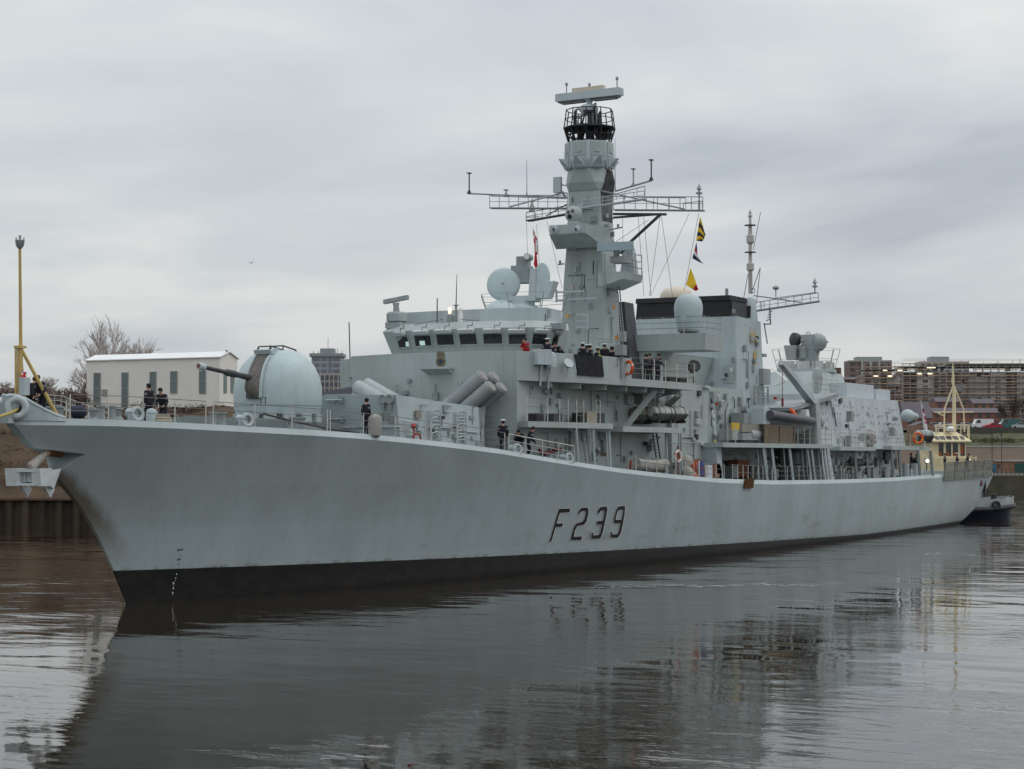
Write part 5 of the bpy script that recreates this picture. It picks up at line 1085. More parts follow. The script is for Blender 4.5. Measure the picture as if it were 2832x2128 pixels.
# port platform on the mast side
P0 = V((46.6, -1.8, 0)); m_ = MB(); zt_, zl = PY(Zo(700, 640), -2.6).z, PY(Zo(700, 740), -2.6).z
m_.hexa([V((45.4, -1.72, zl-.35)), V((48.9, -1.72, zl-.35)), V((48.9, -1.5, zl-.35)), V((45.4, -1.5, zl-.35)), V((45.6, -3.15, zl+.1)), V((48.6, -3.15, zl+.1)), V((48.9, -1.5, zl+.1)), V((45.4, -1.5, zl+.1))]); m_.hexa([V((45.6, -3.15, zl+.103)), V((48.6, -3.15, zl+.103)), V((48.9, -1.5, zl+.103)), V((45.4, -1.5, zl+.103)), V((45.6, -3.25, zt_)), V((48.6, -3.25, zt_)), V((48.9, -1.5, zt_)), V((45.4, -1.5, zt_))]); mp_ = m_.build('mast_sponson', GREY, ship, smooth=False)
guardrail([V((45.6, -3.15, zt_)), V((46.4, -3.18, zt_)), V((47.5, -3.2, zt_)), V((48.5, -3.2, zt_)), V((48.7, -2, zt_))], h=1.3, wires=(1, .66, .33), post=GREYD, parent=mp_)
m_ = MB(); q = V((48.0, -3.0, zt_)); m_.hexa([q+V((-.5, -.1, 0)), q+V((.3, -.1, 0)), q+V((.3, .9, 0)), q+V((-.5, .9, 0)), q+V((-.3, .1, 1.7)), q+V((.1, .1, 1.7)), q+V((.1, .7, 1.7)), q+V((-.3, .7, 1.7))]); m_.build('mast_locker', GREY2, mp_, smooth=False)
# ladder way, pipes, boxes and brackets up the mast
m_ = MB()
for x in (185, 212): m_.tube([PP(Zo(x, 330), V((45.93, 0, 19)), V((1, 0, .07)).normalized())+V((-.06, 0, 0)), PP(Zo(x-8, 1200), V((45.5, 0, 13)), V((1, 0, .07)).normalized())+V((-.06, 0, 0))], .035, 5)
for x in (520, 550): m_.tube([PY(Zo(x, 430), -1.9), PY(Zo(x+10, 1250), -2.2)], .03, 5)
m_.build('mast_pipe', GREYD, mast)
m_ = MB(); a, b_ = PY(Zo(672, 800), -2.1)+V((.3, 0, 0)), PY(Zo(722, 1330), -2.3)+V((.3, 0, 0))
m_.tube([a, b_], .04, 5); m_.tube([a+V((.35, 0, 0)), b_+V((.35, 0, 0))], .04, 5)
for i in range(16): p = lerp(a, b_, i/15); m_.tube([p, p+V((.35, 0, 0))], .02, 4)
m_.build('mast_ladder', GREYD, mast)
mf = lambda x, y: PP(Zo(x, y), V((45.62, 0, 15)), V((1, 0, .08)).normalized())
for (x0, y0, x1, y1, th) in ((5, 870, 340, 860, .12), (5, 965, 470, 938, .12)):
    m_ = MB(); m_.tube([mf(x0, y0)+V((-.22, 0, 0)), mf(x1, y1)+V((-.12, 0, 0))], th*.55, 6); m_.build('mast_crossbar', GREY2, mast)
m_ = MB(); m_.tube([mf(12, 840)+V((-.2, 0, 0)), mf(12, 985)+V((-.2, 0, 0))], .07, 6); m_.build('mast_bracket', GREYD, mast); m_ = MB(); m_.tube([mf(335, 830)+V((-.1, 0, 0)), mf(335, 980)+V((-.1, 0, 0))], .1, 6); m_.build('mast_bracket', GREYD, mast)
m_ = MB()
for x in (245, 375): m_.tube([mf(x, 1110)+V((-.25, 0, 0)), mf(x+2, 1300)+V((-.25, 0, 0))], .05, 6)
for y in (1130, 1205, 1275): m_.tube([mf(245, y+15)+V((-.25, 0, 0)), mf(275, y)+V((-.3, 0, 0)), mf(345, y)+V((-.3, 0, 0)), mf(375, y+15)+V((-.25, 0, 0))], .05, 6)
m_.build('ladder', GREY2, mast)
for (x, y, w, h, mm) in ((165, 810, .16, .2, CONC), (122, 1145, .12, .12, mat('yellow_warning', (.55, .38, .12), .6)), (655, 1040, .12, .12, mat('orange_notice', (.55, .24, .04), .6)), (185, 1480, .12, .12, GREYD), (390, 720, .25, .05, GREYD)):
    m_ = MB(); q = mf(x, y) if x < 500 else PY(Zo(x, y), -2.12); m_.obox(q+V((-.05, -.02, 0)), (.07, 0, 0), (0, w, 0), (0, 0, h)) if x < 500 else m_.obox(q, (w, 0, 0), (0, .05, 0), (0, 0, h)); m_.build('mast_box', mm, mast)
for (x, y, x1, y1) in ((85, 540, 15, 550), (585, 155, 755, 120)):
    m_ = MB(); a, b_ = PX(Zo(x, y), 46.6), PX(Zo(x1, y1), 46.6); m_.tube([a, b_], .05, 6); m_.lathe([(.08, 0), (.08, .25)], b_+(a-b_)*.3, Z_, 10); m_.build('mast_light', GREYD, mast)
for (y, z0, z1) in ((-2.6, 19.9, 22.6),): pass
# yards
def lattice(a, b, h, n, r_=.055, parent=None, m=GREYD, name='yardarm', lean=0.0):
    """walkway yard: twin bottom booms with a light rail above"""
    y = MB(); u = (b-a); s_ = V((.32, 0, 0))
    y.tube([a, b], r_, 6); y.tube([a+s_, b+s_], r_, 6)
    for i in range(n+1):
        t = i/n; p = lerp(a, b, t); y.tube([p, p+s_], .03, 4); y.tube([p, p+Z_*h], .025, 4)
    y.tube([a+Z_*h, b+Z_*h], .03, 5); y.tube([a+Z_*h*.5, b+Z_*h*.5], .018, 4); return y.build(name, m, parent or mast)
YX = 46.7
pt = lambda x, y, X=YX: PX(Zd(x, y), X)
lattice(pt(890, 1118), pt(250, 1115), .85, 8); lattice(pt(1010, 1115, 46.0), pt(1520, 1040, 45.2), .5, 6, m=GREY2); lattice(pt(1265, 1130), pt(2000, 1135), .85, 8)
lattice(pt(880, 1165, 48.4), pt(550, 1220, 48.6), .55, 5, m=SOOT)
for pts_, r_, mm in (([(70, 997), (560, 1018), (890, 1030)], .055, GREYD), ([(415, 1105), (850, 990)], .06, GREY2), ([(845, 985), (1050, 1040)], .06, GREY2), ([(845, 925), (1030, 968)], .05, GREY2), ([(1280, 978), (1580, 890)], .06, GREYD), ([(1110, 962), (1480, 1045), (1850, 1125)], .055, GREYD), ([(1265, 1165), (1700, 1168)], .09, SOOT), ([(1265, 1195), (1660, 1165)], .08, SOOT), ([(1650, 1170), (1400, 1400), (1325, 1490)], .1, SOOT), ([(590, 1222), (880, 1165)], .07, SOOT), ([(1290, 1000), (1525, 935)], .03, GREYD), ([(715, 1180), (885, 1085)], .04, SOOT)):
    m_ = MB(); m_.tube([pt(*p) for p in pts_], r_, 6); m_.build('yard_strut', mm, mast)
m_ = MB()
for x in (1290, 1360, 1460, 1525): t = (x-1290)/235; m_.tube([pt(x, 1000-65*t), pt(x, 1050-20*t)], .02, 4)
for x in (1595, 1725, 1860): m_.tube([pt(x, 1030), pt(x, 1130)], .02, 4)
m_.tube([pt(1525, 935), pt(1525, 1030)], .025, 4); m_.tube([pt(1470, 1028), pt(1860, 1032)], .03, 4); m_.tube([pt(260, 1018), pt(880, 1040)], .025, 4); m_.build('yard_rail', GREYD, mast)
def finial(p, h, name, kind, parent=mast, m=GREYD):
    b = MB()
    if kind == 'cone': b.lathe([(.04, 0), (.05, h*.35), (.2, h*.36), (.2, h*.46), (.07, h*.48), (.06, h*.6), (.17, h*.64), (.1, h*.8), (.03, h*.9), (.02, h)], p, Z_, 12)
    elif kind == 'wind': b.tube([p, p+Z_*h], .05, 6); b.obox(p+Z_*h, (.16, 0, 0), (0, .12, 0), (0, 0, .03)); b.lathe([(.16, 0), (.08, .2)], p, Z_, 8)
    elif kind == 'whip': b.tube([p, p+Z_*h*.12, p+Z_*h], [.06, .03, .014], 5)
    else: b.lathe([(.05, 0), (.22, .05), (.2, .25), (.1, h*.6), (.02, h)], p, Z_, 12)
    return b.build(name, m, parent)
finial(pt(82, 995), 1.35, 'wind_sensor', 'wind', m=SOOT); finial(pt(1577, 888), 1.3, 'wind_sensor', 'wind', m=SOOT); finial(pt(555, 1015), 2.4, 'whip_antenna', 'whip'); finial(pt(1280, 975), 3.4, 'whip_antenna', 'whip')
finial(pt(1970, 1050), 1.05, 'pole_antenna', 'cone'); finial(pt(598, 1150, 48.4), .95, 'pole_antenna', 'bulb', m=GREY); finial(pt(1430, 935), 1.1, 'wind_sensor', 'wind'); finial(pt(385, 1018), .4, 'wind_sensor', 'wind')
m_ = MB(); m_.tube([pt(1970, 1130), pt(1970, 1050)], .07, 6); m_.tube([pt(1840, 1075), pt(1995, 1060), pt(1998, 1135)], .03, 5); m_.tube([pt(1840, 1075), pt(1840, 1130)], .025, 4); m_.build('yard_strut', GREYD, mast)
m_ = MB(); m_.obox(pt(605, 1190, 48.5), (.05, 0, 0), (0, .5, 0), (0, 0, .02)); m_.tube([pt(550, 1155, 48.5), pt(550, 1222, 48.5)], .03, 4); m_.tube([pt(628, 1155, 48.5), pt(628, 1222, 48.5)], .03, 4); m_.build('yard_rail', GREYD, mast)
# halyards and stays
for a, b_ in ((pt(552, 1225), PX(Zc(1570, 140), 46)), (pt(635, 1250), PX(Zc(1680, 300), 46)), (pt(720, 1220), PX(Zc(1860, 300), 45)), (pt(1890, 1160), PX(Zf(395, 860), 50)), (pt(1660, 1180), PX(Zf(600, 880), 50)), (pt(1650, 1180), PX(Zf(385, 860), 50)), (pt(1470, 1190), PX(Zf(335, 860), 50)), (pt(1560, 1210), pt(1290, 1390)), (pt(1965, 1160), PX(Zf(705, 820), 50.5)), (pt(1340, 1200), pt(1345, 1400)), (pt(1515, 1190), PX(Zf(400, 860), 52))):
    HAL = MB(); HAL.tube([a, b_], .014, 4); HAL.build('halyard', WIRE, mast, smooth=False)

# ---- uptake behind the mast, sponson with satellite dome
m_ = MB(); a = PY(Zf(110, 840), -1.9)
m_.hexa([V((48.9, -2.3, 10.96)), V((50.6, -2.4, 10.96)), V((50.6, 2.0, 10.96)), V((48.9, 2.0, 10.96)), V((49.0, -1.75, 16.5)), V((50.1, -1.9, 16.45)), V((50.1, 1.6, 16.45)), V((49.0, 1.6, 16.5))]); m_.build('boiler_uptake', mat('charcoal_uptake', (.075, .075, .085), .6, var=.2), ship, smooth=False)
# middle deckhouse
m_ = MB(); poly(m_, [(52.2, 6.0), (47.003, 6.0), (47.003, -5.9), (52.2, -6.25)], 4.6, 11.05); poly(m_, [(60.8, 5.9), (52.203, 5.9), (52.203, -5.5), (60.8, -5.5)], 7.0, 11.04); poly(m_, [(73.5, 5.9), (52.203, 5.9), (52.203, -4.2), (73.5, -4.2)], 4.6, 6.997); poly(m_, [(73.2, 4.5), (66.7, 4.5), (66.7, -4.4), (73.2, -4.4)], 7.0, 10.4); mid_ = m_.build('middle_deckhouse', GREY, ship, smooth=False)
spz0, spz1 = PX(Zf(600, 1360), 50.0).z, PX(Zf(600, 1208), 50.0).z
m_ = MB(); m_.hexa([V((50.1, -6.95, spz0)), V((53.2, -6.95, spz0)), V((53.2, 5, spz0)), V((50.1, 5, spz0)), V((50.0, -7.0, spz1)), V((53.2, -7.0, spz1)), V((53.2, 5, spz1)), V((50.0, 5, spz1))]); m_.hexa([V((50.6, -2.6, 10.9)), V((60.5, -2.6, 10.9)), V((60.5, 3.6, 10.9)), V((50.6, 3.6, 10.9)), V((50.3, -3.4, spz0-.003)), V((60.7, -3.4, spz0-.003)), V((60.7, 3.6, spz0-.003)), V((50.3, 3.6, spz0-.003))]); spn = m_.build('dome_platform', GREY, ship, smooth=False)
guardrail([V((50.05, y, spz1)) for y in (2, .4, -1, -2.4, -4.0, -5.5, -6.9)]+[V((51.5, -6.95, spz1)), V((53.1, -6.95, spz1))], h=1.1, parent=spn)
m_ = MB(); q = V((50.2, -4.7, 0)); 
c = PX(Zf(707, 1165), 50.2); t_ = PX(Zf(707, 832), 50.2); r_ = (PX(Zf(845, 960), 50.2)-PX(Zf(570, 960), 50.2)).length*.5*.9; H_ = t_.z-c.z; c = V((50.9, c.y, c.z))
DP = [(.78, 0), (.9, .12), (1.0, .55), (.985, .7), (.9, .83), (.7, .93), (.4, .985), (.02, 1.0)]
DP = [(.74, 0), (.86, .15), (.95, .35), (1.0, .56), (.97, .7), (.86, .83), (.66, .925), (.38, .98), (.02, 1.0)]
m_.lathe([(a*r_, b_*H_) for a, b_ in DP], c, Z_, 32); sd_ = m_.build('satellite_dome', DOME, ship, angle=60)
m_ = MB(); m_.lathe([(r_*.5, -.42), (r_*.5, -.25), (r_*.78, -.12), (r_*.8, -.03), (r_*.74, 0.0)], c, Z_, 24); m_.build('dome_base', GREYD, sd_)
m_ = MB(); c2 = PX(Zf(618, 985), 62.5); t2 = PX(Zf(618, 776), 62.5); r2 = 1.2; m_.lathe([(a*r2, b_*(t2.z-c2.z+.35)) for a, b_ in DP], V((62.5, c2.y-.15, c2.z-.35)), Z_, 28); m_.build('satellite_dome', BEIGE, ship, angle=60)

# ---- funnel
m_ = MB(); m_.hexa([V((60.4, -5.15, 7.3)), V((66.4, -5.15, 7.3)), V((66.4, 5.1, 7.3)), V((60.4, 5.1, 7.3)), V((60.9, -5.0, 16.2)), V((65.7, -5.0, 16.1)), V((65.7, 5.0, 16.1)), V((60.9, 5.0, 16.2))])
fun = m_.build('funnel', GREY2, ship, smooth=False)
for (x0, x1) in ((820, 1128), (262, 600)):
    a, b_ = PX(Zf(x0, 950), 61.1), PX(Zf(x1, 950), 61.1); zt_ = PX(Zf(1000, 858), 61.1).z; y0, y1 = b_.y, a.y; m_ = MB()
    if x0 == 262: y0 = y1-3.75
    m_.hexa([V((61.05, y0, 16.13)), V((64.6, y0, 16.13)), V((64.6, y1, 16.13)), V((61.05, y1, 16.13)), V((61.15, y0+.06, zt_-.35)), V((64.4, y0+.06, zt_-.35)), V((64.4, y1-.06, zt_-.35)), V((61.15, y1-.06, zt_-.35))])
    m_.hexa([V((61.05, y0-.02, zt_-.347)), V((64.5, y0-.02, zt_-.347)), V((64.5, y1+.02, zt_-.347)), V((61.05, y1+.02, zt_-.347)), V((61.1, y0, zt_)), V((64.4, y0, zt_)), V((64.4, y1, zt_)), V((61.1, y1, zt_))]); cp = m_.build('exhaust_cap', BLACK, fun, smooth=False)
    m_ = MB(); m_.box((61.3, y0-.03, 16.2), (64.3, y0-.021, zt_-.42)); m_.build('cap_side_panel', SOOT, cp, smooth=False)
    m_ = MB(); m_.tube([V((62, y0+.6, zt_)), V((62, y0+.6, zt_+.55))], .12, 8); m_.build('exhaust_pipe', GREYD, cp)
m_ = MB(); m_.box((64.7, -4.6, 16.05), (65.65, -1, 17.2)); m_.build('exhaust_louvre', SOOT, fun, smooth=False)
fs = lambda x, y: PP(Zf(x, y), V((62, -5.09, 12)), V((0, 1, -.017)).normalized())
m_ = MB(); a = fs(1338, 1290)
m_.prism([a+V((x, -.02, z)) for x, z in ((-.5, 0), (.5, 0), (.62, .55), (.35, .62), (.0, .68), (-.35, .62), (-.62, .55))], (0, .08, 0)); crest = m_.build('funnel_crest', GOLD, fun)
m_ = MB()
for k in range(6): q = a+V((-.55+k*.22, -.02, .66)); m_.prism([q+V((-.07, 0, 0)), q+V((.07, 0, 0)), q+V((0, 0, .38))], (0, .06, 0))
m_.build('crest_points', mat('pale_crest', (.55, .53, .50), .5), fun)
m_ = MB(); b_ = fs(1352, 1450); m_.lathe([(.26, 0), (.26, .06)], b_, Y_*-1, 16, sx=2.6); cb = m_.build('funnel_badge', GOLD, fun); m_ = MB(); m_.lathe([(.14, .06), (.14, .08)], b_, Y_*-1, 14); m_.build('badge_centre', mat('badge_blue_grey', (.14, .16, .25), .5), cb)
for (x0, y0, x1, y1, mm) in ((1425, 1395, 1450, 1420, GREYD), (1435, 1540, 1480, 1662, GREYD)):
    m_ = MB(); p, q = fs(x0, y1), fs(x1, y0); m_.box(p+V((0, .03, 0)), q+V((0, -.12, 0))); m_.build('funnel_locker', mm, fun, smooth=False)
fl = lambda x, y: PP(Zf(x, y), V((60.6, 0, 12)), V((1, 0, -.055)).normalized())
m_ = MB(); p, q = fl(1070, 1665), fl(1165, 1500); m_.box(p+V((.03, 0, 0)), q+V((-.06, 0, 0))); m_.build('funnel_hatch', GREY, fun, smooth=False)
for (x, y) in ((1155, 1445), (1140, 1540), (1160, 1000)): m_ = MB(); q = fl(x, y); m_.obox(q, (.08, 0, 0), (0, .1, 0), (0, 0, .14)); m_.build('wall_fitting', WHITE if y == 1540 else GREYD, fun)
# aft pole mast with its yard
b0 = V((66.0, 0, 0)); p0, p1 = PX(Zf(1322, 1050), 65.2), PX(Zf(1305, 70), 65.2); p0.y = (p0.y+p1.y)/2; 
m_ = MB(); m_.lathe([(.55, 0), (.38, 1.6), (.2, 1.75)], V((65.2, p0.y, 16.1)), Z_, 10); am = m_.build('aft_mast', GREY2, ship, angle=50)
PL = mat('pale_pole', (.50, .475, .44), .5, var=.06)
zz = lambda y: PX(Zf(1310, y), 65.2).z
m_ = MB(); x, y_ = 65.2, p0.y; m_.lathe([(.15, zz(840)), (.15, zz(640)), (.19, zz(630)), (.12, zz(625))], (x, y_, 0), Z_, 12)
m_.lathe([(.2, zz(628)), (.28, zz(622)), (.28, zz(566)), (.2, zz(560)), (.13, zz(556)), (.13, zz(390)), (.2, zz(380)), (.28, zz(366)), (.28, zz(308)), (.17, zz(300)), (.15, zz(270)), (.12, zz(225)), (.08, zz(130)), (.17, zz(134)), (.17, zz(120)), (.06, zz(116)), (.06, zz(108)), (.12, zz(98)), (.02, zz(65))], (x, y_, 0), Z_, 12); m_.build('antenna_pole', PL, am)
m_ = MB()
for y in (215, 463): m_.lathe([(.42, 0), (.42, .05)], (x, y_, zz(y)), Z_, 14)
m_.build('antenna_disc', SOOT, am)
m_ = MB(); m_.tube([PX(Zf(1340, 440), 65.3), PX(Zf(1408, 90), 65.6)], .022, 4); m_.build('whip_antenna', SOOT, am)
m_ = MB()
for a, b_ in (((1292, 660), (1258, 850)), ((1322, 840), (1405, 600)), ((1405, 600), (1370, 930)), ((1258, 850), (1205, 1140)), ((1205, 1140), (1160, 1440))): m_.tube([PX(Zf(*a), 65.0), PX(Zf(*b_), 65.0 if a[1] < 1000 else 60.5)], .03, 4)
m_.torus(PX(Zf(1335, 812), 65.1), X_, .18, .03, 12, 5); m_.build('aft_mast_stay', GREYD, am)
A = PX(Zf(1345, 1000), 65.5); B = PX(Zf(1940, 910), 65.5)
lattice(A, B, .6, 8, r_=.06, parent=am, m=GREYD); m_ = MB(); m_.tube([PX(Zf(1345, 858), 65.5), PX(Zf(1780, 920), 65.5)], .05, 6); m_.tube([PX(Zf(1510, 885), 65.5), PX(Zf(1920, 828), 65.5)], .03, 5)
for x in (1405, 1440): m_.tube([PX(Zf(x, 910), 65.5), PX(Zf(x, 985), 65.5)], .025, 4)
m_.build('yard_strut', GREYD, am)
finial(PX(Zf(1907, 830), 65.5), 1.05, 'pole_antenna', 'cone', am); m_ = MB(); q = PX(Zf(1548, 870), 65.5); m_.tube([q, q+Z_*.6], .04, 6); m_.lathe([(.1, .5), (.24, .6), (.24, .68), (.12, .8), (.02, .82)], q, Z_, 12); m_.build('mushroom_antenna', GREYD, am)
m_ = MB()
for i in range(5): p = PX(Zf(1460+8*i, 1090-26*i), 65.6); m_.tube([p, p+V((0, -.25, .1))], .04, 5)
m_.tube([PX(Zf(1490, 960), 65.6), PX(Zf(1500, 1120), 65.6)], .06, 5); m_.tube([PX(Zf(1435, 1120), 65.6), PX(Zf(1505, 1120), 65.6)], .05, 5); m_.tube([PX(Zf(1440, 1110), 65.6), PX(Zf(1470, 1300), 65.6)], .05, 5); m_.build('funnel_bracket', GREYD, am)
# ---- side platforms, posts and stays on the port side
def slab(name, pts, z0, z1, m=GREY, parent=None): b = MB(); poly(b, pts, z0, z1); return b.build(name, m, parent or ship, smooth=False)
p1 = slab('side_platform', [(26.0, -6.35), (29, -6.9), (35.2, -7.2), (35.2, -5.56), (26.4, -5.56)], 7.98, 8.3, GREY)
p2 = slab('side_platform', [(36.4, -7.3), (44.6, -7.6), (44.6, -5.56), (36.4, -5.56)], 7.84, 8.16, GREY)
for par, px in ((p1, (880, 1045, 1205)), (p2, (1775, 1925))):
    for x in px:
        m_ = MB(); q = PY(Ze(x, 1030), -6.95); m_.tube([V((q.x, q.y, 8.0)), V((q.x+.25, q.y, zd(q.x)-.05))], .085, 6)
        if x in (1205, 1925): m_.tube([V((q.x-.25, q.y+.05, 8.0)), V((q.x+.0, q.y+.05, zd(q.x)-.05))], .05, 6)
        m_.build('pillar', GREY2, par)
def rail_px(Z_f, xs, y0, y1, Y, parent, **k): pass
for xs in ((385, 595), (715, 800), (885, 955), (1080, 1120)):
    a, b_ = PY(Ze(xs[0], 930), -6.9), PY(Ze(xs[1], 935), -6.95); a.z = b_.z = 8.3; guardrail([a, b_], h=1.28, wires=(1, .6, .3), parent=p1)
for (x0, x1, y0, mm) in ((465, 540, 880, BLACK), (640, 725, 885, SOOT), (900, 970, 880, BLACK), (972, 1062, 870, mat('beige_locker', (.40, .35, .27), .6)), (1070, 1150, 880, SOOT)):
    m_ = MB(); a, b_ = PY(Ze(x0, 940), -6.4), PY(Ze(x1, y0), -6.4); m_.box((a.x, -6.5, 8.303), (b_.x, -6.0, b_.z)); m_.build('deck_locker', mm, p1, smooth=False)
m_ = MB(); a, b_ = PY(Ze(1665, 655), -7.4), PY(Ze(1335, 1065), -6.1); m_.tube([a, b_], .2, 4); m_.build('diagonal_brace', GREY, wing, smooth=False)
for (a, b_) in (((1925, 700), (1830, 790)), ((1890, 700), (1800, 780))): m_ = MB(); m_.tube([PY(Ze(*a), -7.6), PY(Ze(*b_), -5.6)], .14, 4); m_.build('wing_strut', GREY, wing, smooth=False)
m_ = MB(); m_.tube([PY(Ze(1690, 800), -5.7), PY(Ze(1690, 720), -6.3), PY(Ze(1830, 685), -7.2)], .05, 5); m_.tube([PY(Ze(1300, 820), -6.0), PY(Ze(1290, 330), -7.8)], .025, 4); m_.build('hanging_line', GREYD, wing)
def side_ladder(a, b_, w, parent, m=GREYD, n=10):
    m_ = MB(); o_ = V((w, 0, 0)); m_.tube([a, b_], .045, 5); m_.tube([a+o_, b_+o_], .045, 5)
    for i in range(n): p = lerp(a, b_, (i+.5)/n); m_.obox(p+o_/2, o_/2, (0, .1, 0), (0, 0, .015))
    return m_.build('ladder', m, parent)
side_ladder(PY(Ze(935, 1025), -6.2), PY(Ze(985, 1400), -6.6), .55, p1); side_ladder(PY(Ze(1640, 1060), -6.2), PY(Ze(1690, 1390), -6.7), .6, p2, SOOT)
# doors, lockers, fans on the recessed walls
for (x0, x1, y0, y1, Y, mm) in ((1130, 1180, 1130, 1235, -5.6, GREYD), (1105, 1130, 1105, 1145, -5.6, GREYD), (1570, 1610, 1165, 1200, -5.7, SOOT), (1610, 1640, 1195, 1260, -5.7, GREYD), (590, 650, 1300, 1340, -6.4, GREYD), (2065, 2100, 860, 920, -6.15, GREYD), (2060, 2110, 930, 990, -6.15, GREY), (2115, 2150, 1170, 1200, -6.2, WHITE), (2010, 2110, 1600, 1601, -6, GREYD), (1370, 1440, 700, 790, -5.62, GREYD), (1450, 1520, 690, 780, -5.62, SOOT), (700, 760, 680, 720, -5.62, GREYD)):
    m_ = MB(); a, b_ = PY(Ze(x0, y1), Y), PY(Ze(x1, y0), Y); m_.box((a.x, Y-.16, a.z), (b_.x, Y+.1, b_.z)); m_.build('wall_locker', mm, sup if x0 < 1900 else mid_, smooth=False)
for (x, y, Y) in ((1175, 1280, -5.6),): m_ = MB(); q = PY(Ze(x, y), Y); m_.sphere(q, .16, 10); m_.build('orange_float', ORANGE, sup)
for (x0, x1, y) in ((1080, 1160, 1262),): m_ = MB(); m_.tube([PY(Ze(x0, y), -5.65), PY(Ze(x1, y+20), -5.65)], .12, 8); m_.build('stowed_hose', CANVAS, sup)
for (x0, x1, y0, y1) in ((545, 640, 1285, 1270), (655, 722, 1250, 1238), (510, 560, 1250, 1295)): m_ = MB(); m_.tube([PY(Ze(x0, y0), -5.9), PY(Ze(x1, y1), -5.9)], .11, 8); m_.build('fire_hose', mat('dull_red_hose', (.17, .03, .035), .7), sup)
m_ = MB(); q = PY(Ze(1425, 1350), -6.6); m_.tube([q, q+V((-.1, 0, -.5)), q+V((.2, 0, -1.1))], .06, 6); m_.build('fire_hydrant', RED, sup)
m_ = MB(); m_.tube([PY(Ze(780, 990), -6.2), PY(Ze(800, 1030), -6.2), PY(Ze(855, 1060), -6.2), PY(Ze(860, 1110), -6.2)], .07, 6); m_.build('vent_pipe', GREY2, sup)
for (x, y0, y1) in ((822, 1060, 1270), (1115, 1030, 1110), (640, 560, 690), (1290, 850, 960)): m_ = MB(); m_.tube([PY(Ze(x, y0), -5.63), PY(Ze(x, y1), -5.63)], .07, 6); m_.build('wall_pipe', GREYD, sup)
# searchlight on the wing end, wing rails
pts = [V((x, table(WING, x)[0]+.08, ZW)) for x in (36.9, 38.4, 40, 41.6, 43.2, 44.8, 45.9)]; guardrail(pts, h=1.25, wires=(1, .75, .5, .25), parent=wing); guardrail([V((45.9, y, ZW)) for y in (-7.9, -6.8, -5.7)], h=1.25, parent=wing)
m_ = MB(); q = PY(Zg(258, 450), -7.7); t_ = PY(Zg(256, 240), -7.7); m_.tube([q, t_-Z_*.55], [.1, .07], 8); m_.torus(t_, V((-.5, -.5, 0)), .42, .035, 10, 5, a0=math.pi*.0, a1=math.pi) ; st_ = m_.build('searchlight_stand', RUBBER, ship)
m_ = MB(); d = V((-.75, -.6, .25)).normalized(); m_.lathe([(.16, -.36), (.32, -.2), (.37, .1), (.37, .22), (.3, .23), (.3, .18)], t_, d, 20); sl_ = m_.build('searchlight', BLACK, st_)
m_ = MB(); m_.lathe([(.3, .2), (.3, .205)], t_, d, 18); m_.build('lamp_glass', SOOT, sl_)
m_ = MB()
for x in (42.6, 44.3): m_.box((x, -7.6, ZW+.003), (x+1.2, -7.2, ZW+.3))
m_.build('deck_locker', BLACK, wing)
# pelorus and gear at the after end of the bulwark
m_ = MB(); q = on_wing(Ze(1330, 300)); q.z = ZW; m_.tube([q, q+Z_*1.3], .12, 8); m_.box(q+V((-.35, -.25, 1.3)), q+V((.25, .25, 1.9))); m_.tube([q+V((.2, 0, 1.2)), q+V((.2, 0, 2.7))], .05, 6); m_.obox(q+V((.25, 0, 2.4)), (.2, 0, 0), (0, .15, 0), (0, 0, .3)); m_.build('signal_lamp', GREYD, wing)
m_ = MB(); q = PX(Zo(720, 1390), 43); m_.obox(q, (.05, 0, 0), (0, .3, 0), (0, 0, .1)); m_.build('orange_marker', mat('orange_flag_cloth', (.5, .2, .05), .8), mast)
m_ = MB(); a, b_ = PX(Zo(485, 1440), 44.5), PX(Zo(700, 1440), 44.5); m_.tube([a-Z_*2, a, b_, b_-Z_*1.2], .05, 6); m_.tube([PX(Zo(440, 1390), 44.5), PX(Zo(700, 1425), 44.5)], .025, 4); m_.build('awning_frame', GREYD, mast)

# ---- boat deck
bdk = slab('boat_deck', [(51.2, -7.75), (73.2, -7.95), (73.2, -4.0), (52.25, -4.0), (52.25, -6.3), (51.2, -6.3)], 7.0, 7.3, GREY)
for x, w in ((960, .13), (1045, .13), (1225, .13), (1410, .09), (1450, .12), (1575, .09), (1605, .06)):
    m_ = MB(); a, b_ = PY(Zg(x, 1075), -7.6), PY(Zg(x+48, 1385), -7.75); m_.tube([V((a.x, -7.6, 7.0)), V((b_.x, -7.7, zd(b_.x)-.05))], w, 4); m_.tube([V((a.x-.3, -7.3, 7.0)), V((b_.x-.4, -7.3, zd(b_.x)-.05))], .04, 5); m_.build('pillar', GREY2, bdk, smooth=False)
m_ = MB(); m_.hexa([V((51.6, -7.2, 4.7)), V((52.6, -7.2, 4.7)), V((52.6, -4.2, 4.7)), V((52.0, -4.2, 4.7)), V((51.3, -7.2, 7.0)), V((52.2, -7.2, 7.0)), V((52.2, -4.2, 7.0)), V((51.6, -4.2, 7.0))]); m_.build('deck_bulkhead', GREY2, bdk, smooth=False)
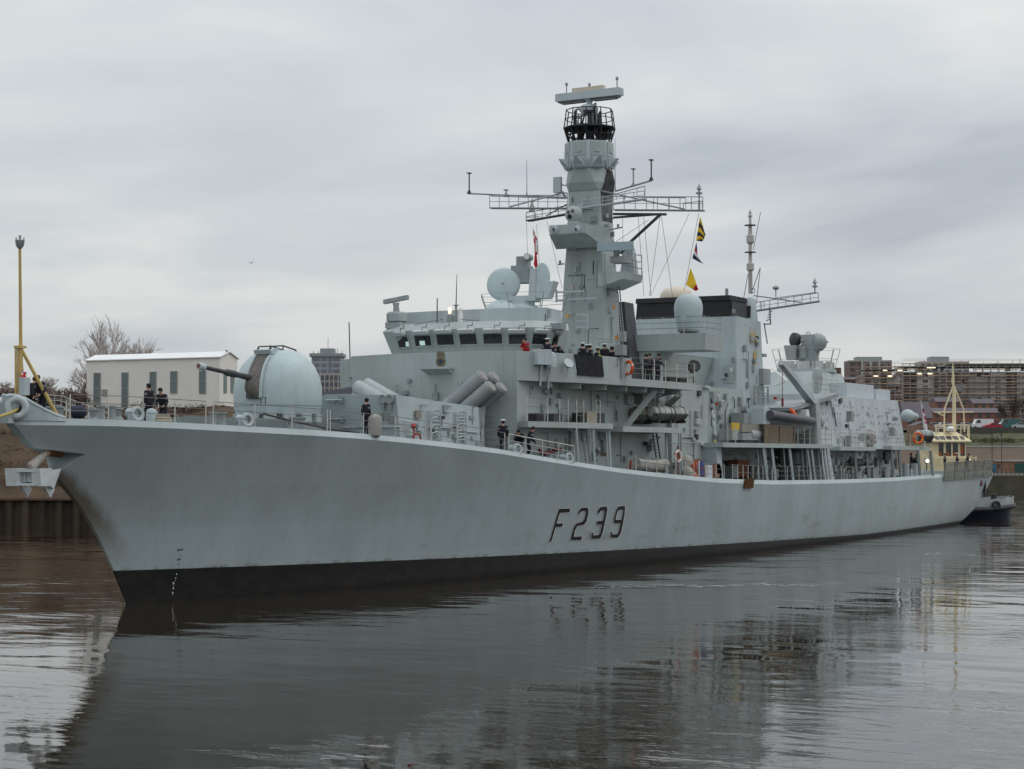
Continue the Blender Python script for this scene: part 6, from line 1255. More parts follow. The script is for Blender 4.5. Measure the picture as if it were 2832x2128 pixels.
for (x0, x1, y0, y1, Y, mm) in ((1270, 1390, 1110, 1230, -5.0, GREY2), (1270, 1390, 1240, 1300, -5.2, GREYD), (1400, 1460, 1120, 1350, -5.3, GREYD), (660, 780, 1190, 1360, -5.0, RUSTB), (790, 900, 1250, 1370, -5.2, SOOT), (1100, 1200, 1090, 1380, -4.6, SOOT), (620, 660, 1250, 1370, -5.6, GREYD), (1460, 1560, 1110, 1370, -5.4, GREY), (1000, 1080, 1280, 1380, -5.6, GREYD)):
    m_ = MB(); a, b_ = PY(Zg(x0, y1), Y), PY(Zg(x1, y0), Y); m_.box((a.x, Y-.3, max(4.7, a.z)), (b_.x, Y+.5, min(6.9, b_.z))); m_.build('machinery_cabinet', mm, bdk, smooth=False)
random.seed(3)
for i in range(26): m_ = MB(); x = random.uniform(53, 72); z = random.uniform(4.9, 6.5); y = random.uniform(-6.5, -4.6); m_.tube([V((x, y, z)), V((x+random.uniform(-.7, .7), y, z+random.uniform(-.6, .6)))], random.uniform(.03, .08), 5); m_.build('deck_pipe', GREYD, bdk)
# stowage and boat cradle on the boat deck
for (x0, x1, y0, y1, Y, mm) in ((740, 960, 825, 905, -7.2, mat('tan_grey_box', (.26, .25, .215), .7)), (745, 955, 920, 985, -7.3, GREYD), (640, 740, 870, 985, -7.0, GREYW), (760, 860, 715, 815, -6.6, GREYD), (1505, 1570, 830, 990, -6.6, GREY)):
    m_ = MB(); a, b_ = PY(Zg(x0, y1), Y), PY(Zg(x1, y0), Y); m_.box((a.x, Y-.05, max(7.303, a.z)), (b_.x, Y+.9, b_.z)); m_.build('deck_locker', mm, bdk, smooth=False)
m_ = MB(); a, b_ = PY(Zg(975, 995), -7.7), PY(Zg(1265, 850), -7.7); x0, x1, z0, z1 = a.x, b_.x, 7.3, b_.z
for i in range(9): z = lerp(z0+.1, z1, i/8); m_.obox(((x0+x1)/2, -7.7, z), ((x1-x0)/2, 0, 0), (0, .05, 0), (0, 0, .055))
for t in (0, .5, 1): m_.obox((lerp(x0, x1, t), -7.74, (z0+z1)/2), (.09, 0, 0), (0, .07, 0), (0, 0, (z1-z0)/2))
m_.build('slatted_crate', mat('weathered_timber', (.19, .15, .105), .85, var=.25, scale=3), bdk, smooth=False)
m_ = MB(); q = PY(Zg(860, 800), -7.1); m_.lathe([(.34, -1.1), (.36, 0), (.3, 1.3)], q+V((.2, 0, -.9)), X_, 14); m_.build('canister', GREYW, bdk)
m_ = MB(); a, b_ = PY(Zg(640, 880), -7.55), PY(Zg(712, 812), -7.55); m_.box((a.x, -7.6, a.z), (b_.x, -7.5, b_.z)); m_.build('yellow_notice', mat('yellow_paint', (.62, .42, .03), .6), bdk)
guardrail([V((x, -7.75, 7.3)) for x in (52, 53.4)], h=1.1, parent=bdk); guardrail([V((x, -7.8, 7.3)) for x in (65.6, 67.0, 68.2, 69.6)], h=1.15, parent=bdk); guardrail([V((x, -7.85, 7.3)) for x in (70.2, 71.6, 73)], h=1.15, parent=bdk)
m_ = MB(); a = PY(Zg(1500, 1000), -6.9); e_, t_ = PY(Zg(1470, 610), -6.9), PY(Zg(1152, 205), -6.9); a.z = 7.3
m_.hexa([V((a.x-.45, -7.2, 7.3)), V((a.x+.55, -7.2, 7.3)), V((a.x+.55, -6.5, 7.3)), V((a.x-.45, -6.5, 7.3)), V((e_.x-.3, -7.2, e_.z)), V((e_.x+.55, -7.2, e_.z+.2)), V((e_.x+.55, -6.5, e_.z+.2)), V((e_.x-.3, -6.5, e_.z))]); crane = m_.build('boat_crane', GREY, ship, smooth=False)
m_ = MB(); m_.hexa([V((e_.x-.35, -7.15, e_.z-.05)), V((e_.x+.55, -7.15, e_.z+.1)), V((e_.x+.55, -6.55, e_.z+.1)), V((e_.x-.35, -6.55, e_.z-.05)), V((t_.x-.1, -7.05, t_.z-.1)), V((t_.x+.1, -7.05, t_.z+.2)), V((t_.x+.1, -6.65, t_.z+.2)), V((t_.x-.1, -6.65, t_.z-.1))]); jib = m_.build('crane_jib', GREY2, crane, smooth=False)
m_ = MB(); q = lerp(e_, t_, .93); q.y = -6.85; h_ = PY(Zg(1158, 560), -6.85); m_.tube([V((h_.x, -6.85, q.z)), h_], .025, 4); m_.tube([h_, h_-Z_*.6], .09, 8); m_.build('crane_hook', mat('dull_red_block', (.25, .05, .05), .6), crane)
m_ = MB(); q = PY(Zg(1555, 800), -7.1); m_.sphere(q, (.3, .25, .42), 12); m_.build('crane_motor', GREYW, crane)
# clutter on the wall ahead of the boat: ladder, reels, red lamps
for (x, y, r_) in ((435, 725, .3), (445, 830, .26), (455, 900, .3), (515, 745, .22), (770, 660, .3), (490, 545, .14)): m_ = MB(); q = PY(Zg(x, y), -6.3 if x < 500 else -5.6); m_.torus(q+V((0, -.1, 0)), Y_, r_*.7, .07, 16, 6); m_.lathe([(r_*.45, 0), (r_*.45, .15)], q, Y_*-1, 12); m_.build('cable_reel', GREY2 if x < 500 else GREYD, mid_)
for (x, y) in ((482, 620), (1085, 560)): m_ = MB(); q = PY(Zg(x, y), -5.6 if x < 900 else -4.6); m_.box(q-V((.12, .1, .1)), q+V((.12, .1, .1))); m_.build('red_lamp', RED, mid_)
for (x, y, s_) in ((470, 1005, .14), (655, 722, .16)): m_ = MB(); q = PY(Zg(x, y), -6.28 if x < 500 else -5.53); m_.obox(q, (s_, 0, 0), (0, .03, 0), (0, 0, s_)); m_.build('yellow_notice', mat('yellow_sign', (.5, .4, .15), .6), mid_)
m_ = MB(); m_.tube([PY(Zg(385, 440), -6.3), PY(Zg(480, 650), -6.0)], .05, 5); m_.tube(arc(PY(Zg(560, 690), -5.7), V((0, 0, .7)), V((-.6, 0, 0)), -.2, 1.7, 8), .05, 6); m_.box(PY(Zg(370, 455), -6.4), PY(Zg(400, 435), -6.2)); m_.build('davit_arm', GREY2, mid_)
m_ = MB()
for x in (440, 483): m_.tube([PY(Zg(x, 1045), -6.35), PY(Zg(x, 1260), -6.35)], .03, 5)
for i in range(8): y = 1060+i*26; m_.tube([PY(Zg(440, y), -6.35), PY(Zg(483, y), -6.35)], .022, 4)
m_.build('ladder', SOOT, mid_)
m_ = MB(); a, b_ = PY(Zg(0, 1015), -6.2), PY(Zg(355, 1015), -6.33); m_.tube([a, b_], .03, 5); m_.tube([PY(Zg(360, 1190), -6.4), PY(Zg(440, 1195), -6.4)], .03, 5); m_.build('wall_rail', GREYD, mid_)
m_ = MB(); random.seed(8)
for i in range(26): m_ = MB(); x, z = random.uniform(54.5, 66), random.uniform(7.5, 10.5); y = -5.6 if x < 60.5 else -5.25; m_.obox((x, y, z), (random.uniform(.08, .3), 0, 0), (0, .12, 0), (0, 0, random.uniform(.08, .35))); m_.build('wall_box', random.choice((GREYD, GREY2, GREYW)), mid_, smooth=False)
for i in range(12): m_ = MB(); x = random.uniform(54.5, 66); y = -5.6 if x < 60.5 else -5.25; z = random.uniform(7.5, 9); m_.tube([V((x, y, z)), V((x, y, z+random.uniform(.8, 2))), V((x+random.uniform(-.6, .6), y, z+2.1))], .035, 5); m_.build('cable_run', random.choice((GREYD, SOOT)), mid_)
for (x0, x1, y0, y1) in ((870, 1010, 440, 605), (960, 1030, 265, 415)):
    m_ = MB(); a, b_ = PY(Zg(x0, y1), -5.35), PY(Zg(x1, y0), -5.35)
    if x0 == 870:
        for i in range(4): x = lerp(a.x, b_.x, i/3); m_.tube([V((x, -5.35, a.z)), V((x, -5.35, b_.z))], .06, 6)
        for t in (.05, .3, .6, .95): m_.tube([V((a.x, -5.35, lerp(a.z, b_.z, t))), V((b_.x, -5.35, lerp(a.z, b_.z, t)))], .03, 5)
    else: m_.box((a.x, -5.4, a.z), (b_.x, -5.0, b_.z))
    m_.build('funnel_locker', GREYW, fun)

# ---- hangar
HB = MB(); HB.hexa([V((73.2, -6.9, 7.0)), V((96.4, -6.75, 7.0)), V((96.4, 6.75, 7.0)), V((73.2, 6.9, 7.0)), V((73.4, -6.25, 11.1)), V((95.9, -6.2, 11.15)), V((95.9, 6.2, 11.15)), V((73.4, 6.25, 11.1))])
HB.hexa([V((73.5, -6.0, 4.5)), V((96.4, -5.8, 4.5)), V((96.4, 5.8, 4.5)), V((73.5, 6.0, 4.5)), V((73.5, -6.0, 6.997)), V((96.4, -5.8, 6.997)), V((96.4, 5.8, 6.997)), V((73.5, 6.0, 6.997))])
HB.hexa([V((73.2, -7.3, 4.5)), V((75.4, -7.3, 4.5)), V((75.4, -6.0, 4.5)), V((73.2, -6.0, 4.5)), V((73.2, -6.9, 6.996)), V((75.4, -6.9, 6.996)), V((75.4, -6.0, 6.996)), V((73.2, -6.0, 6.996))])
hangar = HB.build('hangar', mat('hangar_grey', (.47, .515, .53), .55, var=.12, scale=.8, streak=.22, bump=.05, bscale=.9, plates=(1.6, 1.0, .10)), ship, smooth=False)
hs_ = lambda Zf_, x, y: PP(Zf_(x, y), V((80, -6.9, 7.0)), V((0, -1, -.155)).normalized())
m_ = MB(); random.seed(4)
for r0 in range(5):
    for i in range(30):
        if random.random() < .5: continue
        x = 74.5+i*.7+random.uniform(-.1, .1); z = 7.9+r0*.6+random.uniform(-.05, .05); y = -6.9+(z-7)*.158; m_.obox((x, y, z), (.022, 0, 0), (0, .03, 0), (0, 0, .09))
m_.build('side_cleats', mat('cleat_grey', (.36, .39, .40), .6), hangar, smooth=False)
for (x, y, w, h) in ((1835, 745, .35, .4), (1815, 1000, .2, .45)): m_ = MB(); q = hs_(Zg, x, y); m_.box(q+V((-w, -.3, -h)), q+V((w, .1, h))); m_.build('wall_locker', GREYD, hangar)
for (x, y, w, h) in ((515, 830, .3, .35), (540, 720, .15, .15)): m_ = MB(); q = hs_(Zh, x, y); m_.box(q+V((-w, -.3, -h)), q+V((w, .1, h))); m_.build('wall_locker', GREYD, hangar)
# roof lockers and parapet
for (x0, x1, y0, y1, X0, X1) in ((1765, 2040, 415, 520, 80, 88), (2065, 2210, 465, 540, 88.5, 93)):
    m_ = MB(); a, b_ = PY(Zg(x0, y1), -5.0), PY(Zg(x1, y0), -5.0); m_.box((a.x, -5.4, 11.12), (b_.x, -2, b_.z-.12)); m_.build('roof_locker', mat('pale_blue_grey', (.50, .55, .58), .5), hangar, smooth=False)
guardrail([V((x, -6.1, 11.12)) for x in (74, 75.5, 77, 78.5, 80)], h=1.2, parent=hangar)
m_ = MB(); a, b_ = PY(Zg(1228, 655), -6.6), PY(Zg(1690, 525), -6.6); m_.hexa([V((a.x, -6.9, a.z-.25)), V((b_.x, -6.9, b_.z-.2)), V((b_.x, -4, b_.z-.2)), V((a.x, -4, a.z-.25)), V((a.x, -6.9, a.z+.0)), V((b_.x, -6.9, b_.z+.12)), V((b_.x, -4, b_.z+.12)), V((a.x, -4, a.z+.0))]); m_.build('slanted_sponson', GREYD, hangar, smooth=False)
# tracker tower on the hangar roof
TX = 86.0; tq = PX(Zf(1830, 1530), TX); m_ = MB(); y = tq.y
m_.hexa([V((TX-6, y-3, 10.4)), V((TX+3, y-3, 10.4)), V((TX+3, y+3, 10.4)), V((TX-6, y+3, 10.4)), V((TX-4, y-2.2, tq.z-.4)), V((TX+2.5, y-2.2, tq.z-.4)), V((TX+2.5, y+2.6, tq.z-.4)), V((TX-4, y+2.6, tq.z-.4))]); m_.lathe([(2.5, -.35), (2.5, -.12)], V((TX, -1.45, tq.z)), Z_, 12); m_.build('tracker_tower', GREY, ship, smooth=False)
TC = V((TX, -1.45, tq.z-.12)); rail_ring(TC, 2.3, 2.3, 10, 1.7, .2, GREYD, hangar)
trk = empty('tracking_radar'); trk.parent = ship; ax2 = lambda x, yy, dx=0.0: PX(Zf(x, yy), TX+dx)
m_ = MB(); m_.lathe([(.8, 0), (.7, .3), (.55, .5), (.5, 1.0)], TC, Z_, 16); a, b_ = ax2(1770, 1460), ax2(1925, 1310); m_.box((TX-.4, b_.y, TC.z+.5), (TX+.5, a.y, b_.z)); m_.build('pedestal', GREYD, trk)
m_ = MB(); a, b_ = ax2(1790, 1400), ax2(1925, 1215); m_.box((TX-.3, b_.y, a.z), (TX+.7, a.y, b_.z)); m_.torus(ax2(1845, 1210), X_, .16, .04, 12, 6); m_.build('radar_body', GREYW, trk)
m_ = MB(); c = ax2(1925, 1290); m_.lathe([(.3, -.25), (.72, -.15), (.8, .0), (.78, .12), (.66, .45), (.45, .68), (.2, .8), (.02, .83)], c, V((.25, -1, .05)), 26); dsh = m_.build('dish', GREYD, trk, angle=50)
m_ = MB(); m_.lathe([(.06, 0), (.06, .1)], c+V((.25, -1, .05)).normalized()*.83, V((.25, -1, .05)), 8); m_.build('dish_boss', SOOT, dsh)
m_ = MB(); c = ax2(1725, 1262); m_.lathe([(.5, -.3), (.56, -.1), (.56, .2), (.4, .3)], c, V((-.75, .5, .1)), 20); m_.build('second_dish', SOOT, trk)
m_ = MB(); a, b_ = ax2(1655, 1425), ax2(1765, 1318); m_.hexa([V((TX-.7, b_.y+.1, a.z-.25)), V((TX, b_.y+.1, a.z-.25)), V((TX, a.y-.15, a.z-.25)), V((TX-.7, a.y-.15, a.z-.25)), V((TX-.9, b_.y, b_.z)), V((TX, b_.y, b_.z)), V((TX, a.y, b_.z)), V((TX-.9, a.y, b_.z))]); m_.build('cabinet', GREYW, trk, smooth=False)
m_ = MB(); c = ax2(1800, 1270, -.6); m_.tube([c, c+V((-.5, -.1, .05))], .16, 10); m_.tube([ax2(1800, 1330, -.5), ax2(1800, 1330, -.5)-Z_*.9], .3, 10); m_.build('camera_head', GREYD, trk); y = -1.45
m_ = MB(); pts = [V((TX+2.35*math.cos(t), y+2.35*math.sin(t), tq.z-.1)) for t in [i*2*math.pi/12 for i in range(13)]]
for p, q in zip(pts, pts[1:]): m_.quad(p, lerp(p, q, .85), lerp(p, q, .85)+Z_*.62, p+Z_*.62)
m_.build('dodger_panels', mat('patchy_pale_panel', (.48, .49, .47), .8, var=.3, scale=1.5), hangar, smooth=False)
m_ = MB(); q = PX(Zg(1515, 480), 80.5); m_.lathe([(.3, -.2), (.36, .5), (.42, 1.0), (.4, 1.4), (.28, 1.7), (.1, 1.78)], q, Z_, 12); m_.build('covered_gun', GREYW, hangar)
m_ = MB(); q = PX(Zg(1120, 310), 73.0); m_.obox(q, V((.05, -.5, -.4)), V((.2, 0, 0)), V((0, .12, .14))); m_.tube([q+V((0, -.5, -.6)), q+V((0, .4, -.9))], .1, 8); m_.build('davit_light', WHITE, hangar)
# side platforms aft, with their gear
p3 = slab('side_platform', [(75.45, -7.75), (84.6, -7.7), (84.6, -5.9), (75.45, -5.9)], 6.85, 7.15, GREY); p4 = slab('side_platform', [(89.8, -7.45), (102.6, -7.1), (102.6, -5.2), (89.8, -5.2)], 6.95, 7.25, GREY)
for par, Xs_ in ((p3, (80.5, 83.6)), (p4, (90.5, 92.6, 98.4, 102.3))):
    for x in Xs_: m_ = MB(); m_.tube([V((x, -7.2, 6.9)), V((x+.5, -7.25, 4.65))], .12, 4); m_.tube([V((x+.35, -7.2, 6.9)), V((x+.8, -7.25, 4.65))], .05, 5); m_.build('pillar', GREYD, par, smooth=False)
guardrail([V((x, -7.6, 7.15)) for x in (75.7, 77.2, 78.8, 80.4, 82, 83.4, 84.4)], h=1.05, parent=p3); guardrail([V((x, -7.25, 7.25)) for x in (90.2, 92, 94, 96, 98, 100, 102.3)], h=1.0, parent=p4)
m_ = MB(); q = PY(Zg(2080, 1020), -7.0); q.z = 7.15
for i in range(5): m_.sphere(q+V((random.uniform(-.7, .8), random.uniform(-.1, .3), .3+i*.22)), (.5-.05*i, .42, .34), 10)
m_.tube([q+V((-.3, -.1, .9)), q+V((-1.0, -.3, .8))], .28, 10); m_.build('covered_cannon', mat('pale_canvas_cover', (.43, .40, .385), .9, var=.12, scale=3), p3, angle=80)
m_ = MB(); q = PY(Zg(1958, 965), -7.2); m_.lathe([(.1, 0), (.3, .1), (.32, .3)], q, V((-.6, -.6, .1)), 12); m_.build('lamp_head', GREYD, p3)
m_ = MB(); m_.tube([PY(Zg(1850, 1205), -6.7), PY(Zg(2070, 1205), -6.7)], .22, 12); m_.tube([PY(Zg(1830, 1225), -6.9), PY(Zg(2060, 1225), -6.9)], .2, 12); m_.build('torpedo_tube', RUBBER, ship)
random.seed(12)
for i in range(24): m_ = MB(); x, z = random.uniform(76, 84), random.uniform(4.8, 6.5); m_.obox((x, random.uniform(-6.9, -6.1), z), (random.uniform(.1, .35), 0, 0), (0, .12, 0), (0, 0, random.uniform(.06, .3))); m_.build('tube_fitting', GREYD, ship, smooth=False)
for i in range(14): m_ = MB(); x, z = random.uniform(76, 84), random.uniform(4.8, 6); m_.tube([V((x, -6.9, z)), V((x+random.uniform(-1, 1), -6.9, z+random.uniform(-.1, .7)))], .05, 5); m_.build('tube_mounting', GREYD, ship, smooth=False)
m_ = MB(); random.seed(13)
for i in range(18): m_ = MB(); x, z = random.uniform(85, 97), random.uniform(4.8, 6.6); m_.obox((x, random.uniform(-6.4, -5.9), z), (random.uniform(.1, .4), 0, 0), (0, .12, 0), (0, 0, random.uniform(.1, .5))); m_.build('deck_machine', random.choice((GREYD, GREY2, SOOT)), ship, smooth=False)
m_ = MB(); q = PY(Zh(660, 690), -6.0); m_.sphere(q, (.62, .6, .55), 16); m_.tube([q+V((.3, -.2, .1)), q+V((1.1, -.4, -.1))], .3, 10); m_.build('covered_dome', GREY2, ship, angle=60)
for dx in (0, .35): m_ = MB(); q = PY(Zh(640, 1080), -6.6); m_.tube([V((q.x+dx*8, -6.6, 4.7)), V((q.x+dx*8, -6.6, 5.8))], .3, 8); m_.build('deck_bollard', GREY2, ship)
for x, z in ((98, 5.0), (99.5, 5.1), (101, 5.0)): m_ = MB(); m_.box((x, -6.7, 4.7), (x+.7, -6.1, z+.3)); m_.build('deck_locker', GREY2, ship)
# flight deck nets, ensign staff, stern light
B0, B1 = HULL(Zn(985, 850)), PY(Zn(1612, 792), -6.45); T0, T1 = PY(Zn(985, 620), B0.y-.15), PY(Zn(1635, 578), -6.7)
NETM = mat('net_grey_green', (.20, .205, .175), .9, var=.3, scale=1.5)
npan = 5
for k in range(npan):
    a, b_, c, d = (lerp(B0, B1, k/npan), lerp(B0, B1, (k+.97)/npan), lerp(T0, T1, (k+.97)/npan), lerp(T0, T1, k/npan)); off = V((0, -.12, 0)); a, b_, c, d = a+off, b_+off, c+off, d+off
    m_ = MB(); m_.tube([a, b_, c, d, a], .05, 5)
    nx = 13
    for i in range(1, nx): p, q = lerp(a, b_, i/nx), lerp(d, c, i/nx); m_.quad(p-X_*.09, p+X_*.09, q+X_*.09, q-X_*.09)
    for j in range(1, 8): p, q = lerp(a, d, j/8), lerp(b_, c, j/8); m_.quad(p-Z_*.05-Y_*.012, q-Z_*.05-Y_*.012, q+Z_*.05-Y_*.012, p+Z_*.05-Y_*.012)
    m_.build('safety_net', NETM, ship, smooth=False)
m_ = MB(); a, b_ = PX(Zm(1170, 1200), 104), PX(Zm(1125, 865), 104); m_.tube([V((a.x, a.y, 4.85)), a, b_], [.05, .05, .035], 6); m_.build('ensign_staff', RAILW, ship)
# cable runs, boxes, brackets and small stains of kit over the plating
def dress(parent, place, u0, u1, v0, v1, nb, nc, seed, out=V((0, -1, 0)), along=X_, dark=.35):
    rr = random.Random(seed)
    for i in range(nb):
        q = place(rr.uniform(u0, u1), rr.uniform(v0, v1)); w, h = rr.uniform(.06, .2), rr.uniform(.06, .24); b = MB(); b.obox(q+out*.06, along*w, out*.09, Z_*h); b.build('wall_box', SOOT if rr.random() < dark*.5 else GREYD if rr.random() < .6 else GREY2, parent, smooth=False)
    for i in range(nc):
        u, v = rr.uniform(u0, u1), rr.uniform(v0, v1); d = rr.uniform(.5, 2.2); b = MB(); p = [place(u, v)+out*.04, place(u, min(v1, v+d))+out*.04]
        if rr.random() < .5: p.append(place(min(u1, max(u0, u+rr.uniform(-1.2, 1.2))), min(v1, v+d))+out*.04)
        if rr.random() < .35: p = [place(u, v)+out*.04, place(min(u1, u+d), v)+out*.04]
        b.tube(p, rr.uniform(.018, .04), 5); b.build('cable_run', SOOT if rr.random() < dark else GREYD, parent)
dress(sup, lambda u, v: V((u, -5.56, v)), 27, 46, 8.5, 10.3, 12, 14, 1); dress(sup, lambda u, v: V((u, -5.56, v)), 28, 46.5, 5.6, 7.7, 14, 14, 2)
dress(mast, lambda u, v: PY((PX((1600, 700), 46.4).x*0+1600, 700), 0)*0+V((46.42-.012*(18-v)*.6, u, v)), -1.1, 1.2, 12.6, 19, 8, 10, 3, V((-1, 0, 0)), Y_)
dress(mast, lambda u, v: V((u, -1.2-(22.6-v)*.053, v)), 46.7, 48.3, 12.4, 22, 12, 10, 4)
dress(mast, lambda u, v: V((46.46, u, v)), -.8, .8, 20.4, 23.2, 4, 5, 5, V((-1, 0, 0)), Y_)
dress(fun, lambda u, v: V((u, -5.1, v)), 61.2, 65.4, 11, 15.7, 8, 6, 6); dress(fun, lambda u, v: V((60.55, u, v)), -4.6, -.5, 11.3, 12.8, 4, 4, 7, V((-1, 0, 0)), Y_)
dress(hangar, lambda u, v: V((u, -6.9+(v-7)*.158, v)), 75, 95, 7.4, 10.8, 12, 8, 8); dress(hangar, lambda u, v: V((u, -5.85, v)), 76, 96, 4.9, 6.8, 16, 14, 9, dark=.5)
dress(mid_, lambda u, v: V((u, -5.95-.3*(u-47)/5.2, v)), 47.3, 51.9, 5.2, 10.6, 9, 9, 10); dress(mid_, lambda u, v: V((u, -4.25, v)), 53, 72, 4.9, 6.8, 16, 14, 11, dark=.6)
dress(silo, lambda u, v: V((u, -4.93, v)), 15.8, 22.6, 7.2, 9.0, 6, 7, 12, dark=.15); dress(sup, lambda u, v: V((25.68, u, v)), -1.8, 1.8, 8.2, 10.4, 3, 2, 13, V((-1, 0, 0)), Y_, dark=.1)
dress(bridge, lambda u, v: V((32.0, u, v)), -4.6, -4.2, 14.2, 14.7, 2, 1, 14)
m_ = MB(); m_.box((46.75, -1.19, 21.6), (48.4, -1.165, 23.29)); m_.build('soot_panel', mat('soot_stain', (.20, .215, .21), .8, scale=1.1, col2=(.06, .058, .056)), mast, smooth=False)
m_ = MB(); m_.box((126.6, -5.9, 4.9), (128, -3, 5.15)); m_.build('deck_edge_box', GREYD, ship)
# ------------------------------------------------------------------ people
import numpy as np
def body_mesh(name, pose, jacket):
    """one continuous body: tapered limbs joined by a voxel remesh, coloured by the nearest limb. Faces +x."""
    prims = []
    P = lambda a, b, r0, r1, t: prims.append((V(a), V(b), r0, r1, t))
    lean, stoop = pose.get('lean', 0), pose.get('stoop', 0); hipz = .92-stoop*.28
    rot = Matrix.Rotation(lean, 3, 'Y'); hip = V((-.06*stoop-(.15 if lean > .4 else 0), 0, hipz)); T = lambda x, y, z: hip+rot @ V((x, y, z-.92))
    for s in (-1, 1):
        sw = pose.get('stride', 0)*s; h_ = hip+V((0, s*.095, 0)); k_ = V((.06+sw*.5+stoop*.28, s*.11, .50-stoop*.06)); a_ = V((-.03+sw, s*.115, .09))
        P(h_, k_, .098, .074, 'c'); P(k_, a_, .074, .056, 'c'); P(a_+V((-.03, 0, -.03)), a_+V((.17, s*.02, -.045)), .05, .042, 'b')
    P(T(-.005, -.07, .95), T(-.005, .07, .95), .125, .125, 'c')
    for s in (-1, 1): P(T(0, s*.07, .98), T(.01, s*.085, 1.38), .125, .125, 'j')
    P(T(0, -.15, 1.43), T(0, .15, 1.43), .075, .075, 'j'); P(T(0, 0, 1.42), T(.015, 0, 1.55), .068, .06, 's')
    hd = T(.03, 0, 1.655); fx = rot @ V((1, 0, 0)); fx = (fx+V((0, 0, .35*math.sin(lean)))).normalized(); look = pose.get('look', 0); fx = Matrix.Rotation(look, 3, 'Z') @ fx; fu = V((0, 0, 1)); fu = (fu-fx*fu.dot(fx)).normalized(); fy = fu.cross(fx)
    P(hd+fu*.03-fx*.01, hd+fu*.03+fx*.005, .098, .098, 'h'); P(hd-fu*.04+fx*.03, hd-fu*.075+fx*.045, .07, .05, 's'); P(hd+fx*.03+fu*.005, hd+fx*.04-fu*.03, .078, .072, 's')
    P(hd+fx*.1, hd+fx*.122-fu*.02, .012, .018, 's'); P(hd+fx*.098-fu*.06-fy*.02, hd+fx*.098-fu*.06+fy*.02, .012, .012, 'm')
    for s in (-1, 1): P(hd+fx*.093+fu*.012+fy*s*.034, hd+fx*.096+fu*.012+fy*s*.034, .013, .013, 'e'); P(hd+fy*s*.088+fu*.01, hd+fy*s*.096-fu*.03, .018, .014, 's')
    for s, (el, wr) in zip((-1, 1), pose['arms']):
        sh = T(0, s*.2, 1.42); e_ = T(el[0], s*el[1], el[2]); w_ = T(wr[0], s*wr[1], wr[2])
        P(sh, e_, .074, .058, 'j'); P(e_, w_, .058, .045, 'j'); q = lerp(sh, e_, .35); P(q+(e_-sh)*.0, q+(e_-sh)*.12, .079, .078, 'w')
        d = (w_-e_).normalized(); side = d.cross(V((0, s, .01))).normalized(); pn = side.cross(d).normalized(); palm = w_+d*.085
        P(w_, palm, .032, .036, 's')
        for k, ln in enumerate((.062, .075, .082, .076)):
            f0 = palm+side*(.030-.020*k); f1 = f0+d*ln*.5-pn*.006*s; f2 = f1+d*ln*.42-pn*s*.028; P(f0, f1, .0105, .0098, 's'); P(f1, f2, .0098, .009, 's')
        t0 = w_+d*.03+side*.032; t1 = t0+d*.03+side*.026; P(t0, t1, .013, .011, 's'); P(t1, t1+d*.035+side*.004, .011, .0095, 's')
    b = MB()
    for a, c, r0, r1, t in prims:
        d = c-a; L_ = max(d.length, 1e-4); ax = d/L_ if d.length > 1e-5 else Z_
        n = 8 if r0 < .02 else 12; prof = [(r0*math.sin(q), -r0*math.cos(q)) for q in [i*math.pi/2/4+.08 for i in range(4)]]+[(r0, 0), (r1, L_)]+[(r1*math.cos(q), L_+r1*math.sin(q)) for q in [i*math.pi/2/4+.25 for i in range(4)]]
        b.lathe(prof, a, ax, n)
    o = b.build(name, [SKIN], smooth=False); md = o.modifiers.new('r', 'REMESH'); md.mode = 'VOXEL'; md.voxel_size = .0125; md.use_smooth_shade = True
    me = bpy.data.meshes.new_from_object(o.evaluated_get(bpy.context.evaluated_depsgraph_get())); old = o.data; bpy.data.objects.remove(o); bpy.data.meshes.remove(old); me.name = name
    tags = {'s': 0, 'c': 1, 'j': 2, 'b': 3, 'h': 4, 'e': 3, 'm': 5, 'w': 6}; me.materials.clear()
    for m in (SKIN, NAVY, jacket, BLACKC, mat('dark_hair', (.02, .014, .01), .8), mat('lips', (.32, .12, .09), .6), mat('white_armband', (.16, .16, .17), .8)): me.materials.append(m)
    n = len(me.polygons); cs = np.empty(n*3, dtype=np.float32); me.polygons.foreach_get('center', cs); cs = cs.reshape(-1, 3); best = np.full(n, 1e9, dtype=np.float32); idx = np.zeros(n, dtype=np.int32)
    for a, c, r0, r1, t in prims:
        a_, d = np.array(a), np.array(c-a); L2 = max(float(d@d), 1e-8); q = np.clip(((cs-a_)@d)/L2, 0, 1); ds = np.linalg.norm(cs-a_-q[:, None]*d, axis=1)-(r0+(r1-r0)*q); mk = ds < best; best[mk] = ds[mk]; idx[mk] = tags[t]
    me.polygons.foreach_set('material_index', idx); me.polygons.foreach_set('use_smooth', [True]*n); me.update()
    return me, hd, fx, fu
D_ = ((-.03, .25, 1.16), (.06, .25, .94)); POK = ((-.1, .29, 1.16), (.10, .2, 1.02)); RAIL = ((.08, .27, 1.16), (.34, .22, 1.08)); FACE = ((.16, .24, 1.22), (.17, .07, 1.52)); CR = ((.06, .25, 1.14), (.24, -.02, 1.2)); WORK = ((.12, .24, 1.16), (.38, .12, 1.02))
POSES = {'stand': dict(arms=(D_, D_), look=.15), 'pockets': dict(arms=(POK, POK), look=-.3), 'rail': dict(arms=(RAIL, RAIL), lean=.18), 'face': dict(arms=(FACE, CR), lean=.1), 'glasses': dict(arms=(FACE, FACE), lean=.05), 'bend': dict(arms=(WORK, WORK), lean=.75, stoop=.35), 'work': dict(arms=(WORK, RAIL), lean=.38, stoop=.1), 'stride': dict(arms=(D_, RAIL), stride=.16)}
_b = {}
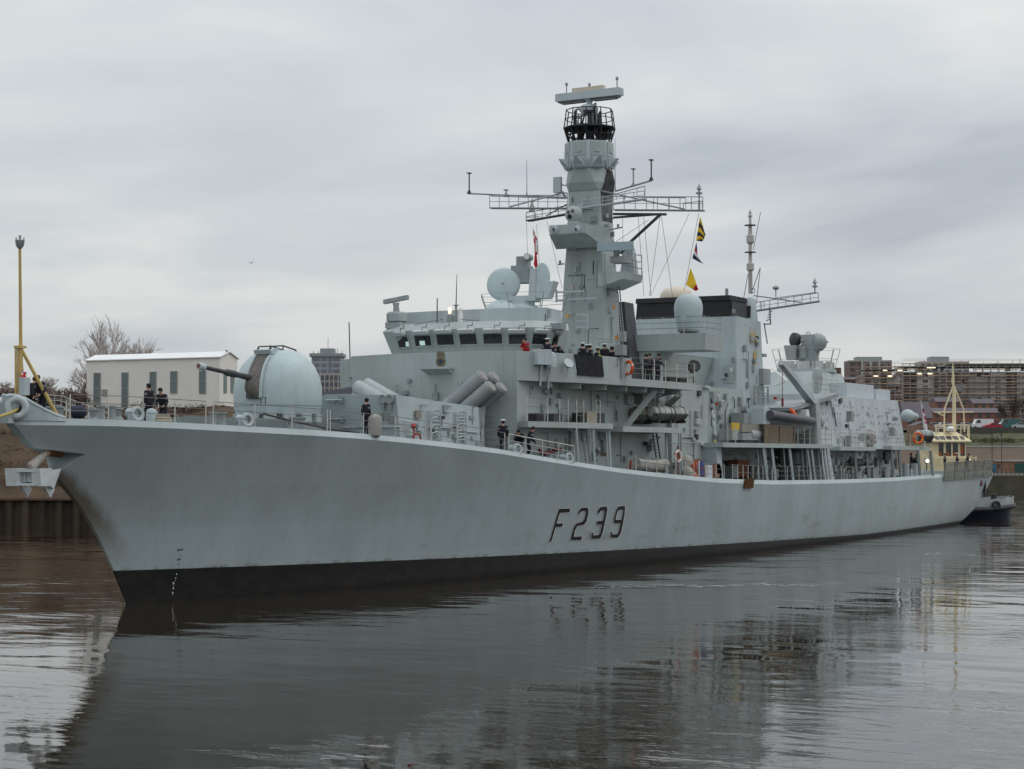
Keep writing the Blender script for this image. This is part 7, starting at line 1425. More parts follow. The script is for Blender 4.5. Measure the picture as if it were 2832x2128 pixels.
def cap_mesh(kind, hd, fx, fu):
    b = MB(); c = hd+fu*.045; ax = (fu-fx*.06).normalized()
    if kind == 'white':
        b.lathe([(.104, 0), (.106, .045)], c, ax, 20, 1); b.lathe([(.106, .045), (.142, .085), (.145, .10), (.12, .118), (.02, .124)], c, ax, 20, 0); fy = fu.cross(fx)
        b.prism([c+fx*.09+fy*.07, c+fx*.09-fy*.07, c+fx*.15-fy*.045-fu*.02, c+fx*.165-fu*.025, c+fx*.15+fy*.045-fu*.02], fu*.008, 1); b.obox(c+fx*.107+fu*.04, fx*.006, fy*.016, fu*.02, 2)
    elif kind == 'beret': b.lathe([(.102, -.01), (.106, .02), (.122, .05), (.115, .075), (.03, .088)], c, (ax+fu.cross(fx)*.12).normalized(), 20, 1)
    else: b.lathe([(.104, -.04), (.107, .0), (.105, .04), (.085, .08), (.045, .1), (.01, .105)], c, ax, 18, 1)
    return b.build({'white': 'peaked_cap', 'beret': 'beret', 'wool': 'wool_hat'}[kind], [CAPW, BLACKC, GOLD])
PROTO = {}
def person(foot, facing, pose, capk, label, jacket=None, group=None):
    key = (pose, capk, (jacket or NAVY).name)
    if key not in PROTO:
        bk = (pose, (jacket or NAVY).name)
        if bk not in _b: _b[bk] = body_mesh('person', POSES[pose], jacket or NAVY)
        me, hd, fx, fu = _b[bk]; cp = cap_mesh(capk, hd, fx, fu); PROTO[key] = (me, cp.data, cp.name.split('.')[0]); bpy.data.objects.remove(cp)
    me, cm, cn = PROTO[key]
    o = bpy.data.objects.new('person', me); COL.objects.link(o); c = bpy.data.objects.new(cn, cm); COL.objects.link(c); c.parent = o
    o.location = foot; o.rotation_euler = (0, 0, R(facing)); return tag(o, label, 'person', group)
def deckz(q): return zd(q.x)-.02
G1, G2, G3, G4 = 'sailors on the forecastle', 'sailors at the deck edge amidships', 'people on the bridge wing', 'sailors near the stern'
q = PY(Za(265, 1215), .55); person((q.x, q.y, q.z-1.80), 10, 'work', 'wool', 'sailor in dark jacket right beside the ochre jackstaff at the bow', group=G1)
q = PY(Za(385, 1245), -.25); person((q.x-.12, q.y, q.z-1.62), 175, 'work', 'wool', 'sailor stooping behind the slanting jackstaff brace at the bow', group=G1)
q = PY(Za(1270, 1253), -.6); person((q.x, q.y, deckz(q)), 80, 'stand', 'wool', 'broad sailor seen from behind in front of the white building', group=G1); 
q = PY(Za(1392, 1285), -.1); person((q.x, q.y, deckz(q)), 190, 'work', 'wool', 'sailor facing left to the broad sailor by the bow fairlead', group=G1)
q = PY(Zl(672, 640), -5.0); person((q.x, q.y, deckz(q)), -12, 'stand', 'wool', 'lone sailor standing beside the grey hanging fender, forward of the launch tubes', group=G2)
q = PY(Zl(1868, 795), -6.2); person((q.x, q.y, deckz(q)), 25, 'stand', 'white', 'white capped officer standing alone at the deck edge amidships', group=G2)
q = PY(Zl(2010, 800), -6.3); person((q.x, q.y, deckz(q)), 200, 'bend', 'wool', 'sailor bent over behind the fairlead right of the white capped officer', group=G2)
q = PY(Zl(2085, 820), -6.45); person((q.x, q.y, deckz(q)), -50, 'work', 'wool', 'sailor leaning on the rail, hands out, rightmost of the amidships three', group=G2)
def wing_person(f, x, y, Y, face, pose, cap_, lab, jk=None, h=1.79, dy=0): q = PY(f(x, y), Y); return person((q.x, q.y, q.z-h), face, pose, cap_, lab, jk, G3)
wing_person(Ze, 382, 125, -5.2, 165, 'face', 'wool', 'man in a red jacket with his hand to his face below the bridge windows', REDC)
wing_person(Ze, 590, 134, -5.7, 20, 'pockets', 'white', 'white capped officer at the end bridge window, left of the dark screen')
wing_person(Ze, 632, 172, -5.9, -30, 'rail', 'beret', 'sailor in a dark beret low behind the officer at the end bridge window', h=1.74)
wing_person(Ze, 718, 205, -5.8, 150, 'bend', 'wool', 'sailor mostly hidden behind the bulwark, left of the dark screen', h=1.3)
wing_person(Ze, 945, 165, -6.4, 40, 'pockets', 'white', 'large white capped officer at the left end of the group above the dark screen', h=1.87)
wing_person(Ze, 984, 184, -5.7, 10, 'stand', 'white', 'second white capped officer from the left above the dark screen', h=1.86)
wing_person(Ze, 1014, 180, -6.4, -20, 'stand', 'white', 'third white capped officer from the left above the dark screen', h=1.87)
wing_person(Ze, 1070, 213, -6.5, -40, 'rail', 'white', 'lowest white cap, fourth of the group above the dark screen', h=1.83)
wing_person(Ze, 1162, 177, -6.5, 20, 'glasses', 'white', 'white capped officer raising both hands to his eyes beside the lime vest', h=1.84)
wing_person(Ze, 1122, 246, -6.0, -20, 'bend', 'wool', 'stooping person in a lime yellow vest between the white caps', HIVIS, h=1.3)
wing_person(Ze, 1232, 222, -6.7, -10, 'face', 'wool', 'dark figure with bare hands up, right of the last white cap', h=1.75)
wing_person(Ze, 1300, 226, -6.8, -40, 'glasses', 'wool', 'bulky dark figure at the signal lamp on the wing', h=1.75)
q = PY(Ze(1690, 560), -6.6); person((q.x, q.y, ZW), -25, 'rail', 'wool', 'dark sailor at the wing rail nearest the searchlight', None, G3)
q = PY(Ze(1618, 560), -6.0); person((q.x, q.y, ZW), 170, 'stand', 'wool', 'dark sailor standing inboard of the wing rail by the lifebuoy', None, G3)
q = PY(Ze(1570, 560), -6.3); person((q.x, q.y, ZW), 10, 'work', 'beret', 'crouching dark sailor beside the orange lifebuoy on the wing', None, G3)
def stern_person(x, y, X, face, pose, cap_, lab, h=1.75): q = PX(Zn(x, y), X); return person((q.x, q.y, 4.9), face, pose, cap_, lab, None, G4)
stern_person(600, 455, 100, -60, 'work', 'wool', 'nearer of two dark sailors under the after platform')
stern_person(572, 480, 101.5, 120, 'pockets', 'wool', 'further of two dark sailors under the after platform')
stern_person(1010, 480, 114, -70, 'stand', 'wool', 'left one of three sailors behind the grey deck net')
stern_person(1172, 448, 118, 100, 'pockets', 'white', 'middle one of three sailors behind the grey deck net')
stern_person(1300, 448, 122, -60, 'rail', 'wool', 'right one of three sailors behind the grey deck net')

# ------------------------------------------------------------------ flags, buoys, rafts, boats, loose gear
def flag(name, tl, tr, br, bl, colfn, mats, label, cat='flag', group='signal flags', nu=10, nv=8, rip=.09):
    b = MB(); n = (tr-tl).cross(bl-tl).normalized()
    pt_ = lambda u, v: lerp(lerp(tl, tr, u), lerp(bl, br, u), v)+n*rip*math.sin(5.5*u+3*v)*u
    for i in range(nu):
        for j in range(nv):
            u0, u1, v0, v1 = i/nu, (i+1)/nu, j/nv, (j+1)/nv; b.quad(pt_(u0, v0), pt_(u0, v1), pt_(u1, v1), pt_(u1, v0), colfn((u0+u1)/2, (v0+v1)/2))
    o = b.build(name, mats, merge=.0005, angle=80); tag(o, label, cat, group); return rebase(o, tl)
fx_ = lambda x, y: PX(Zf(x, y), 47.4)
flag('signal_flag', fx_(850, 130), fx_(905, 300), fx_(868, 360), fx_(815, 355), lambda u, v: int((v*5.0+u*1.2)) % 2, [FY, FK], 'yellow and dark blue striped signal flag flying below the yard', nu=12, nv=15)
flag('signal_flag', fx_(818, 365), fx_(832, 520), fx_(892, 575), fx_(780, 515), lambda u, v: (3 if v > .72 else 2 if u < .4 and v < .3 else 0 if .3 <= v < .5 and u < .6 else 1) if u < .72 else (3 if int(v*7) % 2 else 1), [FLR, FWH, FLB, FK], 'red, white and blue signal flag in the middle of the hoist', nu=12, nv=14)
flag('signal_flag', fx_(763, 602), fx_(840, 800), fx_(806, 816), fx_(722, 760), lambda u, v: 1 if u > .74 else 0, [FY, FLR], 'yellow signal flag with a red edge, lowest of the right hand hoist', nu=12)
lx = lambda x, y: PX(Zd(x, y), 46.5)
flag('signal_flag', lx(603, 1268), lx(616, 1300), lx(648, 1405), lx(612, 1400), lambda u, v: 0 if (int(u*2)+int(v*4)) % 2 else 1, [FLR, FWH], 'red and white chequered flag, top of the left hoist', rip=.05)
flag('signal_flag', lx(616, 1400), lx(648, 1410), lx(640, 1500), lx(620, 1500), lambda u, v: 1 if v < .8 and u > .3 else 0, [FLR, FWH], 'mostly white flag in the middle of the left hoist', rip=.05)
flag('signal_flag', lx(620, 1500), lx(636, 1480), lx(645, 1645), lx(612, 1580), lambda u, v: 0, [FLR], 'plain dark red pennant hanging lowest on the left hoist', rip=.06)
ex_ = lambda x, y: PX(Zm(x, y), 104)
flag('ensign', ex_(1122, 880), ex_(1160, 950), ex_(1200, 1180), ex_(1158, 1180), lambda u, v: 1 if .42 < u < .6 and v > .3 else (2 if int(v*9+u*3) % 3 == 0 and v < .45 else 1 if (v < .2 or v > .62) and u < .45 or int(v*11) % 3 == 0 else 1 if v > .7 else 0), [FLR, FWH, FLB], 'limp white and red naval ensign hanging on its staff near the tug', 'ensign', None, nu=8, nv=18)
q = PY(Za(198, 1250), -.15); flag('furled_jack', q+V((-.1, 0, .3)), q+V((.14, -.05, .22)), q+V((.12, -.05, -.12)), q+V((-.1, 0, -.2)), lambda u, v: 0 if abs(u-.5) < .16 or abs(v-.5) < .14 else 2 if (u+v) % .6 < .3 else 1, [FLR, FWH, FLB], 'small bunched red white and blue flag on the jackstaff', 'flag', None, nu=6, nv=6, rip=.05)
def lifebuoy(c, ax, r_, mats, lab, a0=0, a1=2*math.pi):
    m_ = MB(); m_.torus(c, ax, r_, r_*.26, 24, 8, mis=[0, 0, 0, 0, 1, 0] if len(mats) > 1 else [0], a0=a0, a1=a1); o = m_.build('lifebuoy', mats); tag(o, lab, 'lifebuoy', 'lifebuoys on the warship'); return rebase(o, c)
lifebuoy(PY(Ze(1402, 425), -7.75), V((.9, -.45, 0)), .36, [ORANGE, mat('pale_band', (.6, .58, .5), .6)], 'orange lifebuoy on the bridge wing rail above the dark brace')
lifebuoy(PY(Ze(1897, 1310), -7.2), V((-.2, -1, 0)), .33, [WHITE, ORANGE], 'white lifebuoy with orange bands at the deck edge amidships')
m_ = MB(); q = PY(Ze(1897, 1305), -7.12); m_.obox(q, (.3, 0, 0), (0, .06, 0), (0, 0, .36)); m_.tube([q+Z_*.3, q+Z_*.62], .06, 6); m_.tube([q-Z_*.3, q-Z_*1.5], .05, 6); o = m_.build('lifebuoy_stand', RUSTB); tag(o, 'rust brown stand holding the white lifebuoy amidships', 'stand'); rebase(o, q-Z_*1.5)
lifebuoy(PX(Zh(750, 885), 97.5), V((-.7, -.7, 0)), .42, [ORANGE, mat('yellow_band', (.6, .45, .08), .6)], 'large orange lifebuoy with a yellow band on the after platform')
# life raft canisters
RAFT = mat('raft_canister_white', (.46, .47, .43), .5, var=.12, scale=2)
def raft(c, ax, L_, r_, lab, m=RAFT):
    root = empty('liferaft_canister', c, 0, lab, 'liferaft', 'liferaft canisters on the warship'); m_ = MB(); ax = V(ax).normalized(); o0 = V((0, 0, 0))
    m_.lathe([(r_*.5, -L_/2), (r_*.85, -L_/2+.08), (r_, -L_/2+.25), (r_, -.06), (r_*1.05, -.05), (r_*1.05, .05), (r_, .06), (r_, L_/2-.25), (r_*.85, L_/2-.08), (r_*.5, L_/2)], o0, ax, 20); sh_ = m_.build('shell', [m, mat('raft_canister_dark', (.13, .125, .11), .6)], root, angle=40); sh_.data.polygons.foreach_set('material_index', [1 if p.center.z < -.02 else 0 for p in sh_.data.polygons])  # two-tone shell: pale upper half, dark lower half
    s_ = MB()
    for t in (-.3, .3): s_.torus(ax*L_*t, ax, r_+.01, .03, 20, 5)
    s_.build('strap', SOOT, root); k = MB(); sd = ax.cross(Z_).normalized()
    for t in (-.3, .3): k.obox(ax*L_*t-Z_*(r_+.05), ax*.06, sd*r_*.9, Z_*.1)
    k.obox(-Z_*(r_*.25), ax*L_*.46, sd*r_*1.02, Z_*.05); k.build('cradle', SOOT, root); return root
raft(PY(Ze(1718, 880), -6.9), (1, -.25, 0), 2.0, .46, 'whitish liferaft canister, left one of the pair under the bridge wing')
raft(PY(Ze(1868, 885), -6.9), (1, -.25, 0), 1.8, .44, 'whitish liferaft canister, right one of the pair under the bridge wing')
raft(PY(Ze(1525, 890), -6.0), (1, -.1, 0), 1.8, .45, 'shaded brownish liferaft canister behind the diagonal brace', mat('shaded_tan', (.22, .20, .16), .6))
raft(PX(Zh(800, 862), 99.5), (1, -.9, 0), 1.7, .48, 'grey liferaft canister on the after platform beside the orange lifebuoy', GREYW)
# inflatable boat in its cradle
S_, B_ = PY(Zg(980, 730), -7.5), PY(Zg(1462, 812), -6.9); root = empty('inflatable_boat'); L_ = B_.x-S_.x; z0 = (S_.z+B_.z)/2
m_ = MB(); yc = -6.9
m_.tube([V((S_.x, yc-.95, S_.z+.02)), V((S_.x+L_*.6, yc-.95, lerp(S_.z, B_.z, .6))), V((S_.x+L_*.85, yc-.65, lerp(S_.z, B_.z, .86)+.05)), V((B_.x, yc, B_.z+.12)), V((S_.x+L_*.85, yc+.65, B_.z+.1)), V((S_.x+L_*.6, yc+.95, lerp(S_.z, B_.z, .6))), V((S_.x, yc+.95, S_.z))], [.3, .3, .28, .26, .28, .3, .3], 14); m_.build('buoyancy_tube', RUBG, root, angle=60)
m_ = MB(); sec = lambda x, w, zt, zk: [V((x, yc-w, zt)), V((x, yc-w*.8, zt-.35)), V((x, yc, zk)), V((x, yc+w*.8, zt-.35)), V((x, yc+w, zt))]
m_.loft([sec(S_.x+.05, .85, S_.z-.1, S_.z-1.0), sec(S_.x+L_*.55, .85, lerp(S_.z, B_.z, .55)-.1, lerp(S_.z, B_.z, .55)-1.05), sec(S_.x+L_*.8, .55, B_.z-.1, B_.z-.75), sec(B_.x-.25, .05, B_.z, B_.z-.2)]); m_.build('hull', GREYD, root, angle=30)
m_ = MB(); q = PY(Zg(1375, 745), yc); m_.hexa([V((q.x-.5, yc-.4, q.z-.5)), V((q.x+.4, yc-.4, q.z-.5)), V((q.x+.4, yc+.4, q.z-.5)), V((q.x-.5, yc+.4, q.z-.5)), V((q.x-.45, yc-.35, q.z+.5)), V((q.x+.1, yc-.35, q.z+.5)), V((q.x+.1, yc+.35, q.z+.5)), V((q.x-.45, yc+.35, q.z+.5))]); m_.build('console', WHITE, root, smooth=False)
m_ = MB(); q = PY(Zg(915, 745), -7.0); m_.obox(q, (.62, 0, 0), (0, .6, 0), (0, 0, .55)); m_.obox(q+V((.1, 0, .6)), (.4, 0, 0), (0, .5, 0), (0, 0, .14)); m_.build('engine_cover', GREY2, root)
tag(root, 'dark grey tubed inflatable boat in its cradle under the crane', 'boat'); rebase(root, V((S_.x+L_/2, yc, 7.3)))
q = PY(Zg(1290, 745), -7.35); lifebuoy(q, V((.3, -.7, .5)), .55, [ORANGE], 'plain orange lifebuoy lying in the inflatable boat', -.3, 3.6)
# hanging fender, rolled canvas, brown mat, boards, bags
m_ = MB(); q = PY(Zl(748, 560), -5.45); m_.lathe([(.2, -.54), (.29, -.48), (.31, -.3), (.33, .3), (.29, .42), (.2, .5), (.06, .54)], q, V((.06, 0, 1)), 20); m_.tube([q+Z_*.5, q+Z_*.65], .04, 6); o = m_.build('hanging_fender', mat('grey_fender_cloth', (.33, .315, .29), .85, var=.15, scale=3, bump=.03, bscale=8)); tag(o, 'fat grey cylindrical fender at the deck edge beside the lone sailor', 'fender'); rebase(o, q)
m_ = MB(); a, b_ = PY(Ze(1480, 1400), -7.3), PY(Ze(1775, 1405), -7.35); pts = [lerp(a, b_, t)+Z_*(.12*abs(2*t-1)**2-.02*math.sin(t*20)) for t in [i/12 for i in range(13)]]; m_.tube(pts, [.3, .36, .34, .31, .33, .35, .34, .33, .32, .33, .34, .35, .28], 12); o = m_.build('rolled_canvas', CANVASG, angle=70); tag(o, 'pale rolled canvas lying on a low rack at the deck edge', 'canvas roll'); rebase(o, a)
m_ = MB()
for t in (.08, .35, .62, .9): q = lerp(a, b_, t); m_.tube([q-Z_*.3, V((q.x, q.y, zd(q.x)-.05))], .05, 5)
m_.tube([a-Z_*.32, b_-Z_*.32], .05, 5); o = m_.build('canvas_rack', SOOT); tag(o, 'low dark rack carrying the rolled canvas', 'rack'); rebase(o, a-Z_*.8)
m_ = MB(); c0, c1 = HULL(Zg(775, 1480), .14), HULL(Zg(868, 1375), .14); m_.hexa([V((c0.x, c0.y, c0.z)), V((c1.x, c0.y, c0.z)), V((c1.x, c0.y+.12, c0.z)), V((c0.x, c0.y+.12, c0.z)), V((c0.x+.05, c1.y-.1, c1.z)), V((c1.x-.15, c1.y-.1, c1.z)), V((c1.x-.15, c1.y+.1, c1.z)), V((c0.x+.05, c1.y+.1, c1.z))]); o = m_.build('hanging_mat', BROWN); tag(o, 'brown fibre mat hung over the deck edge below the boat deck', 'mat'); rebase(o, c1)
def board(x0, x1, y0, y1, Y, lab, panels):
    root = empty('stretcher_board'); a, b_ = PY(Zg(x0, y1), Y), PY(Zg(x1, y0), Y); m_ = MB(); w = (b_.x-a.x)/2; c = (a.x+b_.x)/2
    m_.prism([V((a.x, Y, a.z)), V((b_.x, Y, a.z)), V((b_.x, Y, b_.z-w*.7))]+[V((c+w*math.cos(t), Y, b_.z-w*.7+w*.7*math.sin(t))) for t in (.5, 1.1, math.pi/2, 2.04, 2.64)]+[V((a.x, Y, b_.z-w*.7))], (0, .14, 0)); m_.build('board', RUSTB, root, smooth=False)
    for (u0, u1, v0, v1, mm) in panels: p = MB(); p.box((lerp(a.x, b_.x, u0), Y-.06, lerp(a.z, b_.z, v0)), (lerp(a.x, b_.x, u1), Y-.003, lerp(a.z, b_.z, v1))); p.build('pad', mm, root, smooth=False)
    tag(root, lab, 'stretcher', 'boards stowed at the deck edge'); return rebase(root, V((c, Y, a.z)))
board(245, 365, 1175, 1378, -7.2, 'rust brown board with blue and white pads by the orange bundle', [(.06, .34, .5, .86, BLUE), (.42, .5, .1, .88, WHITE), (.54, .84, .55, .88, BLUE), (.54, .84, .12, .45, BLUE)])
board(448, 540, 1220, 1378, -7.2, 'plain rust brown board right of the white locker', [(.35, .62, .05, .3, mat('tan_pad', (.3, .2, .13), .8))])
m_ = MB(); a, b_ = PY(Zg(376, 1375), -7.25), PY(Zg(444, 1242), -7.25); m_.box((a.x, -7.25, a.z), (b_.x, -6.7, b_.z)); o = m_.build('white_locker', mat('pale_locker', (.55, .60, .64), .5)); tag(o, 'plain pale white locker between the two rust brown boards', 'locker'); rebase(o, (a.x, -7.2, a.z))
m_ = MB(); random.seed(6); c = PY(Zg(258, 1320), -7.35)
for i in range(9): p = c+V((random.uniform(-.3, .3), random.uniform(-.1, .1), random.uniform(-.6, .6))); m_.tube([p, p+V((random.uniform(-.3, .3), 0, random.uniform(-.4, .4))), p+V((random.uniform(-.3, .3), .05, random.uniform(-.4, .4)))], .09, 6)
o = m_.build('orange_line_bundle', ORANGE); tag(o, 'bright orange bundle of line beside the blue padded board', 'rope bundle'); rebase(o, c)
m_ = MB(); c = PY(Zg(180, 1230), -6.9); m_.sphere(c, (.55, .45, .6), 14); m_.sphere(c+V((-.5, -.2, -.6)), (.5, .45, .5), 12); m_.sphere(c+V((.3, -.2, -.9)), (.45, .4, .5), 12); o = m_.build('canvas_bag', mat('mottled_canvas', (.36, .34, .30), .9, var=.2, scale=3)); tag(o, 'pale mottled canvas bags heaped behind the white lifebuoy', 'bags'); rebase(o, c-Z_)
m_ = MB(); pts = [PY(Zi(-60, 570), -.8), PY(Zi(40, 535), -.6), PY(Zi(150, 500), -.5), PY(Zi(240, 450), -.36)]; m_.tube([pts[0]+(pts[0]-pts[1])*6-Z_*1.2]+pts, .06, 7); o = m_.build('mooring_rope', mat('yellow_rope', (.48, .36, .12), .8, var=.2, scale=6)); tag(o, 'yellow towing rope leading out through the bow bullring', 'rope'); rebase(o, pts[3])
m_ = MB(); pts = [PY(Zi(240, 450), -.36), PY(Zi(300, 462), -.1), PY(Zi(400, 452), 0), PY(Zi(500, 395), .1), PY(Zi(540, 370), .2), PY(Zi(620, 380), .2), PY(Zi(720, 395), .1)]; m_.tube(pts, .07, 7); o = m_.build('mooring_rope', BLACK); tag(o, 'thick black rope end draped inboard of the bow bullring', 'rope'); rebase(o, pts[0])
m_ = MB(); pts = [PY(Zb(x, y), -3.9-.0011*(x-700)) for x, y in ((725, 775), (830, 800), (1000, 845), (1160, 875), (1320, 910), (1450, 925), (1560, 945))]; m_.tube(pts, .05, 7); o = m_.build('deck_hose', SOOT); tag(o, 'long dark hose slanting down across the foredeck below the gun', 'hose'); rebase(o, pts[0])
m_ = MB(); q = PY(Za(1370, 1500), -2.2); q.z = deckz(q)
for i in range(3): m_.torus(q+Z_*(.08+.12*i), Z_, .42-.05*i, .07, 16, 6)
o = m_.build('rope_coil', mat('pale_rope', (.42, .38, .3), .9)); tag(o, 'pale coil of rope on the foredeck by the two talking sailors', 'rope'); rebase(o, q)
m_ = MB(); q = PY(Za(665, 1540), .6); m_.sphere(q, (.42, .36, .3), 14); o = m_.build('covered_winch', mat('dark_blue_cover', (.03, .035, .06), .85, var=.2, scale=3)); tag(o, 'dark blue rounded cover on the forecastle behind the rails', 'cover'); rebase(o, q-Z_*.4)
# flat pale flecks painting the sky's reflection on the ruffled wake
m_ = MB(); rnd = random.Random(31)
for k in range(300):
    t = rnd.random(); px = lerp(1640, 2330, t)+rnd.gauss(0, 6); py = 1622-6*t+2.5*math.sin(t*17)+rnd.gauss(0, 1.8)
    if rnd.random() < .3: px = rnd.uniform(2560, 2740); py = 1530+(px-2560)*.06+rnd.gauss(0, 3)
    q = PZ((px, py), .012); s_ = rnd.uniform(.05, .24)*(1-.9*abs(t-.5)); m_.add([q+V((-RT.x, -RT.y, 0))*s_, q+V((FW.x, FW.y, 0))*-s_*.35, q+V((RT.x, RT.y, 0))*s_, q+V((FW.x, FW.y, 0))*s_*.35], [(0, 1, 2, 3)])
tag(m_.build('wake_sky_glints', mat('painted_sky_glint', (.62, .64, .64), .7), smooth=False), kind='stuff')
# gulls
def gull(c, fly, lab, s=1.0):
    m_ = MB(); m_.lathe([(.01, -.22), (.05, -.14), (.075, 0), (.06, .1), (.035, .17), (.04, .21), (.02, .25), (.005, .3)], (0, 0, 0), V((1, 0, .15)), 10)
    for sg in (-1, 1):
        if fly: m_.add([V((-.06, 0, .03)), V((.1, 0, .04)), V((.08, sg*.3, .16)), V((-.05, sg*.3, .14)), V((-.1, sg*.62, .06))], [(0, 1, 2, 3), (3, 2, 4)])
        else: m_.tube([V((.06, sg*.07, .03)), V((-.2, sg*.04, .02))], [.04, .01], 6); m_.tube([V((0, sg*.03, -.06)), V((0, sg*.03, -.2))], .01, 4)
    o = m_.build('gull', mat('gull_dark', (.10, .09, .085), .8) if fly else mat('gull_grey', (.4, .38, .35), .8)); o.location = c; o.rotation_euler = (0, 0, R(200)); o.scale = (s, s, s); return tag(o, lab, 'bird')
gull(PD((695, 728), 120), True, 'small dark bird flying in the open sky left of the mast', .45); gull(PD((627, 974), 216)+Z_*.12, False, 'pale gull standing on the ridge of the white building', 1.5)

# ------------------------------------------------------------------ tug at the stern
TB = PD((2640, 1436), 206); TB.z = 0; tu = V((RT.x, RT.y, 0)).normalized(); tn = -V((FW.x, FW.y, 0)).normalized()
tu = (tu*.96-tn*.28).normalized(); tn = V((tu.y, -tu.x, 0)); tn = tn if tn.dot(CAM-TB) > 0 else -tn
tug = empty('tug_boat'); K = lambda u, n, z: TB+tu*u+tn*n+Z_*z
NAVYH = mat('navy_tug_hull', (.012, .018, .04), .35, var=.25, scale=.6); 
st = [(-9, 2.3, 1.35), (-6, 2.7, 1.25), (-2, 2.8, 1.2), (2, 2.7, 1.2), (4.0, 2.4, 1.3), (5.4, 1.9, 1.42), (6.3, 1.1, 1.5), (6.7, .35, 1.55)]
rings = [[K(u*(.97 if u > 5 else 1), -b*.7, -.8), K(u*(.96 if u > 5 else 1), -b*.86, .6), K(u, -b, z), K(u, b, z), K(u*(.96 if u > 5 else 1), b*.86, .6), K(u*(.97 if u > 5 else 1), b*.7, -.8)] for u, b, z in st]
m_ = MB(); m_.loft(rings); th = m_.build('hull', NAVYH, tug, angle=30)
m_ = MB(); m_.tube([K(u, b+.05, z-.25) for u, b, z in st]+[K(6.8, 0, 1.35)]+[K(u, -b-.05, z-.25) for u, b, z in st[::-1]], .26, 8); m_.build('rubber_fender', RUBBER, th)
for sg in (-1, 1):
    bm_ = MB()
    for (a, b_) in zip(st, st[1:]): bm_.hexa([K(a[0], sg*a[1], a[2]), K(b_[0], sg*b_[1], b_[2]), K(b_[0], sg*(b_[1]-.1), b_[2]), K(a[0], sg*(a[1]-.1), a[2]), K(a[0], sg*a[1], a[2]+.65), K(b_[0], sg*b_[1], b_[2]+.75), K(b_[0], sg*(b_[1]-.1), b_[2]+.75), K(a[0], sg*(a[1]-.1), a[2]+.65)])
    bm_.build('bulwark', mat('scuffed_grey_bulwark', (.34, .36, .37), .6, var=.3, scale=.8), tug, smooth=False)
m_ = MB()
for u in (3.3,): b_, z = table([(a, b, c) for a, b, c in st], u); m_.torus(K(u, b_+.2, z+.1), tn, .36, .17, 16, 8)
m_.build('tyre_fender', RUBBER, tug)
m_ = MB(); m_.lathe([(.3, 0), (.3, .9), (.38, .95), (.38, 1.1)], K(4.4, .3, 1.35), Z_, 10); m_.build('towing_bitt', SOOT, tug)
# deckhouse and wheelhouse
wc = PX(Zn(1110, 600), TB.x); base = lambda x, y: PP(Zn(x, y), K(0, 1.9, 0), tn)
def T_(x, y): q = base(x, y); d = q-TB; return d.dot(tu), q.z
uL, zD = T_(872, 545); uR, _ = T_(1400, 545); uc = (uL+uR)/2
m_ = MB(); m_.hexa([K(uL, 1.9, 1.5), K(uR, 1.9, 1.5), K(uR, -1.9, 1.5), K(uL, -1.9, 1.5), K(uL, 1.9, zD), K(uR-.3, 1.9, zD), K(uR-.3, -1.9, zD), K(uL, -1.9, zD)]); dk = m_.build('deckhouse', CREAM, tug, smooth=False)
w0, zs = T_(912, 540); w1, zt_ = T_(1340, 355); r0, zr = T_(855, 332); r1, _ = T_(1350, 332); t0, ztop = T_(950, 215); t1, _ = T_(1232, 215)
m_ = MB(); wu = [(w0, 1.0), (w0+.45, 1.7), (w1-.5, 1.7), (w1, 1.0), (w1, -1.5), (w0, -1.5)]; m_.loft([[K(u, n, zD+.003) for u, n in wu], [K(u, n, zt_+.1) for u, n in wu]]); wh = m_.build('wheelhouse', CREAM, tug, smooth=False)
for (x0, x1) in ((945, 1005), (1040, 1105), (1130, 1195), (1230, 1285)):
    a, z0_ = T_(x0, 530); b_, z1_ = T_(x1, 358); m_ = MB(); m_.obox(K((a+b_)/2, 1.715, (z0_+z1_)/2), tu*(b_-a)/2, tn*.03, Z_*(z1_-z0_)/2); wn = m_.build('window', GLASS, wh, smooth=False)
    m_ = MB(); m_.obox(K((a+b_)/2-(b_-a)*.2, 1.755, z0_+(z1_-z0_)*(.15 if x0 < 1200 else .5)), tu*(b_-a)*.25, tn*.004, Z_*(z1_-z0_)*(.12 if x0 < 1200 else .35)); m_.build('orange_gear', mat('orange_gear', (.35, .08, .02), .7), wn, smooth=False)
m_ = MB(); m_.loft([[K(r0, 2.1, zr-.12), K(r1, 2.1, zr-.12), K(r1, -2.0, zr-.12), K(r0, -2.0, zr-.12)], [K(r0, 2.1, zr+.03), K(r1, 2.1, zr+.03), K(r1, -2.0, zr+.03), K(r0, -2.0, zr+.03)], [K(t0, .9, ztop), K(t1, .9, ztop), K(t1, -1.0, ztop), K(t0, -1.0, ztop)]]); rf = m_.build('roof', CREAM, tug, smooth=False)
rn = (K(r1, 2.1, zr)-K(r0, 2.1, zr)).cross(K(t0, .9, ztop)-K(r0, 2.1, zr)).normalized(); rn = rn if rn.dot(CAM-TB) > 0 else -rn; rv = rn.cross(tu).normalized()
for x in (905, 978, 1065, 1152, 1238):
    q = PP(Zn(x, 294), K(r0, 2.1, zr+.03), rn); m_ = MB(); m_.obox(q+rn*.01, tu*(.28 if 950 < x < 1200 else .2), rv*.26, rn*.05); m_.build('roof_window', mat('skylight_dark', (.05, .055, .06), .3), rf)
H = lambda x, y, n=0.0: (lambda q: K((q-TB).dot(tu), n, q.z))(PP(Zh(x, y), K(0, n, 0), tn))
m_ = MB(); m_.tube([H(1066, 830), H(1062, 600), H(1050, 265)], [.18, .16, .1], 8); m_.tube([H(1062, 790), H(1062, 440)], .2, 8); m_.tube([H(1050, 265), H(1048, 225)], .05, 6)
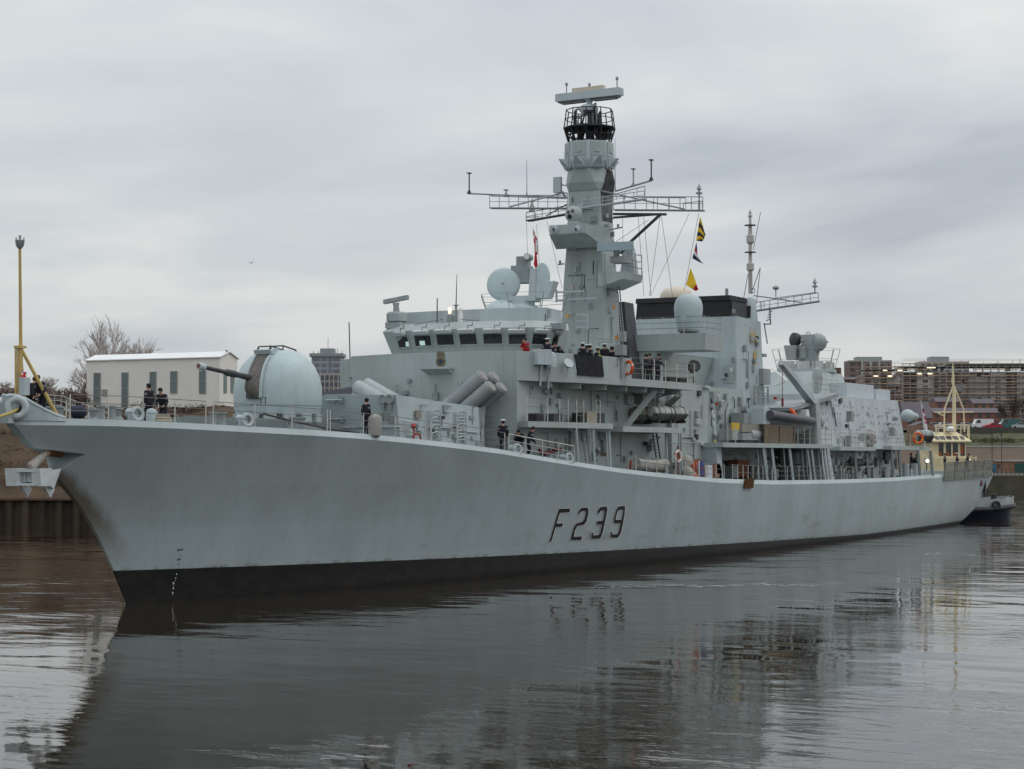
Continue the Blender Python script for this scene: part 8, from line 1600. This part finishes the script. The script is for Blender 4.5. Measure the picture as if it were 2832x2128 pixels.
for p in ([(1050, 445), (978, 635), (976, 830)], [(1062, 440), (1143, 630), (1152, 830)]): m_.tube([H(*q) for q in p], .085, 7)
m_.tube([H(892, 662), H(1232, 660)], .06, 7); m_.tube([H(925, 668), H(972, 692)], .07, 6); m_.lathe([(.09, 0), (.09, .55)], H(1046, 412), Z_, 8); ma = m_.build('mast', CREAM, tug)
m_ = MB()
for p, q in (((905, 790), (905, 900)), ((1190, 775), (1192, 910)), ((925, 760), (925, 850)), ((985, 770), (985, 850)), ((1120, 770), (1120, 850)), ((1180, 800), (1180, 870))): m_.tube([H(*p, 1.2), H(*q, 1.2)], .09 if p[0] in (905, 1190) else .05, 6)
m_.tube([H(905, 770, 1.2), H(1190, 770, 1.2)], .05, 6); m_.tube([H(905, 800, 1.2), H(1190, 800, 1.2)], .04, 6); m_.build('roof_rail', CREAM, tug)
m_ = MB(); m_.lathe([(.25, 0), (.45, .1), (.45, .35), (.2, .6)], H(1028, 830, 1.3), Z_, 14); m_.build('radar_drum', WHITE, tug)
for (x, y, s) in ((828, 1082, .17), (1188, 1078, .12)): m_ = MB(); q = H(x, y, 2.6 if x < 900 else 2.4); m_.lathe([(s, 0), (s, .08)], q, tn, 14); lo_ = m_.build('deck_lamp', LAMPW, tug); m_ = MB(); m_.lathe([(s+.04, -.2), (s+.05, 0.06), (s+.005, .061)], q, tn, 14); m_.tube([q-tn*.1, V((q.x, q.y, 2.0))-tn*.1], .06, 6); m_.build('lamp_housing', SOOT, lo_)
m_ = MB(); m_.tube([H(775, 960, 1.0), H(757, 1130, 1.0)], .1, 6); m_.tube([H(820, 980, 1.0), H(850, 1060, 1.0)], .1, 6); m_.tube([H(900, 1060, 1.6), H(900, 1140, 1.6)], .08, 6)
for x in (900, 940, 1200, 1215, 1250): m_.tube([H(x, 1040, 2.2), H(x, 1120, 2.2)], .06, 5)
m_.tube([H(890, 1060, 2.2), H(1260, 1060, 2.2)], .05, 5); m_.build('deck_frames', CREAM, tug)
tag(tug, 'navy hulled tug with a cream wheelhouse and tall mast close behind the warship stern', 'tug boat'); rebase(tug, TB)
bpy.context.view_layer.update()
